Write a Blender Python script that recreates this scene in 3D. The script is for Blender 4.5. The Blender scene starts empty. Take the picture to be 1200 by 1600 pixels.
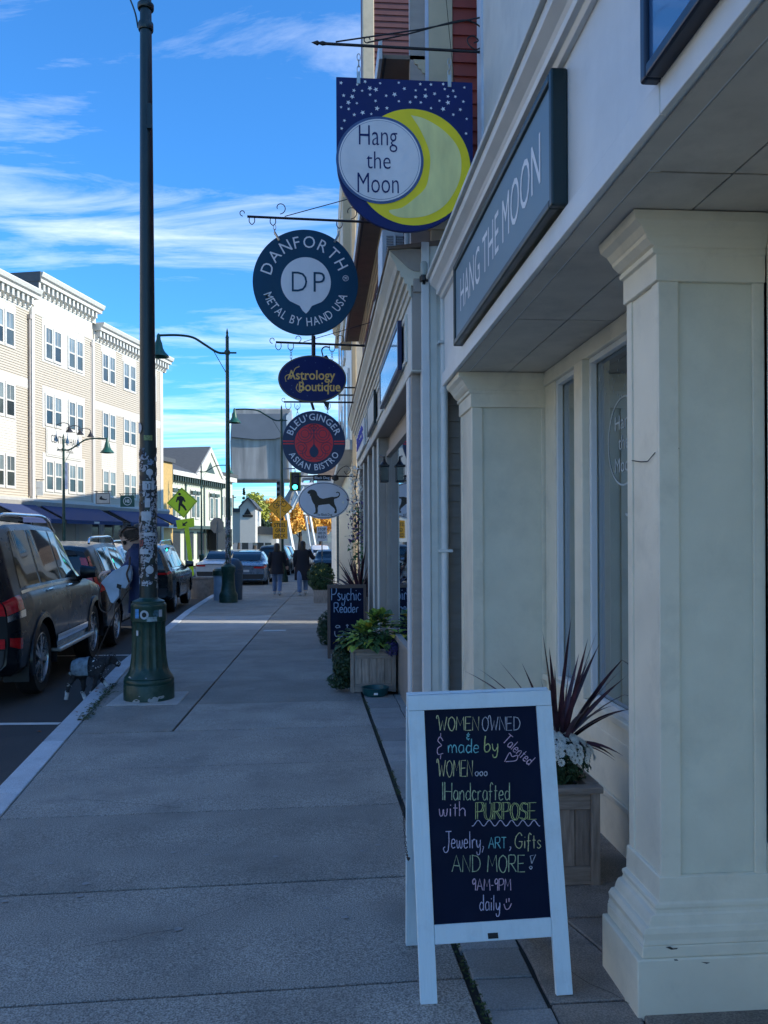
import bpy, bmesh, math, random
import numpy as np
from mathutils import Vector, Matrix
random.seed(7)
R = math.radians
scene = bpy.context.scene
COL = scene.collection
# ---------------------------------------------------------------- camera, light, exposure
FPX, CXP, CYP, EYE, ROLL = 1300.0, 600.0, 841.0, 1.5, 0.005
YAW = math.atan(100 / FPX)
SA, CA = math.sin(YAW), math.cos(YAW)
cd = bpy.data.cameras.new('camera')
cam = bpy.data.objects.new('camera', cd)
COL.objects.link(cam)
cd.sensor_fit = 'HORIZONTAL'
cd.sensor_width = 36
cd.lens = 36 * FPX / 1200
cd.shift_y = 41 / 1200
cd.clip_start = .05
cd.clip_end = 4000
cam.location = (0, 0, EYE)
cam.rotation_euler = (Matrix.Rotation(-YAW, 4, 'Z') @ Matrix.Rotation(R(90), 4, 'X') @ Matrix.Rotation(-ROLL, 4, 'Z')).to_euler()
scene.camera = cam
SUN_EL, SUN_AZ = 28.0, 100.0      # azimuth measured from +Y towards +X
sl = bpy.data.lights.new('sun', 'SUN')
sl.energy = 2.3
sl.angle = R(.5)
sl.color = (1, .95, .82)
so = bpy.data.objects.new('sun', sl)
COL.objects.link(so)
sd = Vector((math.sin(R(SUN_AZ)) * math.cos(R(SUN_EL)), math.cos(R(SUN_AZ)) * math.cos(R(SUN_EL)), math.sin(R(SUN_EL))))
so.rotation_euler = sd.to_track_quat('Z', 'Y').to_euler()
so.location = (20, 0, 30)
wd = bpy.data.worlds.new('World')
scene.world = wd
wd.use_nodes = True
nt = wd.node_tree
N = nt.nodes
N.clear()
def nn(tree, t, **k):
    n = tree.nodes.new(t)
    for a, b in k.items():
        setattr(n, a, b)
    return n
sky = nn(nt, 'ShaderNodeTexSky', sky_type='NISHITA', sun_disc=False)
sky.sun_elevation = R(SUN_EL)
sky.sun_rotation = R(SUN_AZ)
sky.air_density = 1.0
sky.dust_density = .3
sky.ozone_density = 3.0
bg = nn(nt, 'ShaderNodeBackground')
bg.inputs[1].default_value = .15
out = nn(nt, 'ShaderNodeOutputWorld')
tc = nn(nt, 'ShaderNodeTexCoord')
sep = nn(nt, 'ShaderNodeSeparateXYZ')
nt.links.new(tc.outputs['Generated'], sep.inputs[0])
def wm(op, a, b=None, c=None, clamp=False):
    n = nn(nt, 'ShaderNodeMath', operation=op)
    n.use_clamp = clamp
    for i, q in enumerate((a, b, c)):
        if q is None: continue
        if isinstance(q, (int, float)): n.inputs[i].default_value = q
        else: nt.links.new(q, n.inputs[i])
    return n.outputs[0]
zz = wm('MAXIMUM', sep.outputs[2], .0)
den = wm('ADD', zz, .10)
cx_ = wm('DIVIDE', sep.outputs[0], den)
cy_ = wm('DIVIDE', sep.outputs[1], den)
comb = nn(nt, 'ShaderNodeCombineXYZ')
nt.links.new(wm('MULTIPLY', cx_, .55), comb.inputs[0])
nt.links.new(wm('MULTIPLY', cy_, 1.9), comb.inputs[1])
n1 = nn(nt, 'ShaderNodeTexNoise')
n1.inputs['Scale'].default_value = 1.7
n1.inputs['Detail'].default_value = 9
n1.inputs['Roughness'].default_value = .64
n1.inputs['Distortion'].default_value = .7
nt.links.new(comb.outputs[0], n1.inputs['Vector'])
n2 = nn(nt, 'ShaderNodeTexNoise')
n2.inputs['Scale'].default_value = .45
n2.inputs['Detail'].default_value = 3
nt.links.new(comb.outputs[0], n2.inputs['Vector'])
low = wm('SUBTRACT', 1.0, wm('MULTIPLY', zz, 2.2), clamp=True)     # more cloud towards the horizon
dsum = wm('ADD', wm('ADD', wm('MULTIPLY', n1.outputs[0], 1.0), wm('MULTIPLY', n2.outputs[0], .55)), wm('MULTIPLY', low, .17))
cloud = wm('MULTIPLY', wm('SUBTRACT', dsum, .80), 3.4, clamp=True)
cloud = wm('MULTIPLY', cloud, .52)
tint = nn(nt, 'ShaderNodeMix', data_type='RGBA', blend_type='MULTIPLY')
tint.inputs[0].default_value = 1
tint.inputs[7].default_value = (.20, .51, .78, 1)
nt.links.new(sky.outputs[0], tint.inputs[6])
mixc = nn(nt, 'ShaderNodeMix', data_type='RGBA')
nt.links.new(cloud, mixc.inputs[0])
nt.links.new(tint.outputs[2], mixc.inputs[6])
mixc.inputs[7].default_value = (4.3, 4.45, 4.4, 1)
nt.links.new(mixc.outputs[2], bg.inputs[0])
nt.links.new(bg.outputs[0], out.inputs[0])
scene.view_settings.view_transform = 'Standard'
scene.view_settings.look = 'None'
scene.view_settings.gamma = 1
scene.view_settings.exposure = 1.42
scene.cycles.max_bounces = 6
scene.cycles.use_denoising = True

# ---------------------------------------------------------------- measuring helpers
def ray(px, py):
    dx, dy = px - CXP, py - CYP
    dx, dy = dx - ROLL * dy, dy + ROLL * dx
    u, v = dx / FPX, -dy / FPX
    return SA + CA * u, CA - SA * u, v
def at(px, py, Y):
    x, y, z = ray(px, py)
    t = Y / y
    return Vector((x * t, Y, EYE + z * t))
def G(y):
    return -.01 * min(max(y, -20), 60)
# ---------------------------------------------------------------- materials
MATS = {}
def mat(name, col, rough=.6, metal=0, var=.12, scale=6, bump=.0, bscale=60, spec=.5, coat=0, stretch=None, dirt=0, dirtcol=(.05, .045, .04), speck=0, emis=None, alpha=None, dscale=2.2, rvar=.12, ov=0):
    if name in MATS: return MATS[name]
    m = bpy.data.materials.new(name)
    m.use_nodes = True
    t = m.node_tree
    b = t.nodes['Principled BSDF']
    L = t.links.new
    b.inputs['Roughness'].default_value = rough
    b.inputs['Metallic'].default_value = metal
    b.inputs['Specular IOR Level'].default_value = spec
    b.inputs['Coat Weight'].default_value = coat
    b.inputs['Coat Roughness'].default_value = .03
    tc = nn(t, 'ShaderNodeTexCoord')
    mp = nn(t, 'ShaderNodeMapping')
    L(tc.outputs['Object'], mp.inputs[0])
    if stretch: mp.inputs['Scale'].default_value = stretch
    c0 = (*col, 1)
    nz = nn(t, 'ShaderNodeTexNoise')
    nz.inputs['Scale'].default_value = scale
    nz.inputs['Detail'].default_value = 6
    L(mp.outputs[0], nz.inputs['Vector'])
    mr = nn(t, 'ShaderNodeMapRange')
    mr.inputs['From Min'].default_value = .3
    mr.inputs['From Max'].default_value = .7
    mr.inputs['To Min'].default_value = 1 - var
    mr.inputs['To Max'].default_value = 1 + var
    L(nz.outputs[0], mr.inputs[0])
    hv = nn(t, 'ShaderNodeHueSaturation')
    hv.inputs['Color'].default_value = c0
    if ov:
        oi = nn(t, 'ShaderNodeObjectInfo'); mo = nn(t, 'ShaderNodeMapRange'); mm_ = nn(t, 'ShaderNodeMath', operation='MULTIPLY')
        mo.inputs['To Min'].default_value = 1 - ov; mo.inputs['To Max'].default_value = 1 + ov
        L(oi.outputs['Random'], mo.inputs[0]); L(mo.outputs[0], mm_.inputs[0]); L(mr.outputs[0], mm_.inputs[1]); L(mm_.outputs[0], hv.inputs['Value'])
    else: L(mr.outputs[0], hv.inputs['Value'])
    cur = hv.outputs[0]
    if speck:
        ns = nn(t, 'ShaderNodeTexNoise')
        ns.inputs['Scale'].default_value = 170
        ns.inputs['Detail'].default_value = 2
        L(tc.outputs['Object'], ns.inputs['Vector'])
        ms = nn(t, 'ShaderNodeMapRange')
        ms.inputs['From Min'].default_value = .35
        ms.inputs['From Max'].default_value = .65
        ms.inputs['To Min'].default_value = 1 - speck
        ms.inputs['To Max'].default_value = 1 + speck
        L(ns.outputs[0], ms.inputs[0])
        h2 = nn(t, 'ShaderNodeHueSaturation')
        L(ms.outputs[0], h2.inputs['Value'])
        L(cur, h2.inputs['Color'])
        cur = h2.outputs[0]
    if dirt:
        nd = nn(t, 'ShaderNodeTexNoise')
        nd.inputs['Scale'].default_value = dscale
        nd.inputs['Detail'].default_value = 10
        nd.inputs['Roughness'].default_value = .7
        L(tc.outputs['Object'], nd.inputs['Vector'])
        md = nn(t, 'ShaderNodeMapRange')
        md.inputs['From Min'].default_value = .5
        md.inputs['From Max'].default_value = .72
        md.inputs['To Min'].default_value = 0
        md.inputs['To Max'].default_value = dirt
        L(nd.outputs[0], md.inputs[0])
        mx = nn(t, 'ShaderNodeMix', data_type='RGBA')
        L(md.outputs[0], mx.inputs[0])
        L(cur, mx.inputs[6])
        mx.inputs[7].default_value = (*dirtcol, 1)
        cur = mx.outputs[2]
    L(cur, b.inputs['Base Color'])
    if rvar:
        rr = nn(t, 'ShaderNodeMapRange')
        rr.inputs['To Min'].default_value = max(.02, rough - rvar)
        rr.inputs['To Max'].default_value = min(1, rough + rvar)
        L(nz.outputs[0], rr.inputs[0])
        if rough > .2: L(rr.outputs[0], b.inputs['Roughness'])
    if bump:
        nb = nn(t, 'ShaderNodeTexNoise')
        nb.inputs['Scale'].default_value = bscale
        nb.inputs['Detail'].default_value = 4
        L(mp.outputs[0], nb.inputs['Vector'])
        bp = nn(t, 'ShaderNodeBump')
        bp.inputs['Strength'].default_value = bump
        bp.inputs['Distance'].default_value = .01
        L(nb.outputs[0], bp.inputs['Height'])
        L(bp.outputs[0], b.inputs['Normal'])
    if emis:
        b.inputs['Emission Color'].default_value = (*emis[:3], 1)
        b.inputs['Emission Strength'].default_value = emis[3]
    MATS[name] = m
    return m
def glassmat(name, tint=(.6, .65, .66), mixr=.25):
    m = bpy.data.materials.new(name)
    m.use_nodes = True
    t = m.node_tree
    t.nodes.clear()
    o = nn(t, 'ShaderNodeOutputMaterial')
    g = nn(t, 'ShaderNodeBsdfGlossy')
    g.inputs['Roughness'].default_value = .02
    g.inputs['Color'].default_value = (.9, .95, 1, 1)
    tr = nn(t, 'ShaderNodeBsdfTransparent')
    tr.inputs[0].default_value = (*tint, 1)
    fr = nn(t, 'ShaderNodeFresnel')
    fr.inputs[0].default_value = 1.5
    ad = nn(t, 'ShaderNodeMath', operation='ADD')
    ad.use_clamp = True
    ad.inputs[1].default_value = mixr
    mx = nn(t, 'ShaderNodeMixShader')
    t.links.new(fr.outputs[0], ad.inputs[0])
    t.links.new(ad.outputs[0], mx.inputs[0])
    t.links.new(tr.outputs[0], mx.inputs[1])
    t.links.new(g.outputs[0], mx.inputs[2])
    t.links.new(mx.outputs[0], o.inputs[0])
    return m
M = {}
M['white'] = mat('white_paint', (.74, .75, .75), .45, var=.05, bump=.12, bscale=40, dirt=.25, dirtcol=(.35, .33, .3), stretch=(1, 1, .15))
M['cream'] = mat('cream_paint', (.86, .78, .62), .38, var=.05, bump=.2, bscale=30, dirt=.35, dirtcol=(.45, .42, .34), dscale=4)
M['creamshaft'] = mat('cream_paint_panel', (.80, .75, .60), .45, var=.05, bump=.25, bscale=45, dirt=.3, dirtcol=(.5, .49, .40), dscale=2.6)
M['fascia'] = mat('pale_fascia_paint', (.80, .80, .78), .38, var=.05, bump=.12, bscale=25, stretch=(1, 1, .2), dirt=.2, dirtcol=(.4, .4, .37))
M['soffit'] = mat('soffit_paint', (.66, .60, .52), .6, var=.08, dirt=.3, dirtcol=(.15, .14, .12))
M['taupe'] = mat('taupe_siding', (.42, .35, .30), .6, var=.08, bump=.2, bscale=50, stretch=(1, 1, 4), ov=0.05)
M['taupe_trim'] = mat('taupe_trim', (.36, .31, .27), .5, var=.06, bump=.1, dirt=.2)
M['greytrim'] = mat('grey_corner_trim', (.68, .68, .63), .5, var=.07, bump=.1, dirt=.25, dirtcol=(.25, .25, .23))
M['beige'] = mat('beige_trim', (.62, .50, .33), .55, var=.06, dirt=.2)
M['red'] = mat('brick_red_siding', (.38, .075, .055), .6, var=.1, bump=.2, bscale=50, ov=0.07)
M['maroon'] = mat('maroon_siding', (.12, .045, .04), .6, var=.1)
M['brown'] = mat('brown_soffit', (.22, .165, .125), .7, var=.15)
M['downpipe'] = mat('downpipe_paint', (.72, .74, .72), .4, var=.06, dirt=.15)
M['greenmetal'] = mat('dark_green_metal', (.008, .045, .032), .38, var=.15, bump=.1, bscale=25, dirt=.18, dirtcol=(.25, .27, .26), dscale=6)
M['shade'] = mat('shade_green', (.012, .09, .065), .4)
M['polemetal'] = mat('pole_dark_metal', (.012, .028, .030), .35, var=.15, bump=.05)
M['iron'] = mat('black_iron', (.012, .012, .016), .45, var=.2, bump=.2, bscale=90)
M['rustiron'] = mat('brown_iron', (.035, .022, .022), .5, var=.2, bump=.2, bscale=90)
M['galv'] = mat('galvanised_metal', (.5, .5, .48), .35, metal=.8, var=.15)
M['navy'] = mat('sign_navy_paint', (.006, .016, .12), .45, var=.12, dirt=.12, dirtcol=(.02, .04, .13), spec=.3)
M['signgrey'] = mat('sign_grey_blue', (.84, .80, .82), .45, var=.05, dirt=.2, dirtcol=(.25, .28, .35), stretch=(1, 1, .2))
M['signring'] = mat('sign_slate_blue', (.06, .11, .26), .45, var=.1)
M['yellow'] = mat('moon_yellow', (.97, .74, .005), .45, var=.08)
M['paleyellow'] = mat('moon_pale_yellow', (.88, .78, .32), .45, var=.14, scale=9, stretch=(1, 1, .3))
M['starwhite'] = mat('star_white', (.86, .86, .88), .5, var=.05)
M['teal'] = mat('deep_teal_sign', (.005, .055, .115), .5, var=.15, dirt=.15, dirtcol=(.02, .08, .14), spec=.25, stretch=(1, 1, .25))
M['gold'] = mat('gold_lettering', (.9, .56, .16), .4, var=.2, scale=30)
M['ginger'] = mat('sign_red', (.75, .04, .05), .45, var=.08)
M['ovalwhite'] = mat('oval_sign_white', (.76, .77, .84), .5, var=.05)
M['dogbrown'] = mat('silhouette_brown', (.05, .038, .028), .5, var=.1)
M['chalk'] = mat('chalkboard_navy', (.003, .008, .030), .7, var=.25, scale=3, dirt=.35, dirtcol=(.012, .022, .048), dscale=4, spec=.18)
M['whiteboardwood'] = mat('white_painted_wood', (.74, .86, .92), .5, var=.05, bump=.3, bscale=60, stretch=(1, 1, .12), dirt=.3, dirtcol=(.42, .44, .46), dscale=5)
M['brownframe'] = mat('brown_wood_frame', (.14, .085, .065), .5, var=.15, stretch=(1, 1, .15))
M['weathered'] = mat('weathered_teak', (.36, .29, .24), .7, var=.28, scale=14, bump=.4, bscale=40, stretch=(4, 4, .5), dirt=.3, dirtcol=(.1, .09, .08), ov=0.18)
M['weathered_h'] = mat('weathered_teak_rail', (.34, .28, .235), .7, var=.28, scale=14, bump=.4, bscale=40, stretch=(.5, .5, 5), dirt=.3, dirtcol=(.1, .09, .08))
M['soil'] = mat('soil', (.03, .022, .016), .95, var=.3)
M['concrete'] = mat('sidewalk_concrete', (.30, .28, .25), .8, var=.16, scale=2.2, bump=.35, bscale=140, speck=.5, dirt=.75, dirtcol=(.18, .17, .155), dscale=1.7, ov=0.17)
M['concrete2'] = mat('sidewalk_concrete_light', (.44, .43, .41), .8, var=.14, scale=2.6, bump=.35, bscale=140, speck=.3, dirt=.35, dirtcol=(.28, .27, .26), dscale=1.5)
M['paver'] = mat('bluestone_paver', (.28, .285, .28), .75, var=.14, scale=5, bump=.3, bscale=90, speck=.2, dirt=.3, dirtcol=(.09, .09, .09), ov=0.14)
M['oldconc'] = mat('stained_old_concrete', (.24, .205, .175), .8, var=.3, scale=3.5, bump=.5, bscale=60, speck=.3, dirt=.6, dirtcol=(.05, .045, .04), dscale=3, ov=0.12)
M['kerb'] = mat('granite_kerb', (.52, .55, .58), .7, var=.1, scale=5, bump=.3, bscale=90, speck=.2, dirt=.3, dirtcol=(.2, .2, .2), ov=0.12)
M['asphalt'] = mat('asphalt', (.048, .046, .046), .8, var=.2, scale=3, bump=.5, bscale=150, speck=.3)
M['joint'] = mat('joint_dirt', (.035, .033, .03), .95, var=.3)
M['ground'] = mat('ground_earth', (.10, .095, .08), .95, var=.3, scale=.2)
M['roadwhite'] = mat('road_paint', (.6, .6, .58), .7, var=.1, dirt=.3, dirtcol=(.2, .2, .2))
M['moss'] = mat('moss', (.05, .075, .02), .95, var=.4, scale=20)
M['glass'] = glassmat('shop_glass', (.84, .90, .88), .34)
M['darkglass'] = mat('dark_window_glass', (.010, .013, .014), .04, var=0, spec=.9, rvar=0)
M['farpane'] = mat('far_pane', (.05, .06, .055), .08, var=.5, scale=.8, spec=.6, ov=0.5)
M['blind'] = mat('window_blind', (.24, .26, .26), .7, var=.1)
M['lsiding'] = mat('cream_siding', (.50, .435, .345), .6, var=.03)
M['lwhite'] = mat('bright_white_trim', (.62, .59, .53), .5, var=.03)
M['slate'] = mat('grey_roof', (.07, .075, .08), .7, var=.15, scale=4, stretch=(1, 1, 6))
M['shingle'] = mat('weathered_shingle', (.15, .115, .095), .85, var=.35, scale=3, stretch=(1, 1, 8), bump=.6, bscale=12)
M['awning'] = mat('indigo_awning', (.022, .040, .12), .8, var=.08)
M['shopshade'] = mat('storefront_paint', (.42, .40, .36), .6, var=.08)
M['bluegreysid'] = mat('dark_blue_siding', (.035, .06, .085), .6, var=.08)
M['victorian'] = mat('cream_green_wall', (.55, .56, .44), .6, var=.05)
M['vgreen'] = mat('victorian_green_trim', (.05, .075, .06), .5)
M['ochre'] = mat('ochre_wall', (.50, .33, .11), .6)
M['leafdark'] = mat('cordyline_leaf', (.065, .02, .032), .35, var=.5, scale=15, spec=.5, ov=0.4)
M['mumleaf'] = mat('mum_leaf', (.025, .06, .02), .6, var=.4)
M['mum'] = mat('white_mum', (.88, .88, .80), .6, var=.1, ov=0.12)
M['lime'] = mat('lime_leaf', (.34, .46, .08), .5, var=.35, scale=8, ov=0.3)
M['yellowleaf'] = mat('yellow_leaf', (.62, .48, .06), .5, var=.3, scale=8)
M['ivy'] = mat('ivy_leaf', (.025, .055, .018), .5, var=.5, scale=5)
M['purplefl'] = mat('purple_flower', (.10, .07, .22), .6, var=.3)
M['tealpot'] = mat('teal_bowl', (.01, .09, .10), .35)
M['tyre'] = mat('tyre_rubber', (.012, .012, .013), .75, var=.2)
M['rim'] = mat('alloy_rim', (.42, .43, .44), .28, metal=.85, var=.1)
M['chrome'] = mat('chrome', (.7, .71, .72), .12, metal=1, var=.03)
M['carblack'] = mat('car_paint_black', (.004, .006, .010), .3, var=.03, coat=.22, spec=.3)
M['cargreen'] = mat('car_paint_dark_green_grey', (.010, .013, .014), .25, metal=.0, var=.03, coat=.4)
M['carnavy'] = mat('car_paint_navy', (.010, .016, .032), .22, var=.03, coat=1)
M['carbluegrey'] = mat('car_paint_blue_grey', (.12, .17, .24), .28, metal=.3, var=.03, coat=1)
M['carwhite'] = mat('car_paint_white', (.6, .61, .62), .3, var=.03, coat=1)
M['carglass'] = mat('car_glass', (.006, .009, .010), .03, var=0, spec=.7, coat=.2, rvar=0)
M['plastic'] = mat('black_plastic', (.015, .015, .017), .55, var=.1)
M['redlamp'] = mat('red_lamp_lens', (.50, .008, .012), .15, var=.25, scale=25, coat=1)
M['plate'] = mat('number_plate', (.55, .57, .6), .5, var=.1, scale=40)
M['skin'] = mat('skin', (.72, .44, .33), .5, var=.06)
M['hair'] = mat('brown_hair', (.075, .048, .034), .5, var=.5, scale=40, stretch=(1, 1, .2), bump=.6, bscale=60)
M['hairdk'] = mat('dark_hair', (.015, .01, .009), .5, var=.4, scale=30)
M['jacket'] = mat('navy_jacket', (.016, .026, .085), .6, var=.2, bump=.5, bscale=14)
M['coat'] = mat('black_coat', (.006, .007, .016), .75, var=.25, bump=.4, bscale=12)
M['trousers'] = mat('dark_trousers', (.010, .010, .014), .8, var=.2)
M['jeans'] = mat('blue_jeans', (.13, .20, .33), .8, var=.2, bump=.3, bscale=15)
M['shoe'] = mat('pale_shoe', (.5, .5, .5), .6)
M['bag'] = mat('grey_blue_bag', (.38, .46, .56), .55, var=.2, bump=.5, bscale=12)
M['strap'] = mat('brown_strap', (.07, .045, .035), .6)
M['dogfur'] = mat('dog_fur_black', (.035, .033, .036), .85, var=.5, scale=18, bump=.8, bscale=60)
M['dogcoat'] = mat('dog_jacket_camouflage', (.16, .21, .25), .8, var=.6, scale=16, bump=.3)
M['dogwhite'] = mat('dog_fur_white', (.60, .60, .60), .85, var=.4, scale=20, bump=.6)
M['signyel'] = mat('fluorescent_yellow_green', (.66, .86, .01), .45, var=.04)
M['signorg'] = mat('traffic_orange', (.95, .42, .01), .45, var=.04)
M['black'] = mat('black_print', (.012, .012, .012), .6, var=.1)
M['signback'] = mat('sign_back_aluminium', (.36, .29, .22), .5, var=.1)
M['binblue'] = mat('blue_bin', (.02, .06, .11), .4)
M['binpale'] = mat('pale_blue_bin', (.30, .38, .46), .5)
M['green_light'] = mat('green_signal_lens', (.02, .5, .4), .3, emis=(.05, 1, .75, 2.2))
M['counterw'] = mat('stained_concrete_block', (.36, .32, .285), .8, var=.4, scale=1.1, stretch=(1, 1, .12), dirt=.5, dirtcol=(.25, .235, .22), dscale=.35, bump=.4, bscale=1)
M['steelgrey'] = mat('bridge_grey_steel', (.25, .26, .28), .5, var=.1)
M['steelwhite'] = mat('bridge_pale_steel', (.6, .6, .58), .5, var=.1)
M['bark'] = mat('bark', (.07, .05, .035), .9, var=.3)
M['autumn1'] = mat('autumn_gold_leaf', (.85, .46, .07), .7, var=.5, scale=.7)
M['autumn2'] = mat('autumn_green_leaf', (.42, .42, .06), .7, var=.6, scale=.6)
M['evergreen'] = mat('evergreen_leaf', (.03, .06, .03), .8, var=.5, scale=.7)
M['driedleaf'] = mat('dried_leaf', (.30, .11, .04), .8, var=.4)
M['gum'] = mat('gum_spot', (.30, .30, .30), .8, var=.1)
M['acwhite'] = mat('air_conditioner_white', (.55, .58, .62), .45, var=.04)
def chalkm(n, c): return mat('chalk_' + n, c, .9, var=.35, scale=120)
CH = dict(y=chalkm('yellow', (.58, .56, .30)), w=chalkm('white', (.45, .46, .52)), p=chalkm('pink', (.62, .44, .56)), c=chalkm('cyan', (.18, .48, .52)), g=chalkm('green', (.42, .50, .32)), l=chalkm('lime', (.52, .58, .24)), v=chalkm('violet', (.55, .50, .66)), b=chalkm('pale_blue', (.30, .42, .60)))
def stickermat():
    m = bpy.data.materials.new('sticker_print')
    m.use_nodes = True
    t = m.node_tree
    b = t.nodes['Principled BSDF']
    oi = nn(t, 'ShaderNodeObjectInfo')
    tc = nn(t, 'ShaderNodeTexCoord')
    vm = nn(t, 'ShaderNodeVectorMath', operation='ADD')
    cmb = nn(t, 'ShaderNodeCombineXYZ')
    mu = nn(t, 'ShaderNodeMath', operation='MULTIPLY')
    mu.inputs[1].default_value = 40
    L = t.links.new
    L(oi.outputs['Random'], mu.inputs[0]); L(mu.outputs[0], cmb.inputs[0])
    L(tc.outputs['Object'], vm.inputs[0]); L(cmb.outputs[0], vm.inputs[1])
    nz = nn(t, 'ShaderNodeTexNoise')
    nz.inputs['Scale'].default_value = 38
    nz.inputs['Detail'].default_value = 1.5
    L(vm.outputs[0], nz.inputs['Vector'])
    cr = nn(t, 'ShaderNodeValToRGB')
    cr.color_ramp.interpolation = 'CONSTANT'
    e = cr.color_ramp.elements
    e[0].position = 0; e[0].color = (0, 0, 0, 1)
    e[1].position = .47; e[1].color = (1, 1, 1, 1)
    L(nz.outputs[0], cr.inputs[0])
    c2 = nn(t, 'ShaderNodeValToRGB')
    c2.color_ramp.interpolation = 'CONSTANT'
    cols = [(0, (.36, .38, .44)), (.3, (.46, .48, .52)), (.5, (.025, .025, .03)), (.68, (.22, .30, .42)), (.76, (.34, .33, .35)), (.86, (.22, .05, .06)), (.90, (.40, .40, .44)), (.96, (.08, .14, .20))]
    c2.color_ramp.elements[0].color = (*cols[0][1], 1)
    c2.color_ramp.elements[1].position = cols[1][0]; c2.color_ramp.elements[1].color = (*cols[1][1], 1)
    for p, c in cols[2:]:
        el = c2.color_ramp.elements.new(p); el.color = (*c, 1)
    L(oi.outputs['Random'], c2.inputs[0])
    mx = nn(t, 'ShaderNodeMix', data_type='RGBA')
    L(cr.outputs[0], mx.inputs[0])
    mx.inputs[6].default_value = (.02, .02, .03, 1)
    L(c2.outputs[0], mx.inputs[7])
    L(mx.outputs[2], b.inputs['Base Color'])
    b.inputs['Roughness'].default_value = .5
    return m
M['sticker'] = stickermat()

# ---------------------------------------------------------------- mesh helpers
def tag(o, label=None, cat=None, group=None, kind=None):
    if label: o['label'] = label
    if cat: o['category'] = cat
    if group: o['group'] = group
    if kind: o['kind'] = kind
    return o
def thing(name, label, cat, loc=(0, 0, 0), rz=0, group=None):
    o = bpy.data.objects.new(name, None)
    o.empty_display_size = .2
    COL.objects.link(o)
    o.location = loc
    o.rotation_euler = (0, 0, rz)
    return tag(o, label, cat, group)
def origin(o):
    v = Vector((0, 0, 0))
    while o is not None:
        v += o.location
        o = o.parent
    return v
def link(name, me, m, parent=None):
    o = bpy.data.objects.new(name, me)
    COL.objects.link(o)
    if parent is not None: o.parent = parent
    if m is not None and len(me.materials) == 0:
        for q in (m if isinstance(m, (list, tuple)) else [m]): me.materials.append(q)
    return o
def copy_tree(o, parent=None):
    c = o.copy()
    COL.objects.link(c)
    c.parent = parent
    for ch in list(o.children): copy_tree(ch, c)
    return c
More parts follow.
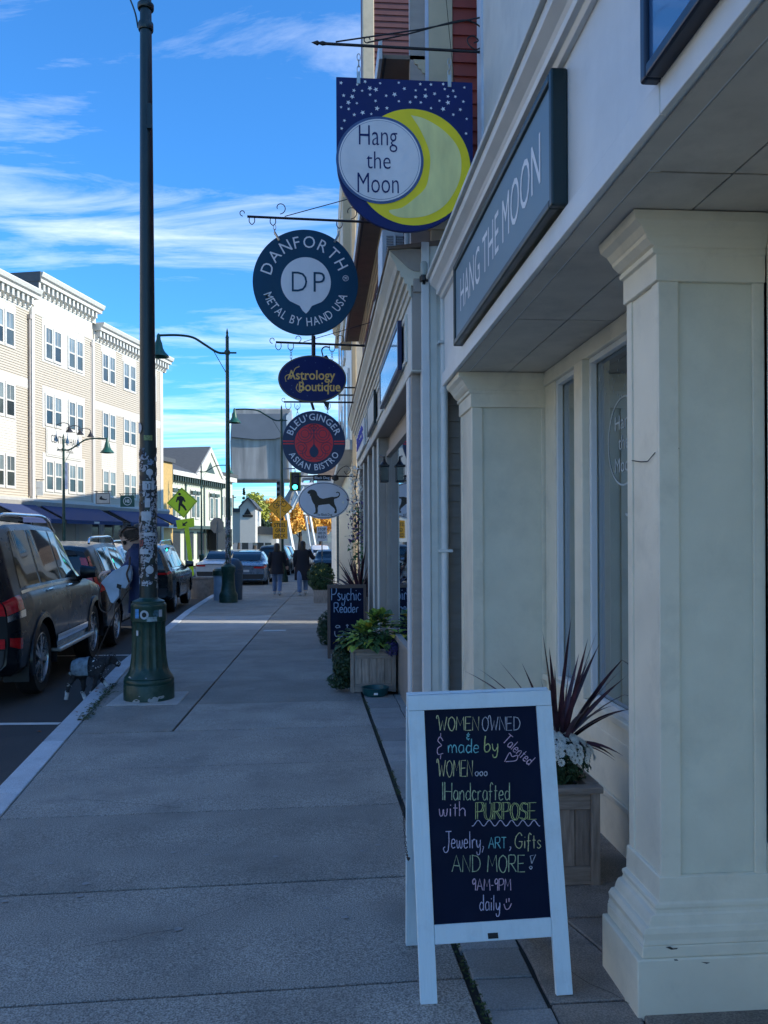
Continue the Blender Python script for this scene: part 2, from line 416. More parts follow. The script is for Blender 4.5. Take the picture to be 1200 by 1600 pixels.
class MB:
    def __init__(s):
        s.v = []; s.f = []; s.mi = []
    def add(s, vs, fs, mi=0):
        n = len(s.v)
        s.v += [tuple(q) for q in vs]
        s.f += [tuple(i + n for i in f) for f in fs]
        s.mi += [mi] * len(fs)
        return s
    def box(s, x0, x1, y0, y1, z0, z1, mi=0):
        v = [(x, y, z) for z in (z0, z1) for y in (y0, y1) for x in (x0, x1)]
        return s.add(v, [(0, 2, 3, 1), (4, 5, 7, 6), (0, 1, 5, 4), (2, 6, 7, 3), (0, 4, 6, 2), (1, 3, 7, 5)], mi)
    def prism(s, pts, d, mi=0):      # pts: 3d polygon, d: extrusion vector
        n = len(pts); d = Vector(d)
        a = [Vector(p) for p in pts]
        return s.add(a + [p + d for p in a], [tuple(range(n)), tuple(range(2 * n - 1, n - 1, -1))] + [(i, i + n, (i + 1) % n + n, (i + 1) % n) for i in range(n)], mi)
    def tube(s, path, r, n=8, mi=0, cap=True, closed=False):
        path = [Vector(p) for p in path]
        rs = r if isinstance(r, (list, tuple)) else [r] * len(path)
        m = len(path)
        up = None; vs = []
        for i, p in enumerate(path):
            if closed: d = path[(i + 1) % m] - path[i - 1]
            else: d = path[min(i + 1, m - 1)] - path[max(i - 1, 0)]
            d.normalize()
            if up is None:
                up = Vector((0, 0, 1)) if abs(d.z) < .9 else Vector((1, 0, 0))
            a = d.cross(up)
            if a.length < 1e-4: a = d.orthogonal()
            a.normalize()
            b = a.cross(d).normalized()
            up = b
            vs += [p + a * (math.cos(2 * math.pi * k / n) * rs[i]) + b * (math.sin(2 * math.pi * k / n) * rs[i]) for k in range(n)]
        fs = []
        for i in range(m if closed else m - 1):
            j = (i + 1) % m
            fs += [(i * n + k, i * n + (k + 1) % n, j * n + (k + 1) % n, j * n + k) for k in range(n)]
        if cap and not closed: fs += [tuple(range(n - 1, -1, -1)), tuple((m - 1) * n + k for k in range(n))]
        return s.add(vs, fs, mi)
    def lathe(s, prof, c=(0, 0, 0), n=24, mi=0, mod=None, axis='z', cap=True):
        vs = []
        for r, z in prof:
            for k in range(n):
                a = 2 * math.pi * k / n
                rr = r * (mod(a, z) if mod else 1)
                p = (rr * math.cos(a), rr * math.sin(a), z)
                if axis == 'y': p = (p[0], p[2], p[1])
                if axis == 'x': p = (p[2], p[0], p[1])
                vs.append((p[0] + c[0], p[1] + c[1], p[2] + c[2]))
        fs = []
        m = len(prof)
        for i in range(m - 1):
            fs += [(i * n + k, i * n + (k + 1) % n, (i + 1) * n + (k + 1) % n, (i + 1) * n + k) for k in range(n)]
        if cap: fs += [tuple(range(n - 1, -1, -1)), tuple((m - 1) * n + k for k in range(n))]
        return s.add(vs, fs, mi)
    def loft(s, rings, mi=0, cap=True):
        n = len(rings[0]); vs = [p for r in rings for p in r]; fs = []
        for i in range(len(rings) - 1):
            fs += [(i * n + k, i * n + (k + 1) % n, (i + 1) * n + (k + 1) % n, (i + 1) * n + k) for k in range(n)]
        if cap: fs += [tuple(range(n - 1, -1, -1)), tuple((len(rings) - 1) * n + k for k in range(n))]
        return s.add(vs, fs, mi)
    def profile_y(s, prof, y0, y1, mi=0):    # closed (x,z) profile extruded along y
        return s.prism([(x, y0, z) for x, z in prof], (0, y1 - y0, 0), mi)
    def build(s, name, m, parent=None, world=True, smooth=False, bevel=0, seg=2, recalc=True, kind=None, label=None):
        me = bpy.data.meshes.new(name)
        v = s.v
        if world and parent is not None:
            o = origin(parent)
            v = [(a - o.x, b - o.y, c - o.z) for a, b, c in v]
        me.from_pydata(v, [], s.f)
        if any(s.mi): me.polygons.foreach_set('material_index', s.mi)
        if recalc:
            bm = bmesh.new(); bm.from_mesh(me)
            bmesh.ops.recalc_face_normals(bm, faces=bm.faces)
            bm.to_mesh(me); bm.free()
        if smooth:
            me.polygons.foreach_set('use_smooth', [True] * len(me.polygons))
            if smooth != 'all':
                try: me.set_sharp_from_angle(angle=R(38))
                except Exception: pass
        o = link(name, me, m, parent)
        if bevel:
            b = o.modifiers.new('bevel', 'BEVEL'); b.width = bevel; b.segments = seg; b.limit_method = 'ANGLE'; b.angle_limit = R(35)
        if kind: o['kind'] = kind
        if label: o['label'] = label
        return o
def catmull(pts, k=6):
    pts = [Vector(p) for p in pts]
    if len(pts) < 3: return pts
    P = [pts[0] * 2 - pts[1]] + pts + [pts[-1] * 2 - pts[-2]]
    o = []
    for i in range(1, len(P) - 2):
        for j in range(k):
            t = j / k
            a, b, c, d = P[i - 1], P[i], P[i + 1], P[i + 2]
            o.append(.5 * ((2 * b) + (c - a) * t + (2 * a - 5 * b + 4 * c - d) * t * t + (3 * b - a - 3 * c + d) * t ** 3))
    o.append(P[-2])
    return o
def circ(cx, cy, r, n=40, a0=0, a1=360, ry=None):
    ry = ry or r
    full = abs(a1 - a0) >= 360
    m = n if full else n + 1
    return [(cx + r * math.cos(R(a0 + (a1 - a0) * i / n)), cy + ry * math.sin(R(a0 + (a1 - a0) * i / n))) for i in range(m)]
# text outlines from Blender's built-in font -------------------------------------
TC = {}
def glyphs(body, offset=0, shear=0):
    key = (body, offset, shear)
    if key in TC: return TC[key]
    cu = bpy.data.curves.new('t', 'FONT')
    cu.body = body; cu.size = 1; cu.offset = offset; cu.shear = shear; cu.resolution_u = 3
    ob = bpy.data.objects.new('t', cu)
    COL.objects.link(ob)
    bpy.context.view_layer.update()
    me = bpy.data.meshes.new_from_object(ob.evaluated_get(bpy.context.evaluated_depsgraph_get()))
    v = [(p.co.x, p.co.y) for p in me.vertices]
    f = [tuple(p.vertices) for p in me.polygons]
    bpy.data.objects.remove(ob); bpy.data.curves.remove(cu); bpy.data.meshes.remove(me)
    TC[key] = (v, f)
    return v, f
HCAP = max(p[1] for p in glyphs('H')[0])
class Plane:
    """a flat sign: pixel-like 2d units (px right, py down) -> local x,z at depth layer y"""
    def __init__(s, px, py, Y, name=None, label=None, cat=None, rz=0, group=None, k=None, loc=None):
        o = at(px, py, Y) if loc is None else Vector(loc)
        if k is None:
            s.kx = (at(px + 10, py, Y) - at(px - 10, py, Y)).x / 20
            s.kz = (at(px, py - 10, Y) - at(px, py + 10, Y)).z / 20
        else: s.kx = s.kz = k
        s.px, s.py = px, py
        s.t = thing(name, label, cat, o, rz, group) if name else None
    def L(s, x, y, d=0): return ((x - s.px) * s.kx, d, -(y - s.py) * s.kz)
    def poly(s, pts, d, th, name, m, parent=None, mb=None, bevel=0):
        b = mb or MB()
        b.prism([s.L(x, y, d) for x, y in pts], (0, th, 0))
        if mb: return mb
        return b.build(name, m, parent or s.t, world=False, bevel=bevel)
    def text(s, body, x0, x1, base, cap, d=-.004, m=None, offset=0, shear=0, name='lettering', parent=None, mb=None):
        v, f = glyphs(body, offset, shear)
        a, b_ = min(p[0] for p in v), max(p[0] for p in v)
        sx, sy = (x1 - x0) / (b_ - a), cap / HCAP
        vs = [s.L(x0 + (p[0] - a) * sx, base - p[1] * sy, d) for p in v]
        if mb: return mb.add(vs, f)
        return MB().add(vs, f).build(name, m, parent or s.t, world=False, recalc=False)
    def ring(s, body, cx, cy, r, cap, a0, a1, d=-.004, m=None, inside=False, offset=0, name='lettering', parent=None, wx=1):
        ws = []
        for ch in body:
            if ch == ' ': ws.append(.42); continue
            v, f = glyphs(ch, offset)
            ws.append(max(p[0] for p in v) - min(p[0] for p in v) + .12)
        tot = sum(ws); mb = MB(); acc = 0
        wx = min(wx, abs(R(a1 - a0)) * r / (tot * cap / HCAP))
        for ch, w in zip(body, ws):
            if ch != ' ':
                ang = R(a0 + (a1 - a0) * (acc + w / 2) / tot)
                v, f = glyphs(ch, offset)
                xm = (max(p[0] for p in v) + min(p[0] for p in v)) / 2
                sc = cap / HCAP * (.5 if ch == '®' else 1)
                pts = []
                for p in v:
                    lx, ly = (p[0] - xm) * sc * wx, p[1] * sc - (cap / 2 if ch != '®' else cap * .25)
                    rr = r + (ly if not inside else -ly)
                    if not inside: X = cx + math.cos(ang) * rr + math.sin(ang) * lx; Yy = cy - math.sin(ang) * rr + math.cos(ang) * lx
                    else: X = cx + math.cos(ang) * rr - math.sin(ang) * lx; Yy = cy - math.sin(ang) * rr - math.cos(ang) * lx
                    pts.append(s.L(X, Yy, d))
                mb.add(pts, f)
            acc += w
        return mb.build(name, m, parent or s.t, world=False, recalc=False)
    def line(s, pts, w, d, mb):
        pts = [Vector((p[0], p[1])) for p in pts]
        vs = []
        for i, p in enumerate(pts):
            t = pts[min(i + 1, len(pts) - 1)] - pts[max(i - 1, 0)]
            if t.length < 1e-6: t = Vector((1, 0))
            t.normalize(); n = Vector((-t.y, t.x)) * w / 2
            vs += [s.L(p.x + n.x, p.y + n.y, d), s.L(p.x - n.x, p.y - n.y, d)]
        mb.add(vs, [(2 * i, 2 * i + 1, 2 * i + 3, 2 * i + 2) for i in range(len(pts) - 1)])
        return mb
# single-stroke handwriting: cap 1, x-height .55
SF = {
'A': (.7, ['0,0 .35,1 .7,0', '.13,.38 .6,.36']), 'B': (.6, ['0,0 0,1', '~0,1 .5,.95 .5,.6 0,.52', '~0,.52 .58,.45 .58,.05 0,0']), 'D': (.65, ['.05,0 .05,1', '~.0,1 .45,.9 .65,.5 .45,.1 0,0']),
'E': (.55, ['.52,1 0,1 0,0 .55,0', '0,.5 .45,.52']), 'G': (.65, ['~.62,.85 .4,1.05 .08,.7 .05,.25 .35,-.02 .6,.2 .58,.45', '.35,.45 .66,.45']), 'H': (.6, ['0,0 0,1', '.6,0 .6,1', '0,.5 .6,.5']),
'J': (.6, ['~.5,1 .5,.2 .38,-.2 .12,-.25 -.02,-.02 .12,.08', '.2,1 .75,1']), 'M': (.75, ['0,0 .08,1 .38,.35 .68,1 .75,0']), 'N': (.6, ['0,0 .03,1 .57,0 .6,1']),
'O': (.65, ['~.33,1 .08,.8 .02,.4 .2,.02 .45,0 .63,.4 .58,.8 .33,1']), 'P': (.55, ['0,0 0,1', '~0,1 .45,1 .55,.75 .4,.5 0,.45']), 'R': (.6, ['0,0 0,1', '~0,1 .45,1 .53,.75 .4,.52 0,.48', '.2,.48 .6,0']),
'S': (.55, ['~.5,.88 .3,1 .06,.85 .1,.58 .45,.42 .5,.15 .25,0 0,.12']), 'T': (.6, ['0,1 .6,1', '.3,1 .3,0']), 'U': (.6, ['~0,1 .02,.3 .15,.02 .42,.02 .57,.3 .6,1']), 'W': (.85, ['~-.12,.85 -.1,1.05 .05,1 .22,0', '.22,0 .43,.7 .62,0 .85,1']),
'a': (.42, ['~.38,.5 .15,.55 .02,.25 .15,0 .36,.15 .38,.5', '.38,.5 .42,0']), 'b': (.4, ['~.05,1 .0,.5 .02,.02 .25,0 .38,.25 .25,.5 .04,.38']), 'c': (.36, ['~.36,.45 .15,.55 .02,.28 .15,0 .36,.08']), 'd': (.42, ['~.38,.45 .15,.52 .02,.25 .15,0 .36,.12', '.40,1 .40,0']),
'e': (.4, ['~.03,.28 .36,.32 .3,.52 .1,.5 .02,.2 .15,0 .38,.08']), 'f': (.32, ['~.35,.9 .22,1.02 .13,.8 .12,.3 .1,-.2', '0,.5 .3,.5']), 'h': (.4, ['0,1 0,0', '~0,.35 .2,.55 .36,.4 .38,0']), 'i': (.12, ['.06,.5 .06,0', '.06,.72 .08,.78']),
'l': (.14, ['.06,1 .06,0']), 'm': (.62, ['.0,.5 .02,0', '~.02,.3 .16,.55 .28,.4 .3,0', '~.3,.3 .44,.55 .58,.4 .62,0']), 'n': (.4, ['0,.5 .02,0', '~.02,.3 .2,.55 .34,.42 .38,0']), 'r': (.3, ['.02,.5 .04,0', '~.04,.3 .15,.52 .3,.5']),
's': (.32, ['~.3,.45 .15,.55 .03,.42 .15,.28 .3,.15 .15,0 0,.06']), 't': (.28, ['.13,.85 .13,0', '0,.55 .28,.55']), 'w': (.55, ['~0,.5 .06,.05 .2,.05 .28,.45 .34,.05 .48,.05 .55,.5']), 'y': (.4, ['~0,.5 .05,.15 .2,.05 .36,.3', '~.38,.5 .36,0 .28,-.35 .08,-.38 .02,-.2']),
'u': (.4, ['~0,.5 .03,.1 .2,0 .36,.15', '.38,.5 .4,0']), 'o': (.4, ['~.2,.52 .02,.3 .15,0 .36,.1 .36,.42 .2,.52']), '9': (.4, ['~.38,.85 .2,1.02 .02,.8 .12,.55 .36,.7 .38,.9', '.38,.9 .34,0']), '-': (.3, ['.03,.45 .27,.45']), ',': (.2, ['~.06,.1 .14,.1 .12,-.05 .02,-.25']),
'&': (.45, ['~.42,.75 .2,.95 .04,.75 .3,.52 .02,.35 .06,.05 .42,.1', '.24,1.15 .24,.95', '.24,0 .22,-.2']), '!': (.4, ['.1,.35 .35,1.05 .0,.95 .1,.35', '~.05,.15 -.05,.05 .05,-.08 .13,.05 .05,.15']), ' ': (.3, []), '.': (.1, ['.05,0 .06,.05']),
}
def strokes(body):
    x = 0; res = []
    for ch in body:
        w, ls = SF[ch]
        for l in ls:
            sm = l[0] == '~'
            pts = [tuple(float(q) for q in p.split(',')) for p in l.strip('~').split()]
            if sm: pts = [(p.x, p.y) for p in catmull([(a, b, 0) for a, b in pts], 5)]
            res.append([(a + x, b) for a, b in pts])
        x += w + .13
    return res, x - .13
def chalk(pl, body, x0, x1, base, cap, m, w=1.3, d=-.003, rot=0, shear=0, dbl=0, name='chalk_lettering', mp=None):
    st, tot = strokes(body)
    sx = (x1 - x0) / tot
    mb = MB()
    for s_ in st:
        for dd in ((0, dbl) if dbl else (0,)):
            pts = []
            for a, b in s_:
                X, Y_ = a * sx + shear * b * cap + dd, -b * cap
                if rot:
                    c_, s2 = math.cos(R(rot)), math.sin(R(rot))
                    X, Y_ = X * c_ - Y_ * s2, X * s2 + Y_ * c_
                q = (x0 + X + random.uniform(-.25, .25), base + Y_ + random.uniform(-.25, .25))
                pts.append(mp(*q) if mp else q)
            pl.line(pts, w * random.uniform(.85, 1.15), d, mb)
    return mb.build(name, m, pl.t, world=False, recalc=False)
# ---------------------------------------------------------------- SETTING: ground, road, kerb, sidewalk
def struct(name, mb, m, parent=None, **k):
    o = mb.build(name, m, parent, **k)
    if parent is None: o['kind'] = 'structure'
    return o
def strip_mesh(mb, xl, xr, ys, dz, th=.05):
    """sheet following the ground slope between x functions"""
    for a, b in zip(ys[:-1], ys[1:]):
        mb.add([(xl(a), a, G(a) + dz), (xr(a), a, G(a) + dz), (xr(b), b, G(b) + dz), (xl(b), b, G(b) + dz)], [(0, 1, 2, 3)])
    return mb
g = MB(); strip_mesh(g, lambda y: -900, lambda y: 900, [-40, 0, 60, 1800], -.30)
struct('ground', g, M['ground'], recalc=False)
INN = [(-5, -1.05), (0, -1.38), (4.8, -1.79), (6.6, -1.98), (11.13, -2.45), (20, -3.02), (26, -3.25), (36, -3.5), (48, -3.6), (58, -3.6)]
def kin(y): return float(np.interp(y, [p[0] for p in INN], [p[1] for p in INN]))
def kout(y): return kin(y) - .17
FA, FD, FN = Vector((-11.6, 46, 0)), Vector((.237, .9715, 0)), Vector((.9715, -.237, 0))   # left building line: anchor, along, outward
def facx(y): return FA.x + (y - FA.y) * .237 / .9715
g = MB(); strip_mesh(g, lambda y: facx(y) + 2.6 if y < 62 else -14, lambda y: kout(y) - .002 if y < 59 else 14, [-30, -5, 0, 2, 4.8, 6.6, 8.5, 11.13, 15, 20, 26, 30, 36, 42, 48, 54, 60, 62, 90, 140], -.13)
struct('road', g, M['asphalt'], recalc=False)
# parking bay lines and the centre line
def markline(pts, w, nm='parking_line', label=None):
    mb = MB()
    for (ax, ay), (bx, by) in zip(pts[:-1], pts[1:]):
        d = Vector((bx - ax, by - ay)).normalized(); n = Vector((-d.y, d.x)) * w / 2
        mb.add([(ax + n.x, ay + n.y, G(ay) - .126), (bx + n.x, by + n.y, G(by) - .126), (bx - n.x, by - n.y, G(by) - .126), (ax - n.x, ay - n.y, G(ay) - .126)], [(0, 1, 2, 3)])
    o = mb.build(nm, M['roadwhite'], None, recalc=False); o['kind'] = 'structure'
markline([(-5.2, 8.12), (-2.42, 7.94)], .09)
markline([(-5.6, 13.0), (-2.9, 12.9)], .1)
markline([(-5.9, 27.3), (-3.6, 27.2)], .1)
markline([(-6.1, 20), (-6.4, 44)], .12, 'centre_line')
markline([(-1.6, 60), (-3.0, 88)], .15, 'centre_line')
# sidewalk slabs
base = MB(); strip_mesh(base, lambda y: kout(y) + .01, lambda y: 2.2 if y < 5.8 else 1.1, [-3, 0, 2.5, 4.8, 6.6, 8.5, 11.13, 14, 20, 26, 36, 48, 58], -.022)
sidewalk = struct('sidewalk', base, M['joint'], recalc=False)
def slab(pts, m, name='slab', parent=sidewalk, dz=0, th=.05, jit=.0015):
    mb = MB(); n = len(pts); j = random.uniform(-jit, jit)
    top = [(x, y, G(y) + dz + j) for x, y in pts]
    mb.add(top + [(x, y, z - th) for x, y, z in top], [tuple(range(n))] + [(i, i + n, (i + 1) % n + n, (i + 1) % n) for i in range(n)])
    return mb.build(name, m, parent, bevel=.004, seg=1)
def seam(y): return float(np.interp(y, [0, 2.58, 3.09, 4.73, 6.1, 8.44, 14, 60], [.55, .509, .49, .463, .447, .413, .5, .6]))
JY = [-.6, .6, 1.72, 2.83, 3.74, 4.8, 5.8, 6.93, 8.1, 9.45, 10.9, 12.3, 13.8, 15.3, 16.9, 18.5, 20.1, 21.8, 23.5, 25.3, 27.2, 29.2, 31.3, 33.5, 36, 38.5, 41, 43.5, 46, 50, 54, 58]
gp = .008
for i, (a, b) in enumerate(zip(JY[:-1], JY[1:])):
    m1 = M['concrete2'] if i in (13, 14) else M['concrete']
    sk = .035
    if b <= 6.94:
        slab([(kin(a) + gp, a + gp - sk), (seam(a) - gp, a + gp + sk), (seam(b) - gp, b - gp + sk), (kin(b) + gp, b - gp - sk)], m1)
    else:
        jl = lambda y: float(np.interp(y, [6.6, 18.7, 28, 60], [-1.216, -1.05, -.82, -.6]))
        slab([(kin(a) + gp, a + gp - sk), (jl(a) - gp, a + gp), (jl(b) - gp, b - gp), (kin(b) + gp, b - gp - sk)], m1)
        slab([(jl(a) + gp, a + gp), (seam(a) - gp, a + gp + sk), (seam(b) - gp, b - gp + sk), (jl(b) + gp, b - gp)], M['concrete'])
        if a > 8.2: slab([(seam(a) + gp, a + gp), (.95, a + gp), (.95, b - gp), (seam(b) + gp, b - gp)], M['concrete'])
# kerb stones
kerb = MB(); strip_mesh(kerb, lambda y: kout(y) + .02, lambda y: kin(y) - .01, [p[0] for p in INN], -.03)
kerb_o = struct('kerb', kerb, M['joint'], recalc=False)
y = -1.0
while y < 57:
    ln = random.uniform(1.3, 2.1); b = min(y + ln, 58)
    ys = sorted([y + .006] + [p[0] for p in INN if y + .05 < p[0] < b - .05] + [b - .006])
    ys = [ys[0], (ys[0] + ys[-1]) / 2, ys[-1]] if len(ys) == 2 else ys
    mb = MB(); n = len(ys)
    L_ = [(kout(q), q) for q in ys]; R_ = [(kin(q) - .004, q) for q in reversed(ys)]
    pts = L_ + R_; top = [(px_, py_, G(py_) + .004) for px_, py_ in pts]; m_ = len(top)
    mb.add(top + [(px_, py_, z - .16) for px_, py_, z in top], [tuple(range(m_))] + [(i, i + m_, (i + 1) % m_ + m_, (i + 1) % m_) for i in range(m_)])
    mb.build('kerb_stone', M['kerb'], kerb_o, bevel=.008, seg=2)
    y = b
# bluestone paver strip by the shopfront, broken concrete beside it
strip = MB(); strip_mesh(strip, lambda y: seam(y) + .02, lambda y: 2.2 if y < 5.8 else 1.0, [0, 2.58, 4.7, 5.8, 8.3], -.012)
strip_o = struct('shopfront_strip', strip, M['joint'], recalc=False)
y = 1.0
while y < 8.25:
    h = random.uniform(.19, .235)
    x0, x1 = seam(y) + .022, .735 + random.uniform(-.006, .006)
    slab([(x0, y + .003), (x1, y + .003), (x1, y + h - .004), (x0, y + h - .004)], M['paver'], 'paver', strip_o, 0, .03, .002)
    if y > 5.7: slab([(x1 + .008, y + .003), (.98, y + .003), (.98, y + h - .004), (x1 + .008, y + h - .004)], M['paver'], 'paver', strip_o, 0, .03, .002)
    y += h
# stained patch of old concrete between pavers and wall
def blobedge(y): return .747 + .004 * math.sin(y * 7) + .003 * math.sin(y * 17 + 1)
ys = [1.0 + .12 * i for i in range(40)]
cuts = [0, 11, 14, 19, 27, 39]
for a, b in zip(cuts[:-1], cuts[1:]):
    sub = ys[a:b + 1]
    xr = lambda q: 1.47 if q > 2.9 else 1.47
    pl_ = [(blobedge(q), q) for q in sub]; pl_[0] = (pl_[0][0], pl_[0][1] + .006); pl_[-1] = (pl_[-1][0], pl_[-1][1] - .006)
    pr_ = [(1.0 + .05 * math.sin(q * 5), q) for q in reversed([sub[0] + .006] + sub[1:-1] + [sub[-1] - .006])]
    slab(pl_ + pr_, M['oldconc'], 'concrete_patch', strip_o, -.002, .03)
    slab([(p[0] + .006, p[1]) for p in reversed(pr_)] + [(1.9, sub[-1] - .006), (1.9, sub[0] + .006)], M['oldconc'], 'concrete_patch', strip_o, .004, .03)
slab([(seam(6) + .36, 5.75), (1.3, 5.75), (1.3, 5.69), (.8, 5.69)], M['oldconc'], 'concrete_patch', strip_o, .001)
# moss and grit in the seam (stuff)
ms = MB()
for _ in range(1100):
    yy = random.uniform(1.6, 8.3)
    if math.sin(yy * 5) + random.random() < .35: continue
    s_ = random.uniform(.003, .011); xx = seam(yy) + random.uniform(.0, .026); zz_ = G(yy) + random.uniform(-.008, .004)
    a = random.uniform(0, 6.28)
    ms.add([(xx + s_ * math.cos(a + k * 2.1), yy + s_ * math.sin(a + k * 2.1), zz_ + random.uniform(0, .008)) for k in range(3)], [(0, 1, 2)])
for _ in range(500):
    yy = random.uniform(7.4, 9.4); s_ = random.uniform(.004, .02); xx = kin(yy) + random.gauss(.0, .03)
    a = random.uniform(0, 6.28)
    ms.add([(xx + s_ * math.cos(a + k * 2.1), yy + s_ * math.sin(a + k * 2.1), G(yy) + .006 + random.uniform(0, .012)) for k in range(3)], [(0, 1, 2)])
tag(ms.build('moss', M['moss'], None, recalc=False), 'green moss and weeds growing in the sidewalk seams', 'moss', kind='stuff')
uc = MB(); c0, c1, c2, c3 = (-1.02, 14.9), (-.62, 14.9), (-.62, 15.15), (-1.02, 15.15)
uc.prism([(a, b, G(b) + .002) for a, b in (c0, c1, c2, c3)], (0, 0, .004))
tag(uc.build('utility_cover', mat('worn_metal_cover', (.42, .42, .42), .5, metal=.4, var=.2), None, bevel=.002), 'small pale rectangular utility cover set in the sidewalk beyond the planters', 'utility cover')
# pale gum spots and small debris
gs = MB()
for _ in range(120):
    yy = random.uniform(1.8, 13); xx = random.uniform(kin(yy) + .1, seam(yy) - .05); r_ = random.uniform(.006, .018)
    gs.add([(xx + r_ * math.cos(k * .9) * random.uniform(.8, 1.1), yy + r_ * math.sin(k * .9) * random.uniform(.6, 1), G(yy) + .0035) for k in range(7)], [tuple(range(7))])
tag(gs.build('gum_spots', M['gum'], None, recalc=False), 'pale flattened gum spots scattered over the sidewalk slabs', 'litter', kind='stuff')
ck_ = MB()
for x0_, y0_, dx_, dy_, n_ in ((-.9, 3.2, .07, .05, 10), (-1.5, 5.1, .08, -.02, 9), (.85, 2.9, .03, -.045, 12), (-.1, 2.1, -.06, .04, 9)):
    p_ = [(x0_, y0_)]
    for k in range(n_): p_.append((p_[-1][0] + dx_ * random.uniform(.5, 1.3), p_[-1][1] + dy_ * random.uniform(.2, 1.6) + random.uniform(-.02, .02)))
    for (ax, ay), (bx_, by_) in zip(p_[:-1], p_[1:]):
        ck_.add([(ax, ay, G(ay) + .0036), (bx_, by_, G(by_) + .0036), (bx_ + .001, by_ + .003, G(by_) + .0036), (ax + .001, ay + .003, G(ay) + .0036)], [(0, 1, 2, 3)])
tag(ck_.build('hairline_cracks', M['joint'], None, recalc=False), 'hairline cracks wandering across the near slabs', 'crack', kind='stuff')
leafmesh = MB().add([(0, 0, 0), (.03, .012, .008), (.06, 0, .002), (.03, -.014, .01)], [(0, 1, 2, 3)])
lf = None
for k, (lx, ly) in enumerate([(-2.52, 7.6), (-2.35, 7.2), (-2.2, 7.75), (-2.32, 8.9), (-2.25, 9.2), (-2.3, 9.0), (-2.4, 10.3), (-2.1, 6.2), (-2.36, 9.1), (.62, 2.3)]):
    if lf is None:
        lf = leafmesh.build('fallen_leaf', M['driedleaf'], None, recalc=False); o = lf
    else: o = lf.copy(); COL.objects.link(o)
    onr = lx < kin(ly) - .16
    o.location = (lx, ly, G(ly) + (.008 if not onr else -.12)); o.rotation_euler = (random.uniform(-.3, .3), random.uniform(-.3, .3), k * 1.3)
    s_ = random.uniform(.6, 1.2); o.scale = (s_, s_, s_)
    tag(o, ['dried leaf in the gutter well before the lamp base', 'dried leaf on the kerb stone short of the lamp base', 'dried leaf on the slab just in front of the lamp base', 'dried leaf on the kerb left of the lamp base', 'dried leaf on the kerb beside the dog nose', 'dried leaf on the kerb between dog and lamp', 'dried leaf on the kerb beyond the dog', 'dried leaf on the sidewalk slab nearest the camera by the kerb', 'dried leaf on the kerb just behind the lamp base', 'dried leaf on the pavers by the white chalkboard'][k], 'leaf', 'fallen leaves along the kerb')
# sidewalk across the street
g = MB()
for a, b in zip([20, 60], [60, 60.01]):
    if b - a < 1: continue
    for q0 in np.arange(-26, 62, 2.0):
        q1 = q0 + 1.98
        g.add([(facx(q0) - .5, q0, G(q0) + 0), (facx(q0) + 2.6, q0, G(q0)), (facx(q1) + 2.6, q1, G(q1)), (facx(q1) - .5, q1, G(q1)),
               (facx(q0) - .5, q0, G(q0) - .2), (facx(q0) + 2.6, q0, G(q0) - .2), (facx(q1) + 2.6, q1, G(q1) - .2), (facx(q1) - .5, q1, G(q1) - .2)], [(0, 1, 2, 3), (1, 5, 6, 2), (0, 4, 5, 1), (3, 2, 6, 7)])
struct('far_sidewalk', g, M['concrete2'])

# ---------------------------------------------------------------- BUILDING 1: the near shopfront
def moulding(prof, x, y0, y1, mb, sgn=-1):
    """prof: list (out, z): profile sticking out towards -x from plane x"""
    pts = [(x + sgn * o_, z) for o_, z in prof]
    mb.profile_y(pts, y0, y1)
b1 = thing('shop_building', 'pale cream shopfront with moulded pilasters, deep soffit and long fascia at right', 'building', (1.45, 2.6, 0))
# back and side walls + unseen set-back upper storey, added to shade the street
mb = MB()
mb.box(1.5, 9, -6, 5.925, 3.3, 8.4)
mb.box(4.5, 9, -6, 5.925, -.2, 3.3)
mb.build('rear_block', M['creamshaft'], b1)
mb = MB(); mb.box(1.45, 4.4, 5.2, 5.62, -.2, 2.6); mb.build('end_wall', M['creamshaft'], b1)
SOF = 2.545
# window wall at x=1.45
mb = MB(); mb.box(1.45, 1.60, 2.6, 5.2, -.1, .50)
mb.box(1.45, 1.60, -.5, 2.6, -.1, SOF)
mb.build('wall', M['cream'], b1, bevel=.003)
mb = MB(); mb.box(1.432, 1.449, 2.9, 5.2, .19, .22); mb.box(1.425, 1.449, 2.9, 5.2, .44, .52); mb.build('panel_trim', M['cream'], b1, bevel=.004)
mb = MB(); mb.box(1.405, 1.47, 2.88, 5.2, .60, .635); mb.build('window_sill', M['cream'], b1, bevel=.006)
mb = MB(); mb.box(1.43, 1.60, 2.88, 5.2, .50, .60); mb.build('sill_panel', M['cream'], b1, bevel=.004)
# frames
mb = MB()
mb.box(1.415, 1.56, 2.86, 5.2, 2.455, SOF - .002)
mb.box(1.43, 1.56, 4.98, 5.195, .635, 2.455)
mb.box(1.40, 1.56, 4.36, 4.50, .635, 2.455)
mb.box(1.43, 1.56, 2.86, 3.05, .635, 2.455)
mb.build('window_frame', M['cream'], b1, bevel=.006)
for y0, y1 in ((4.50, 4.98), (3.05, 4.36)):
    w = MB()
    t_ = .028
    w.box(1.44, 1.475, y0, y0 + t_, .635, 2.455); w.box(1.44, 1.475, y1 - t_, y1, .635, 2.455)
    w.box(1.44, 1.475, y0 + t_, y1 - t_, .635, .665); w.box(1.44, 1.475, y0 + t_, y1 - t_, 2.425, 2.455)
    w_o = w.build('window', M['white'], b1, bevel=.004)
    p_ = MB(); p_.box(1.478, 1.484, y0 + t_, y1 - t_, .665, 2.425); p_.build('pane', M['glass'], w_o)
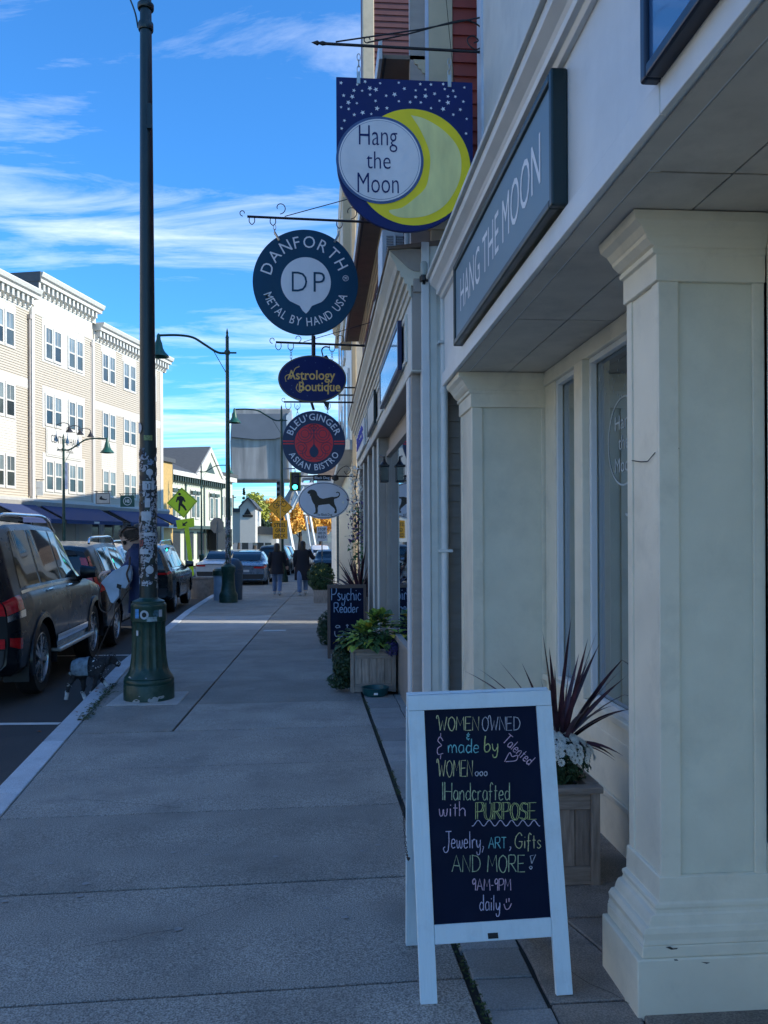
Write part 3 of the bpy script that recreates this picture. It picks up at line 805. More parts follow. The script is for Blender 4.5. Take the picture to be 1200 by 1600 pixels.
# interior: pale curtain and a dim room
mb = MB(); mb.box(1.7, 4.4, 2.62, 5.15, -.1, -.05); mb.box(4.3, 4.4, 2.62, 5.15, -.05, 2.6); mb.box(1.62, 4.4, 5.15, 5.19, -.05, 2.6); mb.box(1.62, 4.4, 2.6, 2.62, -.05, 2.6); mb.box(1.62, 4.4, 2.62, 5.15, 2.56, 2.6)
mb.build('interior', mat('shop_interior', (.55, .57, .54), .8, var=.2, scale=2), b1)
mb = MB()
yy = 3.05
while yy < 5.05:
    mb.tube([(1.535 + .012 * math.sin(yy * 40), yy, .55), (1.535 + .012 * math.sin(yy * 40), yy, 2.5)], .028, 8); yy += .05
mb.build('curtain', mat('pale_curtain', (.75, .80, .78), .8, var=.08), b1, smooth=True)
mb = MB(); mb.box(1.488, 1.498, 3.3, 3.55, .66, .86); mb.build('display_box', mat('display_paper', (.35, .31, .2), .7, var=.35, scale=12), b1, bevel=.004)
# window decal: crescent and circle lettering
dm = mat('window_decal_white', (.42, .48, .50), .6)
def decal_ring(cy, cz, r, w, a0=0, a1=360, x=1.4765):
    mb_ = MB(); n = 60; vs = []
    for i in range(n + 1):
        a = R(a0 + (a1 - a0) * i / n)
        for rr in (r - w / 2, r + w / 2): vs.append((x, cy - rr * math.cos(a), cz + rr * math.sin(a)))
    mb_.add(vs, [(2 * i, 2 * i + 1, 2 * i + 3, 2 * i + 2) for i in range(n)])
    return mb_
dd = thing('window_decal', 'white circle and crescent moon decal with shop name on the shop window glass', 'decal', (1.4765, 3.93, 1.97))
decal_ring(3.95, 1.97, .215, .009).build('decal_circle', dm, dd, recalc=False)
decal_ring(3.84, 1.95, .35, .014, -105, 60).build('decal_crescent', dm, dd, recalc=False)
mb = MB(); rr_ = random.Random(3)
for _ in range(90):
    cy, cz = 4.3 - rr_.random() * 1.15, 2.25 + rr_.random() * .17 - rr_.random() ** 2 * .1
    s_ = rr_.uniform(.004, .009)
    mb.add([(1.4765, cy - s_, cz), (1.4765, cy, cz + s_), (1.4765, cy + s_, cz), (1.4765, cy, cz - s_)], [(0, 1, 2, 3)])
mb.build('decal_stars', dm, dd, recalc=False, kind='stuff')
def text_on_x(body, x, y_start, y_end, z0, cap, m, parent, name='lettering', offset=0, shear=0):
    """lettering on a wall facing -x, read from far end (y_start) towards the camera (y_end)"""
    v, f = glyphs(body, offset, shear)
    a, b_ = min(p[0] for p in v), max(p[0] for p in v)
    sc = (y_end - y_start) / (b_ - a)
    return MB().add([(x, y_start + (p[0] - a) * sc, z0 + p[1] * cap / HCAP) for p in v], f).build(name, m, parent, recalc=False)
for wd_, z_ in (('Hang', 2.03), ('the', 1.93), ('Moon', 1.82)):
    hw = .12 if wd_ != 'the' else .07
    text_on_x(wd_, 1.4765, 3.95 + hw, 3.95 - hw, z_, .07, dm, dd)
# fascia
mb = MB(); mb.box(.86, .98, -1.5, 5.67, SOF + .003, 3.17); mb.build('fascia_board', M['fascia'], b1, bevel=.003)
mb = MB(); mb.box(.842, .86, -1.5, 1.995, SOF - .002, SOF + .088); mb.box(.842, .86, 2.0, 5.68, SOF - .002, SOF + .086); mb.build('lower_trim_board', M['fascia'], b1, bevel=.003)
mb = MB()
moulding([(0, 3.15), (.02, 3.15), (.03, 3.17), (.05, 3.175), (.055, 3.195), (0, 3.195)], .86, -1.5, 5.69, mb)
moulding([(0, 3.197), (.045, 3.197), (.06, 3.22), (.095, 3.25), (.10, 3.285), (0, 3.285)], .86, -1.5, 5.70, mb)
mb.build('crown_moulding', M['fascia'], b1, bevel=.002)
mb = MB(); mb.box(.74, 1.5, -1.5, 5.71, 3.288, 3.315); mb.build('cornice_cap', M['greytrim'], b1, bevel=.004)
# vertical joint on the fascia
mb = MB(); mb.box(.856, .8595, 2.03, 2.038, 2.64, 3.14); mb.build('panel_joint', M['taupe_trim'], b1)
# soffit panels
mb = MB(); mb.box(.87, .935, -1.5, 5.6, SOF - .004, SOF + .012); mb.build('soffit_edge_board', M['soffit'], b1, bevel=.002)
for y0, y1 in ((-1.5, .9), (.91, 2.31), (2.32, 3.92), (3.93, 5.22)):
    mb = MB(); mb.box(.945, 1.19, y0, y1, SOF, SOF + .01); mb.build('soffit_panel', M['soffit'], b1, bevel=.002)
    mb = MB(); mb.box(1.196, 1.47, y0, y1, SOF + .001, SOF + .011); mb.build('soffit_panel', M['soffit'], b1, bevel=.002)
mb = MB(); mb.box(.985, 1.5, -1.5, 5.6, SOF + .03, 3.28); mb.build('soffit_backing', M['joint'], b1)
# upper wall
mb = MB(); mb.box(1.10, 1.5, 3.95, 5.6, 3.315, 8); mb.build('upper_flat_panel', M['greytrim'], b1, bevel=.003)
mb = MB(); mb.box(1.085, 1.5, 5.47, 5.615, 3.317, 8.01); mb.build('upper_corner_board', mat('pale_blue_corner_board', (.55, .62, .72), .5), b1, bevel=.003)
z = 3.32
while z < 5.6:
    mb = MB(); mb.profile_y([(1.13, z), (1.115, z), (1.128, z + .115), (1.13, z + .115)], 1.0, 3.94); mb.build('clapboard', M['greytrim'], b1); z += .115
def pilaster(xs, y0, y1, xw, pl_x, nm, zt=SOF):
    """shaft front face at xs, capital/plinth front at pl_x"""
    p = pl_x; e = xs - p
    mb = MB(); mb.box(xs, xw, y0, y1, .40, zt - .2); mb.build('pilaster_shaft', M['creamshaft'], b1)
    # raised frame on near face and street face
    mb = MB()
    d_ = .012
    mb.box(xs - d_, xs + .055, y0 - d_, y0 - .0005, .40, zt - .2)
    mb.box(xw - .04, xw, y0 - d_, y0 - .0005, .40, zt - .2)
    mb.box(xs + .055, xw - .04, y0 - d_, y0 - .0005, .40, .405)
    mb.box(xs - d_, xs - .0005, y0, y0 + .045, .40, zt - .2); mb.box(xs - d_, xs - .0005, y1 - .045, y1, .40, zt - .2); mb.box(xs - .007, xs - .0006, y0 + .045, y1 - .045, .40, zt - .2)
    mb.build('pilaster_frame', M['cream'], b1, bevel=.003)
    def tier(out, z0, z1, name, my=.012):
        mb_ = MB(); ey = min(out, .0) ; k = out
        mb_.box(xs - k, xw, y0 - my - k * .35, y1 + k * .18, z0, z1); return mb_
    gz = G(y0)
    mb = MB()
    tiers = [(.106, gz - .02, .155), (.088, .155, .195)]
    for k, z0, z1 in tiers: mb.v += []; q = tier(k, z0, z1, ''); mb.add(q.v, q.f)
    mb.build('plinth', M['cream'], b1, bevel=.005)
    def ringprof(prof, name):
        mb_ = MB(); rings = []
        for k, z_ in prof:
            rings.append([(xs - k, y0 - .012 - k * .35, z_), (xw, y0 - .012 - k * .35, z_), (xw, y1 + k * .18, z_), (xs - k, y1 + k * .18, z_)])
        mb_.loft(rings); return mb_.build(name, M['cream'], b1, bevel=.0015, seg=1)
    pr = [(.086, .196), (.080, .212), (.084, .232), (.074, .248), (.062, .252), (.058, .268), (.050, .284), (.036, .290), (.033, .300), (.038, .308), (.036, .318), (.022, .324), (.020, .40), (.016, .403)]
    ringprof(pr, 'base_moulding')
    zc = zt - .22
    pr = [(.014, zc), (.022, zc + .003), (.022, zc + .085), (.034, zc + .090), (.036, zc + .104), (.028, zc + .110), (.040, zc + .116), (.058, zc + .135), (.062, zc + .146), (.066, zc + .150), (.078, zc + .170), (.100, zc + .186), (.104, zc + .20), (.106, zc + .214), (.106, zt - .003)]
    ringprof(pr, 'capital')
pilaster(1.105, 2.622, 2.89, 1.449, 1.0, 'a')
pilaster(.975, 5.215, 5.64, 1.449, .87, 'b')
cm = mat('chip_dark', (.05, .045, .04), .9)
def flat_marks(name, polys, Y, m, parent):
    for pg in polys:
        MB().add([tuple(at(a, b_, Y)) for a, b_ in pg], [tuple(range(len(pg)))]).build(name, m, parent, recalc=False)
flat_marks('paint_chip', [[(1040, 1480), (1047, 1479), (1052, 1482), (1059, 1481), (1058, 1483), (1049, 1484)], [(1053, 1499), (1058, 1499), (1060, 1501), (1054, 1501)], [(1095, 1503), (1110, 1504), (1104, 1506)]], 2.572, cm, b1)
flat_marks('paint_chip', [[(1013, 1571), (1015, 1571), (1015, 1573)], [(1060, 700), (1061.5, 700), (1061, 702)]], 2.575, cm, b1)
for pz, py_ in (((1.80, 2.60), (1.812, 2.66)),):
    mb = MB(); mb.tube([(1.0915, 2.64, 1.775), (1.0915, 2.70, 1.752), (1.0915, 2.76, 1.756), (1.0915, 2.84, 1.768)], .0018, 4); mb.build('paint_crack', cm, b1)
# ---------------------------------------------------------------- long fascia signs
def long_sign(y0, y1, z0, z1, x, label, panelmat, framemat, text=None):
    t = thing('fascia_sign', label, 'shop sign', (x, (y0 + y1) / 2, z0))
    mb = MB(); mb.box(x + .012, .8585, y0 + .02, y1 - .02, z0 + .02, z1 - .02); mb.build('sign_panel', panelmat, t)
    mb = MB(); fw = .035
    mb.box(x, .8595, y0, y0 + fw, z0, z1); mb.box(x, .8595, y1 - fw, y1, z0, z1)
    mb.box(x, .8595, y0 + fw, y1 - fw, z0, z0 + fw); mb.box(x, .8595, y0 + fw, y1 - fw, z1 - fw, z1)
    mb.build('sign_frame', framemat, t, bevel=.008, seg=3)
    if text: text_on_x(text, x + .0105, y1 - .20, y0 + .18, z0 + .155, .185, M['starsilver'], t)
M['starsilver'] = mat('silver_lettering', (.88, .88, .90), .45, var=.06)
M['bluepanel'] = mat('blue_grey_sign_panel', (.17, .27, .34), .42, var=.05, spec=.35)
M['bluepanel2'] = mat('blue_sign_panel', (.05, .13, .28), .15, var=.04, coat=.8)
M['signframe'] = mat('dark_green_sign_frame', (.004, .022, .026), .35, var=.1)
M['signframeb'] = mat('dark_blue_sign_frame', (.004, .012, .035), .35, var=.1)
long_sign(2.81, 4.93, 2.645, 3.12, .80, 'long blue-grey HANG THE MOON sign with dark green frame on the fascia', M['bluepanel'], M['signframe'], 'HANG THE MOON')
long_sign(.2, 2.02, 2.625, 3.10, .80, 'blue panel sign in dark frame cut off at the top right corner', M['bluepanel2'], M['signframeb'])

# ---------------------------------------------------------------- BUILDING 2: taupe shopfront beyond
b2 = thing('taupe_shop_building', 'taupe low shopfront with deep moulded cornice and red clapboard storey beyond the cream one', 'building', (.8, 5.9, 0))
Y0 = 5.9
mb = MB(); mb.box(2.6, 9, Y0, 14.55, -.3, 9.2); mb.box(.80, 2.6, Y0 + .12, 14.5, 3.4, 5.1); mb.build('rear_block', M['red'], b2)  # tall rear part unseen, added to keep the sun off the lamp post
mb = MB(); mb.box(.98, 2.6, Y0 + .12, 14.5, 2.72, 3.4); mb.build('ceiling', M['taupe_trim'], b2)
# side wall facing the camera (Y=5.9): taupe siding, frieze, red siding
mb = MB(); mb.box(.66, 3.0, Y0 + .03, Y0 + .1, -.1, 9.2); mb.build('side_wall', M['taupe'], b2)
z = -.06
while z < 3.44:
    mb = MB(); mb.prism([(.86, Y0 + .029, z), (.86, Y0 + .002, z), (.86, Y0 + .02, z + .114), (.86, Y0 + .029, z + .114)], (1.4, 0, 0)); mb.build('clapboard', M['taupe'], b2); z += .114
mb = MB(); mb.box(.78, 1.6, Y0 - .03, Y0 + .028, 3.70, 3.82); mb.box(.80, 1.6, Y0 - .005, Y0 + .028, 3.56, 3.70); mb.build('frieze_board', M['beige'], b2, bevel=.004)
for zz_, c in ((3.825, 'slate'), (3.87, 'slate')):
    mb = MB(); mb.prism([(.80, Y0 - .02, zz_), (.80, Y0 + .028, zz_ + .05), (.80, Y0 + .028, zz_)], (1.0, 0, 0)); mb.build('shingle', M['slate'], b2)
z = 3.93
while z < 8.8:
    mb = MB(); mb.prism([(.965, Y0 + .029, z), (.965, Y0 + .000, z), (.965, Y0 + .018, z + .098), (.965, Y0 + .029, z + .098)], (.8, 0, 0)); mb.build('clapboard', M['red'], b2); z += .098
mb = MB(); mb.box(.79, .962, Y0 - .012, Y0 + .028, 3.9, 9.2); mb.build('corner_board', M['beige'], b2, bevel=.003)
mb = MB(); mb.box(.768, .79, Y0 - .014, Y0 + .12, 3.9, 9.19); mb.build('corner_board_edge', mat('pale_blue_edge', (.55, .6, .72), .5), b2, bevel=.002)
# corner trim, downpipe
mb = MB(); mb.box(.72, .775, 5.80, Y0, -.08, 3.58); mb.build('corner_trim', M['white'], b2, bevel=.004)
mb = MB(); mb.box(.7755, .865, 5.82, Y0 + .02, -.08, 3.56); mb.build('corner_panel', M['greytrim'], b2, bevel=.004)
mb = MB(); mb.box(.78, .83, 5.812, 5.82, -.08, 3.56); mb.build('corner_fillet', M['greytrim'], b2, bevel=.003)
dp = thing('downpipe', 'pale grey round downpipe clamped beside the taupe clapboards', 'downpipe', (.875, 5.79, -.06))
mb = MB(); mb.tube([(.875, 5.79, -.06), (.875, 5.79, 3.28), (.885, 5.785, 3.36), (.93, 5.775, 3.45), (1.0, 5.77, 3.53)], .026, 14)
mb.build('pipe', M['downpipe'], dp, smooth=True)
mb = MB(); mb.tube([(.875, 5.79, .16), (.875, 5.79, .19)], .031, 14); mb.tube([(.875, 5.79, 2.52), (.875, 5.79, 2.545)], .031, 14); mb.build('pipe_joint', M['downpipe'], dp, smooth=True)
for z_ in (1.40, 2.86):
    mb = MB(); mb.box(.83, .925, 5.757, 5.765, z_, z_ + .02); mb.box(.83, .84, 5.76, 5.82, z_, z_ + .02); mb.box(.915, .925, 5.76, 5.9, z_, z_ + .02); mb.build('pipe_clamp', M['downpipe'], dp, bevel=.002)
# cornice box of the shopfront (fascia z 2.68..3.5) y 5.9..14.5
X2 = .65
mb = MB(); mb.box(X2, .80, Y0 - .05, 14.5, 2.68, 3.28); mb.build('fascia_board', M['greytrim'], b2, bevel=.004)
mb = MB(); mb.box(X2 + .006, .82, Y0 - .056, Y0 - .0505, 2.69, 3.38); mb.build('fascia_end', M['taupe_trim'], b2, bevel=.002)
mb = MB()
pr = [(0, 3.20), (.012, 3.20), (.018, 3.24), (.03, 3.245), (.03, 3.29), (.05, 3.295), (.055, 3.335), (.075, 3.34), (.08, 3.38), (.10, 3.385), (.115, 3.43), (.15, 3.49), (.155, 3.54), (-.15, 3.54), (-.15, 3.28), (0, 3.28)]
moulding(pr, X2, Y0 - .07, 14.55, mb); mb.build('cornice', mat('beige_grey_cornice', (.66, .60, .48), .5, var=.07, dirt=.25, dirtcol=(.3, .28, .22)), b2, bevel=.002)
mb = MB(); mb.prism([(X2 - .165, Y0 - .09, 3.545), (.86, Y0 - .09, 3.60), (.86, Y0 - .09, 3.56), (X2 - .165, Y0 - .09, 3.525)], (0, 8.7, 0)); mb.build('cornice_cap', M['brown'], b2)
mb = MB(); mb.prism([(X2 - .15, Y0 - .078, 3.52), (.86, Y0 - .078, 3.55), (.86, Y0 - .078, 3.38), (X2 + .02, Y0 - .078, 3.38), (X2 - .02, Y0 - .078, 3.40)], (0, .007, 0)); mb.build('cornice_end_board', M['taupe_trim'], b2, bevel=.002)
for a, b in ((6.1, 8.35), (8.45, 11.3), (11.4, 14.3)):
    mb = MB(); mb.box(X2 - .016, X2 - .0005, a, b, 2.80, 2.83); mb.box(X2 - .016, X2 - .0005, a, b, 3.12, 3.15); mb.box(X2 - .016, X2 - .0005, a, a + .05, 2.83, 3.12); mb.box(X2 - .016, X2 - .0005, b - .05, b, 2.83, 3.12); mb.build('fascia_frame', M['greytrim'], b2, bevel=.003)
mb = MB(); mb.box(X2 + .005, .98, Y0 + .0, 14.4, 2.672, 2.679); mb.build('soffit', M['taupe_trim'], b2)
# pilaster facing camera and the row of posts and windows
mb = MB(); mb.box(X2 + .02, .70, Y0 + .12, Y0 + .28, -.1, 2.67); mb.box(.70, .78, Y0 + .1, Y0 + .20, -.1, 2.67); mb.build('post', M['taupe_trim'], b2, bevel=.004)
mb = MB(); mb.box(X2 - .002, X2 + .018, Y0 + .11, Y0 + .29, -.1, 2.668); mb.build('post_trim', M['white'], b2, bevel=.003)
posts = [9.65, 10.5, 11.6, 12.8, 14.1]
for i, yy in enumerate(posts):
    mb = MB(); mb.box(X2 + .04, .86, yy, yy + .22, G(yy) - .05, 2.67); mb.build('post', M['taupe_trim'], b2, bevel=.004)
    mb = MB(); mb.box(X2 + .028, X2 + .0395, yy - .004, yy + .225, G(yy) - .05, 2.668); mb.build('post_trim', M['greytrim'], b2, bevel=.003)
ends = [Y0 + .28] + [p + .22 for p in posts]
for a, b in zip(ends[:-1], posts):
    if b - a < .3: continue
    mb = MB(); mb.box(.80, .86, a, b, G(b) - .1, .45); mb.build('stall_riser', M['taupe_trim'], b2)
    w = MB(); t_ = .06; z0, z1 = .45, 2.5
    w.box(.77, .84, a, a + t_, z0, z1); w.box(.77, .84, b - t_, b, z0, z1); w.box(.77, .84, a + t_, b - t_, z0, z0 + t_); w.box(.77, .84, a + t_, b - t_, z1 - t_, z1)
    wo = w.build('window', M['taupe_trim'], b2, bevel=.004)
    p_ = MB(); p_.box(.80, .806, a + t_, b - t_, z0 + t_, z1 - t_); p_.build('pane', M['glass'], wo)
    mb = MB(); mb.box(.80, .86, a, b, 2.5, 2.67); mb.build('head_panel', M['taupe_trim'], b2)
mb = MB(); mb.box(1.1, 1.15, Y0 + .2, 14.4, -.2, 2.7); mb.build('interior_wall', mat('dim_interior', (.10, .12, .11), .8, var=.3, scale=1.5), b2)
# brown overhanging eave with its mouldings above the low storey, windows with shutters
ZE = 4.93
mb = MB(); mb.box(.46, .80, 3.2, 14.5, ZE + .0, ZE + .03) if False else mb.box(.46, .78, Y0 + .03, 14.5, ZE, ZE + .03); mb.build('eave_soffit', M['brown'], b2)
mb = MB(); mb.box(.435, .46, Y0 + .0, 14.5, ZE - .02, ZE + .12); mb.build('gutter', mat('gutter_white', (.6, .6, .6), .4), b2, bevel=.004)
mb = MB(); mb.box(.474, .49, Y0 + .02, 14.5, ZE - .006, ZE + .0); mb.build('eave_strip', M['iron'], b2)
mb = MB()
pr = [(0, ZE - .10), (.02, ZE - .10), (.03, ZE - .07), (.05, ZE - .065), (.055, ZE - .04), (.075, ZE - .035), (.085, ZE - .002), (0, ZE - .002)]
moulding(pr, .77, Y0 + .02, 14.5, mb); mb.build('bed_moulding', M['beige'], b2, bevel=.002)
for yy in (6.5, 8.9, 11.4):
    w = MB(); t_ = .05
    w.box(.755, .80, yy, yy + t_, 3.75, 4.75); w.box(.755, .80, yy + .8 - t_, yy + .8, 3.75, 4.75); w.box(.755, .80, yy + t_, yy + .8 - t_, 3.75, 3.8); w.box(.755, .80, yy + t_, yy + .8 - t_, 4.7, 4.75); w.box(.757, .79, yy + t_, yy + .8 - t_, 4.22, 4.26)
    wo = w.build('window', M['white'], b2, bevel=.003)
    MB().box(.778, .782, yy + t_, yy + .8 - t_, 3.8, 4.7).build('pane', M['darkglass'], wo)
    for ys_ in (yy - .4, yy + .82):
        s_ = MB(); s_.box(.765, .798, ys_, ys_ + .03, 3.75, 4.75); s_.box(.765, .798, ys_ + .34, ys_ + .37, 3.75, 4.75)
        so_ = s_.build('shutter', M['white'], b2)
        l_ = MB(); zz_ = 3.78
        while zz_ < 4.72: l_.prism([(.77, ys_ + .03, zz_), (.796, ys_ + .03, zz_ + .03), (.796, ys_ + .03, zz_ + .022), (.77, ys_ + .03, zz_ - .006)], (0, .31, 0)); zz_ += .045
        l_.build('louvre', M['maroon'], so_)
# window air conditioner
ac = thing('air_conditioner', 'white window air conditioner sticking out above the taupe cornice', 'air conditioner', (.68, 7.75, 3.87))
mb = MB(); mb.box(.575, .79, 7.55, 8.05, 3.87, 4.31); mb.build('case', M['acwhite'], ac, bevel=.01)
for k in range(14):
    mb = MB() if k == 0 else mb
    mb.box(.615, .78, 7.538, 7.549, 3.94 + k * .023, 3.952 + k * .023)
mb.build('louvre_grille', mat('ac_grille', (.25, .27, .3), .5), ac)
MB().box(.60, .79, 7.534, 7.549, 3.905, 3.925).build('trim_bar', M['acwhite'], ac)
MB().box(.68, .70, 7.53, 7.549, 3.925, 4.27).build('trim_bar', M['acwhite'], ac)
# jar lamp on the fascia end
jl = thing('jar_lamp', 'small grey outdoor lamp with ribbed glass jar on the taupe fascia end', 'wall lamp', (.73, 5.80, 3.25))
MB().box(.665, .80, 5.825, 5.845, 3.235, 3.33).build('back_plate', M['taupe_trim'], jl, bevel=.004)
mb = MB(); mb.lathe([(.03, 3.30), (.032, 3.33), (.02, 3.34)], (.735, 5.79, 0), 16); mb.box(.725, .745, 5.79, 5.83, 3.28, 3.30); mb.build('socket', M['iron'], jl, smooth=True)
mb = MB(); mb.lathe([(.022, 3.34), (.026, 3.35), (.026, 3.42), (.018, 3.435)], (.735, 5.79, 0), 16); mb.build('glass_jar', mat('frosted_jar', (.4, .44, .42), .25), jl, smooth=True)
# blue framed shop sign on building 2 fascia, and two smaller boards
def small_sign(y0, y1, z0, z1, x, label, fm, pm, th=.07, text=None):
    t = thing('fascia_sign', label, 'shop sign', (x, (y0 + y1) / 2, z0))
    MB().box(x + .006, .634, y0 + .01, y1 - .01, z0 + .01, z1 - .01).build('sign_panel', pm, t)
    mb_ = MB(); fw = .04
    mb_.box(x, .634, y0, y0 + fw, z0, z1); mb_.box(x, .634, y1 - fw, y1, z0, z1); mb_.box(x, .634, y0 + fw, y1 - fw, z0, z0 + fw); mb_.box(x, .634, y0 + fw, y1 - fw, z1 - fw, z1)
    mb_.build('sign_frame', fm, t, bevel=.004)
    if text:
        cap = (z1 - z0) * .3
        text_on_x(text, x + .0045, y1 - .3, y0 + .3, (z0 + z1) / 2 - cap / 2, cap, mat('blue_script', (.12, .2, .45), .5), t)
M['navyframe'] = mat('navy_sign_frame', (.006, .012, .07), .35, var=.05)
M['paleblue'] = mat('pale_blue_panel', (.22, .34, .46), .2, var=.15, scale=4, coat=.4)
small_sign(6.35, 8.3, 2.79, 3.17, .60, 'navy framed pale blue shop sign on the taupe fascia', M['navyframe'], M['paleblue'], text='Gallery' if False else None)
small_sign(9.3, 10.6, 2.79, 3.17, .605, 'dark green edged board on the taupe fascia beyond the navy framed sign', M['signframe'], M['greytrim'])
small_sign(11.5, 13.8, 2.79, 3.17, .61, 'white board with violet-blue lettering at the far end of the taupe fascia', M['white'], M['white'], text=None)
def squiggle_sign(y0, y1, zc, x, parent):
    mb_ = MB(); r_ = random.Random(5)
    for row in range(2):
        yq = y1 - .25
        while yq > y0 + .2:
            h = r_.uniform(.03, .1); mb_.tube([(x, yq, zc - .07 + row * .12), (x, yq - .03, zc - .07 + row * .12 + h), (x, yq - .06, zc - .07 + row * .12)], .006, 4); yq -= .085
    mb_.build('lettering', mat('violet_blue_lettering', (.12, .12, .5), .5), parent)
squiggle_sign(11.5, 13.8, 2.98, .605, bpy.data.objects['fascia_sign.004'])
# wall lantern
ln = thing('wall_lantern', 'black box lantern hanging on the post between taupe shop windows', 'lantern', (.64, 9.3, 2.15))
o_ = at(600, 731, 9.2)
mb = MB(); mb.box(o_.x - .045, o_.x + .045, 9.13, 9.25, 2.12, 2.14); mb.box(o_.x - .055, o_.x + .055, 9.12, 9.26, 2.29, 2.31)
for a in (-.045, .04):
    for b in (9.13, 9.24): mb.box(o_.x + a, o_.x + a + .006, b, b + .006, 2.14, 2.29)
mb.tube([(o_.x, 9.19, 2.31), (o_.x, 9.19, 2.40), (.68, 9.3, 2.42)], .012, 8); mb.lathe([(.05, 2.31), (.02, 2.35), (.012, 2.38)], (o_.x, 9.19, 0), 10)
mb.build('lantern_frame', M['iron'], ln)
MB().box(o_.x - .036, o_.x + .036, 9.139, 9.238, 2.141, 2.285).build('lantern_glass', mat('smoky_glass', (.06, .06, .055), .15), ln)
# flower garland at the far door
ga = MB(); r_ = random.Random(11)
g2 = thing('flower_garland', 'hanging garland of white, purple and green flowers at the far taupe doorway', 'garland', (.6, 13.4, .8))
for nm, m_, z0, z1, cnt, sp in (('white_flowers', M['mum'], 1.9, 2.66, 240, .09), ('purple_flowers', M['purplefl'], 1.45, 2.1, 200, .07), ('green_leaves', mat('garland_green', (.05, .17, .07), .6), 1.0, 2.0, 260, .06), ('teal_bow', mat('teal_bow_cloth', (.01, .22, .14), .5), .78, 1.0, 90, .07)):
    mb = MB()
    for _ in range(cnt):
        c = Vector((.60 + r_.gauss(0, sp), 13.3 + r_.gauss(0, sp * 2), r_.uniform(z0, z1)))
        s_ = r_.uniform(.02, .05)
        vs = [c + Vector((r_.uniform(-1, 1), r_.uniform(-1, 1), r_.uniform(-1, 1))) * s_ for _ in range(3)]
        mb.add(vs, [(0, 1, 2)])
    mb.build(nm, m_, g2, recalc=False, kind='stuff')
mb = MB(); mb.tube([(.62, 13.3, 2.66), (.56, 13.3, 2.3), (.62, 13.3, 1.9), (.60, 13.3, 1.1)], .012, 6); mb.build('stem', M['bark'], g2)

# ---------------------------------------------------------------- BUILDING 3 and 4 and rear rows
b3 = thing('maroon_tall_building', 'tall maroon building with beige corner boards beyond the taupe shop', 'building', (1.0, 14.7, 0))
mb = MB(); mb.prism([(.84, 14.75, -.3), (9, 14.75, -.3), (9, 14.8, -.3), (.84, 16.15, -.3)], (0, 0, 13.8)); mb.build('wall', M['maroon'], b3)  # hidden far side cut along the sun's path to let a stripe through
mb = MB(); mb.box(.80, 1.0, 14.70, 14.749, -.3, 13.4); mb.box(.805, .839, 14.75, 14.95, -.3, 13.4); mb.build('corner_board', M['beige'], b3, bevel=.01)
z = -.2
mb = MB()
while z < 13.3: mb.prism([(1.0, 14.749, z), (1.0, 14.725, z), (1.0, 14.742, z + .11), (1.0, 14.749, z + .11)], (8, 0, 0)); z += .11
mb.build('clapboards', M['maroon'], b3, kind='stuff')
MB().prism([(.83, 14.68, 13.5), (9.05, 14.68, 13.5), (9.05, 14.84, 13.5), (.83, 16.2, 13.5)], (0, 0, .12)).build('roof', M['slate'], b3)
b4 = thing('beige_cornice_building', 'beige building with dentil cornice and tall windows farther along the right side', 'building', (1.0, 16.9, 0))
mb = MB(); mb.box(.75, 9, 16.85, 33, -.5, 9.9); mb.build('wall', M['cream'], b4)
mb = MB(); pr = [(0, 9.2), (.06, 9.2), (.08, 9.5), (.2, 9.6), (.24, 9.9), (0, 9.9)]; moulding(pr, .75, 16.8, 33.05, mb); mb.build('cornice', M['beige'], b4)
mb = MB(); yy = 16.9
while yy < 32.9: mb.box(.62, .749, yy, yy + .12, 9.0, 9.2); yy += .3
mb.build('dentils', M['beige'], b4, kind='stuff')
mb = MB(); mb.box(.66, .749, 16.84, 17.1, -.3, 8.95); mb.build('corner_board', M['beige'], b4, bevel=.01)
mb = MB(); mb.box(.5, .749, 17.3, 19.5, 5.9, 8.6); mb.build('bay_window', M['beige'], b4, bevel=.02)
for yy in (20.5, 23.5, 26.5, 29.5):
    for z0 in (3.9, 6.6):
        w = MB().box(.70, .749, yy, yy + 1.2, z0, z0 + 1.8).build('window', M['white'], b4)
        MB().box(.69, .70, yy + .1, yy + .58, z0 + .1, z0 + 1.7).build('pane', M['darkglass'], w)
        MB().box(.69, .70, yy + .62, yy + 1.1, z0 + .1, z0 + 1.7).build('pane', M['darkglass'], w)
MB().box(.45, .78, 16.85, 33, 3.3, 3.5).build('shop_cornice', M['greytrim'], b4)
# shingle-roofed blue building
b5 = thing('shingle_roof_building', 'small dark blue clapboard building with white corner board and weathered shingle roof', 'building', (.62, 35, 0))
mb = MB(); mb.box(.66, 9, 34.9, 44, -.6, 4.0); mb.build('wall', M['bluegreysid'], b5)
mb = MB(); z = -.4
while z < 3.9: mb.prism([(.66, 34.899, z), (.66, 34.86, z), (.66, 34.89, z + .13), (.66, 34.899, z + .13)], (4, 0, 0)); z += .13
mb.build('clapboards', M['bluegreysid'], b5, kind='stuff')
MB().box(.48, .68, 34.84, 35.2, -.6, 4.0).build('corner_board', M['white'], b5, bevel=.01)
mb = MB(); mb.prism([(-.1, 34.6, 3.95), (3.6, 34.6, 3.95), (3.6, 38.5, 6.9), (.3, 38.5, 6.9)], (0, .25, -.0)); mb.build('roof', M['shingle'], b5)
mb = MB()
for k in range(24):
    f_ = k / 24; yb = 34.6 + 3.9 * f_; zb = 3.95 + 2.95 * f_
    x_ = -.1 + .4 * f_
    while x_ < 2.6:
        w_ = random.uniform(.14, .24); mb.add([(x_, yb - .02, zb - .02 + random.uniform(-.01, .02)), (x_ + w_ - .015, yb - .02, zb - .02 + random.uniform(-.01, .02)), (x_ + w_ - .015, yb + .2, zb + .135), (x_, yb + .2, zb + .135)], [(0, 1, 2, 3)]); x_ += w_
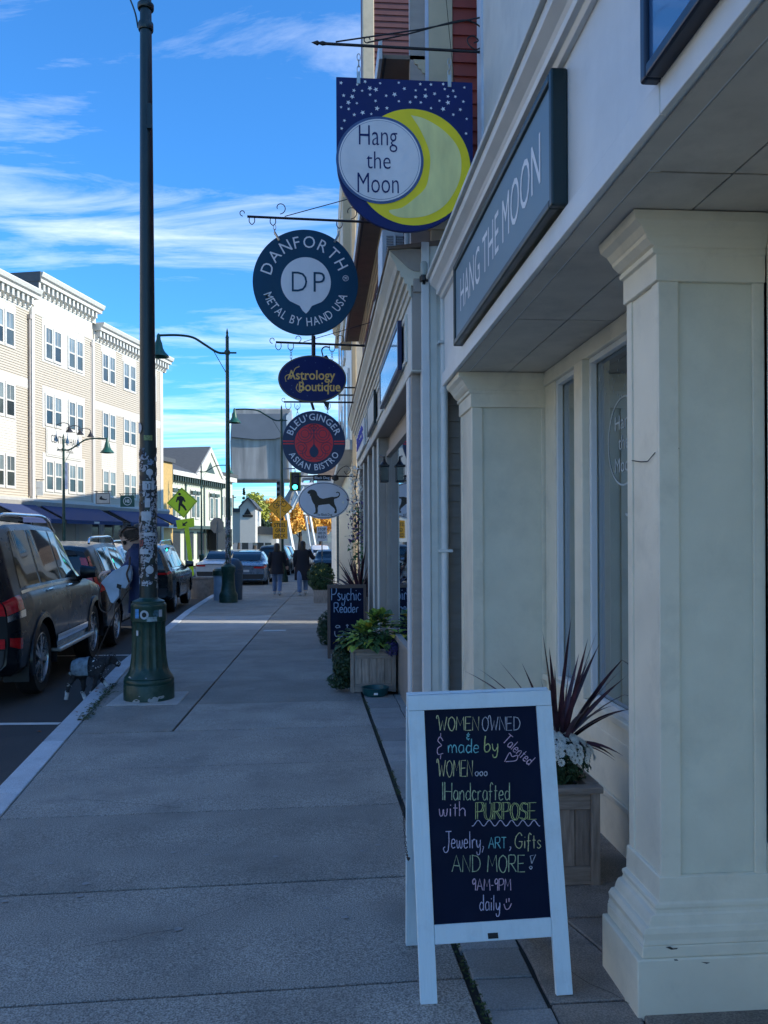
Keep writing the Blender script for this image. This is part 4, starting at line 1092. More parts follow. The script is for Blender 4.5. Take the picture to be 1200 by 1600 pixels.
mb.build('shingles', M['shingle'], b5, recalc=False, kind='stuff')
MB().box(-.12, 1.4, 34.5, 34.62, 3.78, 3.96).build('eave_board', M['white'], b5)
# unseen rear houses, added to cast the shade on the hall opposite
for k, (x0, y0, y1, h, lab) in enumerate([(5.5, 44.2, 57, 12.5, 'grey clapboard house standing behind the blue shingle-roofed building')]):
    t = thing('rear_shade_house', lab, 'building', (x0, y0, 0))
    MB().box(x0, x0 + 6, y0, y1, -.6, h).build('wall', M['greytrim'], t)
    MB().box(x0 - .2, x0 + 6.2, y0 - .2, y1 + .2, h, h + .3).build('roof', M['slate'], t)
    for q in range(4):
        w = MB().box(x0 - .05, x0 - .001, y0 + 1 + q * 3, y0 + 2.2 + q * 3, 5, 7).build('window', M['white'], t)
        MB().box(x0 - .06, x0 - .05, y0 + 1.1 + q * 3, y0 + 2.1 + q * 3, 5.1, 6.9).build('pane', M['darkglass'], w)
t = thing('rear_tall_shade_house', 'tall slate-roofed house set back behind the blue building', 'building', (3.8, 36, 0))  # out of view, added to shade the hall opposite
MB().box(3.8, 9, 34.9, 44.1, 4.05, 12).build('wall', M['greytrim'], t)
MB().box(3.7, 9.1, 34.85, 44.15, 12, 12.3).build('roof', M['slate'], t)

# ---------------------------------------------------------------- LEFT: big cream building (local frame: x along facade, -y outward)
FANG = math.atan2(FD.y, FD.x)
bl = thing('cream_hall_building', 'sunlit four storey cream clapboard building with white cornice across the street', 'building', (FA.x, FA.y, 0), FANG)
def fb(mb, name, m, parent=bl, **k): return mb.build(name, m, parent, world=False, **k)
def siding(s0, s1, z0, z1, out_, c=.115):
    prof = []; z = z0
    while z < z1 - .01:
        prof += [(-out_ - .034, z), (-out_ - .004, min(z + c, z1))]; z += c
    mb = MB(); n = len(prof)
    vs = [(s0, y_, z_) for y_, z_ in prof] + [(s1, y_, z_) for y_, z_ in prof]
    mb.add(vs, [(i, i + n, i + 1 + n, i + 1) for i in range(n - 1)])
    return mb
S0, S1, S2, S3 = -24.0, -6.75, -1.5, 7.38
mb = MB(); mb.box(S0, S1, 0, 13, -.8, 12.6); mb.box(S1, S2, -.1, 13, -.8, 13.3); mb.box(S2, S3, 0, 13, -.8, 12.6); fb(mb, 'wall', M['lsiding'])
fb(siding(S0, S1, 3.4, 12.05, 0), 'siding', M['lsiding'], kind='stuff', recalc=False)
fb(siding(S1, S2, 3.4, 12.5, .1), 'siding', M['lsiding'], kind='stuff', recalc=False)
fb(siding(S2, S3, 3.4, 12.05, 0), 'siding', M['lsiding'], kind='stuff', recalc=False)
def cornice(s0, s1, zt, out_, name='cornice'):
    mb = MB(); y = -out_
    prof = [(y, zt - .90), (y - .06, zt - .90), (y - .06, zt - .42), (y - .42, zt - .40), (y - .44, zt - .26), (y - .55, zt - .2), (y - .62, zt - .04), (y - .62, zt), (y + .3, zt), (y + .3, zt - .90)]
    mb.prism([(s0, a, b) for a, b in prof], (s1 - s0, 0, 0)); fb(mb, name, M['lwhite'])
    d = MB(); s = s0 + .12
    while s < s1 - .2: d.box(s, s + .15, y - .34, y - .061, zt - .72, zt - .405); d.box(s + .02, s + .13, y - .2, y - .061, zt - .86, zt - .721); s += .37
    fb(d, 'dentils', M['lwhite'], kind='stuff')
cornice(S0, S1 - .02, 12.94, 0); cornice(S1 - .2, S2 + .35, 13.76, .1); cornice(S2 + .37, S3 + .5, 12.94, 0)
mb = MB(); mb.box(S1 - .28, S1 - .201, -.62, 6, 13.32, 13.76); mb.box(S1 - .25, S1 - .201, -.5, 6, 12.86, 13.319); fb(mb, 'parapet_side', M['slate'], kind='stuff')
mb = MB(); mb.box(S1 - .02, S2 + .02, -.135, -.1, 11.95, 12.9); fb(mb, 'frieze_board', M['lwhite'])
mb = MB(); mb.box(S0, S1 - .02, -.03, 0, 8.42, 8.85); mb.box(S2 + .02, S3, -.03, 0, 8.42, 8.85); mb.box(S0, S1 - .02, -.03, 0, 11.95, 12.05); mb.box(S2 + .02, S3, -.03, 0, 11.95, 12.05); fb(mb, 'belt_board', M['lwhite'])
for s in (S1 - .22, S2 + .02):
    mb = MB(); mb.box(s, s + .22, -.16, -.0, 3.4, 12.2 if s < -3 else 12.0); fb(mb, 'vertical_trim', M['lwhite'])
    mb = MB(); mb.tube([(s - .09, -.1, 3.5), (s - .09, -.1, 11.7)], .05, 8); mb.box(s - .17, s, -.18, -.02, 11.6, 11.8); fb(mb, 'downpipe', M['taupe_trim'])
mb = MB(); mb.box(S3 - .35, S3 + .03, -.05, .3, -.6, 12.0); fb(mb, 'corner_board', M['lwhite'])
def window(s0, s1, z0, z1, out_):
    y = -out_ - .03
    w = MB(); t_ = .10
    w.box(s0 - .1, s1 + .1, y - .03, y + .02, z0 - .12, z0); w.box(s0 - .1, s1 + .1, y - .03, y + .02, z1, z1 + .12)
    w.box(s0 - .1, s0, y - .03, y + .02, z0, z1); w.box(s1, s1 + .1, y - .03, y + .02, z0, z1)
    zm = (z0 + z1) / 2; w.box(s0, s1, y - .02, y + .02, zm - .035, zm + .035)
    sm = (s0 + s1) / 2; w.box(sm - .012, sm + .012, y - .012, y + .018, zm + .035, z1)
    wo = fb(w, 'window', M['lwhite'])
    for a, b in ((z0, zm - .035), (zm + .035, z1)):
        p_ = MB(); p_.box(s0, s1, y - .004, y + .012, a, b); p_.build('pane', M['farpane'] if a == z0 else M['panehi'], wo, world=False)
M['panehi'] = mat('pane_with_blind', (.16, .19, .19), .1, var=.4, scale=.7, spec=.7, ov=0.35)
def pair(sa, sb, z0, z1, out_=0):
    sm = (sa + sb) / 2; window(sa, sm - .13, z0, z1, out_); window(sm + .13, sb, z0, z1, out_)
rows = [(10.1, 11.5), (7.0, 8.32), (3.9, 5.18)]
for sa, sb in ((-.17, 1.12), (2.25, 3.6), (5.0, 6.35), (-9.5, -8.19), (-12.3, -11), (-15, -13.7)):
    for z0, z1 in rows: pair(sa, sb, z0, z1)
    fb(MB().box(sa - .2, sb + .2, -.026, -.005, 5.3, 6.88), 'spandrel_panel', M['lwhite']); fb(MB().box(sa - .2, sb + .2, -.026, -.005, 11.62, 11.95), 'head_panel', M['lwhite'])
    mb = MB()
    for q in (sa, (sa + sb) / 2 + .13): 
        e_ = q + (sb - sa) / 2 - .13
        mb.box(q, e_, -.034, -.0265, 5.5, 5.53); mb.box(q, e_, -.034, -.0265, 6.62, 6.65); mb.box(q, q + .03, -.034, -.0265, 5.53, 6.62); mb.box(e_ - .03, e_, -.034, -.0265, 5.53, 6.62)
    fb(mb, 'panel_moulding', M['greytrim'])
for z0, z1 in rows:
    pair(-5.83, -4.57, z0, z1, .125); pair(-3.8, -2.54, z0, z1, .125)
    mb = MB(); mb.box(-6.1, -2.28, -.135, -.105, z0 - .22, z1 + .42); fb(mb, 'window_surround', M['lwhite'])
    mb = MB(); mb.box(-4.4, -4.0, -.145, -.1355, z0 + .03, z0 + .06); mb.box(-4.4, -4.0, -.145, -.1355, z1 - .06, z1 - .03); mb.box(-4.4, -4.37, -.145, -.1355, z0 + .06, z1 - .06); mb.box(-4.03, -4.0, -.145, -.1355, z0 + .06, z1 - .06); fb(mb, 'panel_moulding', M['greytrim'])
for z in (11.55 + .8,):
    for s in (-5.1, -4.1, -3.1):
        mb = MB(); mb.box(s - .05, s + .05, -.15, -.1355, z - .12, z + .12); fb(mb, 'vent', M['greytrim'])
# hall sign with gooseneck lamps
mb = MB(); mb.box(-5.75, -2.75, -.19, -.1355, 5.55, 6.75); mb.box(-5.85, -2.65, -.17, -.1356, 5.47, 6.83)
hs = fb(mb, 'name_board', M['lwhite'])
for body, a, b, z_, cap in (('CENTRAL HALL', -5.5, -3.0, 6.15, .36), ('Shops · Offices', -5.0, -3.5, 5.78, .17)):
    v, f = glyphs(body); xa, xb = min(p[0] for p in v), max(p[0] for p in v)
    MB().add([(a + (p[0] - xa) * (b - a) / (xb - xa), -.194, z_ + p[1] * cap / HCAP) for p in v], f).build('lettering', M['black'], hs, world=False, recalc=False)
for s in (-5.0, -4.0, -3.0):
    mb = MB(); mb.tube(catmull([(s, -.13, 7.0), (s, -.5, 7.12), (s, -.8, 7.05), (s, -.85, 6.9)], 4), .02, 6); mb.lathe([(.03, 6.95), (.06, 6.85), (.17, 6.68), (.18, 6.66)], (s, -.85, 0), 12); fb(mb, 'gooseneck_lamp', M['iron'])
mb = MB(); mb.box(-4.42, -4.0, -.18, -.146, 4.0, 5.3); fb(mb, 'banner', mat('blue_grey_banner', (.09, .12, .2), .7, var=.5, scale=4))
# shop storey
mb = MB(); mb.prism([(S0, -.0, 3.4), (S0, -.45, 3.38), (S0, -.5, 3.25), (S0, -.42, 3.05), (S0, -.0, 3.0)], (S3 - S0, 0, 0)); fb(mb, 'shop_cornice', M['shopshade'])
mb = MB(); s = S0
M['shopdark'] = mat('shop_window_dark', (.03, .035, .04), .1, spec=.7)
while s < S3 - 1:
    mb.box(s, s + .35, -.12, 0, -.8, 3.0); s += 2.6
mb.box(S0, S3, -.10, -.0, 2.35, 2.99); fb(mb, 'shop_pilasters', M['shopshade'])
s = S0 + .35; k = 0
while s < S3 - 2.2:
    w = MB(); w.box(s, s + 2.25, -.06, -.001, -.8, .1); w.box(s, s + .1, -.06, -.001, .1, 2.35); w.box(s + 2.15, s + 2.25, -.06, -.001, .1, 2.35); w.box(s + 1.1, s + 1.18, -.06, -.001, .1, 2.35)
    wo = fb(w, 'shop_window', M['shopshade'])
    MB().box(s + .1, s + 1.1, -.03, -.01, .1, 2.35).build('pane', M['shopdark'], wo, world=False)
    MB().box(s + 1.18, s + 2.15, -.03, -.01, .1, 2.35).build('pane', M['shopdark'], wo, world=False)
    s += 2.6; k += 1
aw = None
for s0, s1 in ((-10.2, -7.2), (-6.8, -1.4), (-.5, 4.4), (5.0, 7.6)):
    a = thing('awning', {-10.2: 'indigo awning at the left edge of the picture', -6.8: 'indigo awning in the middle with a small white logo on its valance', -.5: 'indigo awning just left of the stickered lamp post', 5.0: 'indigo awning end showing right of the stickered lamp post'}[s0], 'awning', (FA.x, FA.y, 0), FANG, 'indigo awnings on the cream building')
    mb = MB(); L1 = s0 + .0
    mb.add([(L1, -.45, 3.08), (s1, -.45, 3.08), (s1, -1.75, 2.42), (L1, -1.75, 2.42), (L1, -1.75, 2.24), (s1, -1.75, 2.24), (L1, -.45, 3.04), (s1, -.45, 3.04), (s1, -1.72, 2.38), (L1, -1.72, 2.38)], [(0, 1, 2, 3), (3, 2, 5, 4), (6, 7, 8, 9)])
    mb.build('canopy', M['awning'], a, world=False, recalc=False)
    for s in (L1 + .02, s1 - .02):
        MB().tube([(s, -.45, 2.6), (s, -1.7, 2.36)], .02, 6).build('awning_arm', M['iron'], a, world=False)
        MB().tube([(s, -.45, 3.02), (s, -1.7, 2.38)], .02, 6).build('awning_arm', M['iron'], a, world=False)
    MB().box((s0 + s1) / 2 - .25, (s0 + s1) / 2 + .25, -1.765, -1.752, 2.28, 2.38).build('logo_patch', M['lwhite'], a, world=False) if s0 == -6.8 else None
nb_ = thing('near_row_building', 'sunlit pale clapboard row continuing the street at the left, nearer than the cream hall', 'building', (FA.x, FA.y, 0), FANG)  # row out of view, added for the warm light its front bounces back
MB().box(-75, S0 - .3, .1, 12, -.6, 10.5).build('wall', M['lsiding'], nb_, world=False)
MB().box(-75.2, S0 - .2, -.4, 12.2, 10.5, 11).build('cornice', M['lwhite'], nb_, world=False)
MB().box(-75, S0 - .3, -.3, .09, 3.0, 3.4).build('shop_cornice', M['lwhite'], nb_, world=False)
for k in range(16):
    s = -73.5 + k * 3.1
    for z0 in (4.4, 7.5):
        w = MB().box(s, s + 1.3, .02, .099, z0, z0 + 1.9).build('window', M['lwhite'], nb_, world=False)
        MB().box(s + .1, s + 1.2, .0, .02, z0 + .1, z0 + 1.8).build('pane', M['farpane'], w, world=False)
    w = MB().box(s, s + 2.4, .02, .099, .0, 2.8).build('shop_window', M['shopshade'], nb_, world=False)
    MB().box(s + .15, s + 2.25, .0, .02, .3, 2.6).build('pane', M['shopdark'], w, world=False)
# blade signs of the shops across the street
def blade(px0, px1, py0, py1, Y, label, m, inner=None):
    p = Plane((px0 + px1) / 2, (py0 + py1) / 2, Y, 'blade_sign', label, 'hanging sign', group=None)
    p.poly([(px0, py0), (px1, py0), (px1, py1), (px0, py1)], 0, .05, 'board', m)
    q = MB(); cx = (px0 + px1) / 2
    q.tube([p.L(px0 - 2, py0 - 2.5, .02), p.L(px1 + 2, py0 - 2.5, .02)], .02, 6); q.tube([p.L(px0 + 3, py0 - 2.5, .02), p.L(px0 + 3, py0, .02)], .012, 5); q.tube([p.L(px1 - 3, py0 - 2.5, .02), p.L(px1 - 3, py0, .02)], .012, 5)
    q.tube([p.L(px0 - 2, py0 - 2.5, .02), p.L(px0 - 6, py0 - 3, .9), p.L(px0 - 8, py0 + 2, 1.4)], .02, 5)
    q.build('bracket', M['iron'], p.t, world=False)
    return p
p = blade(40.5, 67, 752, 774, 39.5, 'blank grey hanging sign above the indigo awnings', M['greytrim'])
p.text('WINE · GIFTS', 45, 63, 763.5, 2, m=M['signback'])
p = blade(149, 172.5, 770, 788, 41.5, 'white square hanging sign with a dark bird mark', mat('offwhite_board', (.5, .47, .42), .6)); 
p.poly([(150.2, 771), (171.5, 771), (171.5, 787), (150.2, 787)], -.004, .003, 'sign_border', M['iron'])
p.poly([(151, 771.8), (170.8, 771.8), (170.8, 786.2), (151, 786.2)], -.008, .003, 'sign_face', mat('offwhite_board', (.5, .47, .42), .6))
p.poly([(155, 780), (157, 776), (159, 775), (160, 778), (165, 780), (168, 779), (166, 781.5), (158, 781)], -.012, .003, 'emblem', M['black'])
p = blade(188, 210, 774, 792, 43, 'dark green square hanging sign with white round emblem', mat('bottle_green_board', (.01, .08, .06), .5))
p.poly(circ(199, 783, 6.5), -.004, .003, 'emblem_ring', M['starwhite']); p.poly(circ(199, 783, 5.7), -.008, .003, 'emblem_disc', MATS['bottle_green_board'])
p.text('HB', 195.5, 202.5, 785.5, 5, -.012, M['starwhite'], offset=.01)

# ---------------------------------------------------------------- hanging signs
def scroll(cx, cz, r, turns=1.25, a0=0, n=28, dirn=1, shrink=.35):
    return [(cx + r * (1 - (1 - shrink) * i / n) * math.cos(a0 + dirn * turns * 2 * math.pi * i / n), cz + r * (1 - (1 - shrink) * i / n) * math.sin(a0 + dirn * turns * 2 * math.pi * i / n)) for i in range(n + 1)]
def link_chain(mb, p, x, y0, y1, d=.014, n=2, w=2.6, r=.0028):
    h = (y1 - y0) / n
    for i in range(n):
        ya, yb = y0 + i * h - h * .12, y0 + (i + 1) * h + h * .12
        pts = []
        for k in range(12):
            a = 2 * math.pi * k / 12
            ox = w * math.cos(a) * (1 if i % 2 == 0 else .25); oy = (yb - ya) / 2 * math.sin(a)
            c = p.L(x + ox, (ya + yb) / 2 + oy, d + (0 if i % 2 == 0 else w * p.kx * math.cos(a)))
            pts.append(c)
        mb.tube(pts, r, 5, closed=True)
# 1. moon sign -------------------------------------------------------------
YM = 5.5
hm = Plane(632, 124, YM, 'moon_shop_sign', 'navy Hang the Moon sign with stars, grey circle and yellow crescent moon', 'hanging sign')
outl = [(526, 124), (739, 125)] + [(632.5 + 106.5 * math.cos(R(a)), 256 + 106 * math.sin(R(a))) for a in range(0, 181, 5)]
hm.poly(outl, 0, .028, 'board', M['navy'], bevel=.002)
hm.poly(circ(644, 261, 91, 72), -.002, .0015, 'yellow_moon', M['yellow'])
pale = [(785, 540), (850, 555), (930, 600), (990, 660), (1018, 720), (1020, 800), (1000, 870), (950, 950), (880, 1000), (800, 1020), (720, 1018), (680, 990), (740, 975), (800, 930), (850, 880), (868, 820), (875, 740), (862, 680), (825, 600)]
pale = [(p_.x, p_.y) for p_ in catmull([(a / 3 + 380, b / 3, 0) for a, b in pale] + [(785 / 3 + 380, 180, 0)], 4)[:-1]]
hm.poly(pale, -.004, .0015, 'pale_moon_patch', M['paleyellow'])
hm.poly(circ(593, 252, 68, 72), -.006, .0015, 'circle_border', M['signring'])
hm.poly(circ(593, 252, 64, 72), -.008, .0015, 'grey_circle', M['signgrey'])
hm.poly(circ(592.8, 252, 61.6, 72), -.0086, .0003, 'circle_line', M['signring'])
hm.poly(circ(592.8, 252, 61.0, 72), -.0094, .0003, 'grey_circle_inner', M['signgrey'])
for wd_, a, b, bl_, cp in (('Hang', 560.5, 620, 229.5, 31), ('the', 572, 609.5, 266, 27), ('Moon', 558, 622, 303.5, 31)):
    hm.text(wd_, a, b, bl_, cp, -.0115, M['navy'], offset=-.008)
ST = [(460, 400), (535, 405), (572, 390), (642, 395), (520, 433), (558, 433), (594, 420), (622, 425), (472, 458), (512, 462), (595, 450), (620, 478), (494, 490), (533, 492), (460, 513), (495, 520), (627, 513), (560, 535), (600, 540), (521, 546), (475, 575), (462, 612), (729, 389), (755, 416), (670, 452), (709, 445), (729, 476), (673, 510), (782, 478), (830, 392), (808, 422), (808, 453), (832, 478), (854, 447), (854, 417), (880, 392), (897, 435), (880, 503), (938, 388), (945, 411), (985, 418), (920, 467), (960, 445), (960, 474), (937, 505), (995, 445), (1038, 400), (1033, 467), (1018, 505), (985, 530), (1048, 548), (1045, 617)]
for i, (a, b) in enumerate(ST):
    r_ = random.choice([2.3, 2.6, 3.0, 4.0]); ph = random.uniform(0, 72)
    hm.poly([(a / 3 + 380 + r_ * (1 if k % 2 == 0 else .45) * math.sin(R(ph + 36 * k)), b / 3 - r_ * (1 if k % 2 == 0 else .45) * math.cos(R(ph + 36 * k))) for k in range(10)], -.002, .0015, 'star', M['starwhite'])
mb = MB()
for x in (560.5, 702.5): mb.box(*sorted((hm.L(x - 2.8, 0)[0], hm.L(x + 2.8, 0)[0])), -.006, -.001, hm.L(0, 134)[2], hm.L(0, 115)[2])
mb.build('strap_plate', M['galv'], hm.t, world=False, bevel=.001)
br = Plane(761, 78, YM, 'scroll_bracket', 'black iron scroll bracket holding the moon sign', 'sign bracket')
mb = MB()
bx = lambda x, y, d=.014: br.L(x, y, d)
mb.tube([bx(513, 76.5), bx(759, 80)], .0095, 8); mb.tube([bx(491, 75.5), bx(500, 76), bx(503, 76), bx(508, 76.2), bx(514, 76.5)], [.001, .016, .008, .015, .009], 8)
mb.tube([bx(760.5, 14), bx(760.5, 92)], .009, 6)
mb.tube([bx(759, 24), bx(660, 48), bx(528, 73)], .005, 6)
pts = catmull([bx(577, 72), bx(640, 56), bx(700, 37), bx(728, 31), bx(748, 38), bx(760, 54), bx(757, 68), bx(745, 76), bx(734, 70), bx(731, 60), bx(740, 55), bx(748, 62), bx(741, 66)], 5)
mb.tube(pts, .0048, 6)
mb.tube([(q[0], .014, q[1]) for q in [(bx(0, 0)[0] * 0 + bx(576, 0)[0] + .02 * math.cos(a), bx(0, 68)[2] + .02 * math.sin(a)) for a in [i * .4 for i in range(15)]]], .004, 5)
mb.build('bracket_bar', M['iron'], br.t, world=False, smooth=True)
mb = MB(); link_chain(mb, hm, 561, 86, 114, n=3); link_chain(mb, hm, 703, 88, 114, n=3); mb.build('chain', M['galv'], hm.t, world=False)
mb = MB(); mb.tube([bx(700, -30, .1), bx(706, 40, .1), bx(714, 120, .1)], .0022, 4); mb.build('guy_wire', M['bark'], br.t, world=False)
# 2. round sign --------------------------------------------------------------
YD = 7.1
dn = Plane(477.5, 441, YD, 'round_metalware_sign', 'round dark teal Danforth metal by hand sign with pale centre', 'hanging sign')
dn.poly(circ(477.5, 441, 82.5, 80), 0, .03, 'board', M['teal'], bevel=.003)
dn.ring('DANFORTH®', 477.5, 441, 63, 18, 171, -5, -.003, M['signgrey'], offset=.0, wx=.95)
dn.ring('METAL BY HAND USA', 477.5, 441, 62, 13, 196, 344, -.003, M['signgrey'], inside=True, offset=.004)
pin = [(478 + 39 * math.cos(R(a)), 441 - 39 * math.sin(R(a))) for a in range(-52, 233, 6)] + [(468, 478), (473, 486), (478, 490), (482, 486), (487, 478)]
dn.poly(pin, -.003, .002, 'pale_centre', M['signgrey'])
dn.text('D', 456, 480, 456.5, 32, -.006, M['teal'], offset=-.012); dn.text('P', 490, 508, 456.5, 32, -.006, M['teal'], offset=-.012)
b = Plane(640, 347, YD, 'hook_bracket', 'brown iron hook bracket holding the round teal sign', 'sign bracket')
def hookbar(b, x0, x1, y, hooks, scr, m, wire=None, r=.011, y1=None):
    mb = MB(); y1 = y1 if y1 is not None else y
    mb.box(0, 0, 0, 0, 0, 0) if False else None
    mb.tube([b.L(x0, y, .014), b.L(x1, y1, .014)], r, 4)
    for hx in hooks:
        yy_ = y + (y1 - y) * (hx - x0) / (x1 - x0)
        mb.tube(catmull([b.L(hx - 4, yy_ + 2, .014), b.L(hx - 4, yy_ + 8, .014), b.L(hx, yy_ + 12, .014), b.L(hx + 4, yy_ + 8, .014), b.L(hx + 4, yy_ + 2, .014)], 4), .004, 5)
    for cx, cy, r_, d_ in scr:
        s_ = scroll(0, 0, r_, .8, -math.pi / 2, 20, d_, .45)
        mb.tube([b.L(cx + p_[0], cy - p_[1], .014) for p_ in s_], .004, 5)
    if wire: mb.tube([b.L(*wire[0], .014), b.L(*wire[1], .014)], .004, 5)
    mb.build('bracket_bar', m, b.t, world=False)
hookbar(b, 390, 646, 343.5, [397, 429, 531], [(440, 329, 9.5, 1), (549, 333, 10.5, 1), (383, 338, 5, -1)], M['rustiron'], ((447, 342), (600, 296)), y1=349)
mb = MB(); link_chain(mb, dn, 429.5, 352, 366, n=2, w=2); link_chain(mb, dn, 530, 354, 366, n=2, w=2)
mb.build('chain', M['galv'], dn.t, world=False)
mb = MB(); mb.tube([dn.L(429.5, 364, .0), dn.L(437, 377, -.006)], .010, 5); mb.tube([dn.L(530, 364, .0), dn.L(523, 378, -.006)], .010, 5); mb.build('strap_plate', M['galv'], dn.t, world=False)
# 3. bracket bar, astrology oval ------------------------------------------------
YA = 8.9
b = Plane(572, 538, YA, 'hook_bracket', 'black iron hook bracket above the navy oval sign', 'sign bracket')
hookbar(b, 432, 578, 536, [436, 455, 519], [(427, 533, 5, -1), (531, 529, 7.5, 1), (466, 530, 6, 1)], M['iron'], ((475, 535), (600, 497)), r=.012, y1=540)
ao = Plane(488, 592, YA, 'astrology_oval_sign', 'navy oval Astrology Boutique sign with gold lettering', 'hanging sign')
ao.poly(circ(488, 592, 53.5, 64, ry=37), 0, .03, 'board', mat('oval_gold_rim', (.22, .17, .10), .5), bevel=.003)
ao.poly(circ(488, 592, 51.5, 64, ry=35), -.003, .002, 'navy_face', M['navy'])
ao.text('Astrology', 449, 524, 593, 14, -.006, M['gold'], offset=.016); ao.text('Boutique', 467, 532, 611, 14, -.006, M['gold'], offset=.016)
mb = MB(); mb.line = None
q = MB(); ao.line([(p_.x, p_.y) for p_ in catmull([(447, 597, 0), (446, 589, 0), (452, 586, 0), (455, 592, 0), (461, 577, 0), (468, 573, 0)], 5)], 1.2, -.0065, q); ao.line([(p_.x, p_.y) for p_ in catmull([(465, 600, 0), (463, 608, 0), (470, 613, 0), (474, 600, 0), (472, 594, 0), (480, 593, 0)], 5)], 1.2, -.0065, q); ao.line([(p_.x, p_.y) for p_ in catmull([(514, 598, 0), (512, 604, 0), (519, 602, 0)], 5)], 1.5, -.0065, q)
q.build('flourish', M['gold'], ao.t, world=False, recalc=False)
q = MB()
for k in range(14):
    a = random.uniform(0, 6.28); rr = random.uniform(.7, .92); x_, y_ = 488 + 50 * rr * math.cos(a), 592 + 34 * rr * math.sin(a)
    q.add([ao.L(x_ - .9, y_, -.006), ao.L(x_, y_ - .9, -.006), ao.L(x_ + .9, y_, -.006), ao.L(x_, y_ + .9, -.006)], [(0, 1, 2, 3)])
q.build('small_stars', M['signring'], ao.t, world=False, recalc=False, kind='stuff')
mb = MB(); mb.tube([ao.L(490, 524, .02), ao.L(490, 558, .02)], .022, 8); mb.tube(catmull([ao.L(505, 556, .02), ao.L(503, 546, .02), ao.L(508, 541, .02), ao.L(516, 542, .02)], 4), .008, 6); mb.tube([ao.L(507, 556, .03), ao.L(517, 571, .03)], .03, 4)
mb.tube([ao.L(486, 627, .02), ao.L(490, 640, .02)], .016, 6); mb.prism([ao.L(505, 628, .02), ao.L(515, 626, .02), ao.L(513, 641, .02)], (0, .02, 0))
mb.build('hanger', M['iron'], ao.t, world=False)
mb = MB(); link_chain(mb, ao, 455, 546, 564, n=4, w=1.6); link_chain(mb, ao, 519, 548, 566, n=4, w=1.6); mb.build('chain', M['galv'], ao.t, world=False)
# 4. round asian bistro sign ----------------------------------------------------
YB = 12.2
b = Plane(552, 628, YB, 'hook_bracket', 'thin black bracket bar above the round red and navy sign', 'sign bracket')
hookbar(b, 444, 556, 628.5, [451, 465, 512], [(444, 625, 3.5, -1)], M['iron'], r=.013)
mb = MB(); mb.tube([b.L(530, 600, .3), b.L(560, 600, .3)], .012, 5); mb.tube([b.L(530, 612, .3), b.L(558, 612, .3)], .012, 5); mb.build('side_bar', M['iron'], b.t, world=False)
bg_ = Plane(490.5, 691.5, YB, 'bistro_round_sign', 'round navy Bleu Ginger Asian Bistro sign with red knot emblem', 'hanging sign')
M['bnavy'] = mat('bistro_navy', (.012, .03, .09), .4, var=.08)
bg_.poly(circ(490.5, 691.5, 49.5, 64), 0, .03, 'board', M['bnavy'], bevel=.003)
bg_.ring("BLEU'GINGER", 490.5, 691.5, 40, 10, 163, 17, -.004, M['ovalwhite'], offset=.012)
bg_.ring('ASIAN BISTRO', 490.5, 691.5, 38.5, 9.5, 203, 337, -.004, M['ovalwhite'], inside=True, offset=.012)
bg_.poly(circ(490.5, 692, 30, 56), -.004, .003, 'red_disc', M['ginger'])
q = MB()
for sgn in (-1, 1):
    for cx, cy, rs, a0, a1 in ((14, -14, (6, 10, 14), 0, 360), (20, 8, (5, 9), 0, 360), (0, -20, (5, 9, 13), 200, 340), (8, 16, (6, 10), -60, 120)):
        for rr in rs:
            pts = [(490.5 + sgn * (cx + rr * math.cos(R(a))), 692 + cy + rr * math.sin(R(a))) for a in range(a0, a1 + 1, 15)]
            pts = [p_ for p_ in pts if math.hypot(p_[0] - 490.5, p_[1] - 692) < 29]
            seg = []
            for p_ in pts:
                if seg and math.hypot(p_[0] - seg[-1][0], p_[1] - seg[-1][1]) > 5:
                    if len(seg) > 1: bg_.line(seg, .8, -.006, q)
                    seg = []
                seg.append(p_)
            if len(seg) > 1: bg_.line(seg, .8, -.006, q)
bg_.line([(490.5, 663), (490.5, 697)], 1, -.0062, q); bg_.line([(482, 672), (499, 672)], .9, -.0062, q); bg_.line([(482, 678), (499, 678)], .9, -.0062, q)
q.build('knot_lines', M['bnavy'], bg_.t, world=False, recalc=False)
bg_.poly([(490.5 + 7 * math.sin(R(a)) * (1 if a < 150 or a > 210 else 1), 706 - 9 * math.cos(R(a))) for a in range(0, 360, 24)], -.008, .003, 'centre_drop', M['bnavy'])
bg_.poly([(487, 699), (490.5, 693), (494, 699), (494, 702), (487, 702)], -.0085, .003, 'centre_drop_tip', M['bnavy'])
q = MB()
for sx in (-1, 1):
    for dy in (-2, 2): bg_.line([(490.5 + sx * 31.5, 691.5 + dy), (490.5 + sx * 48, 691.5 + dy)], 2, -.004, q)
q.build('red_bar', M['ginger'], bg_.t, world=False, recalc=False)
mb = MB(); link_chain(mb, bg_, 465, 634, 650, n=3, w=1.4); link_chain(mb, bg_, 512, 634, 650, n=3, w=1.4); mb.build('chain', M['galv'], bg_.t, world=False)
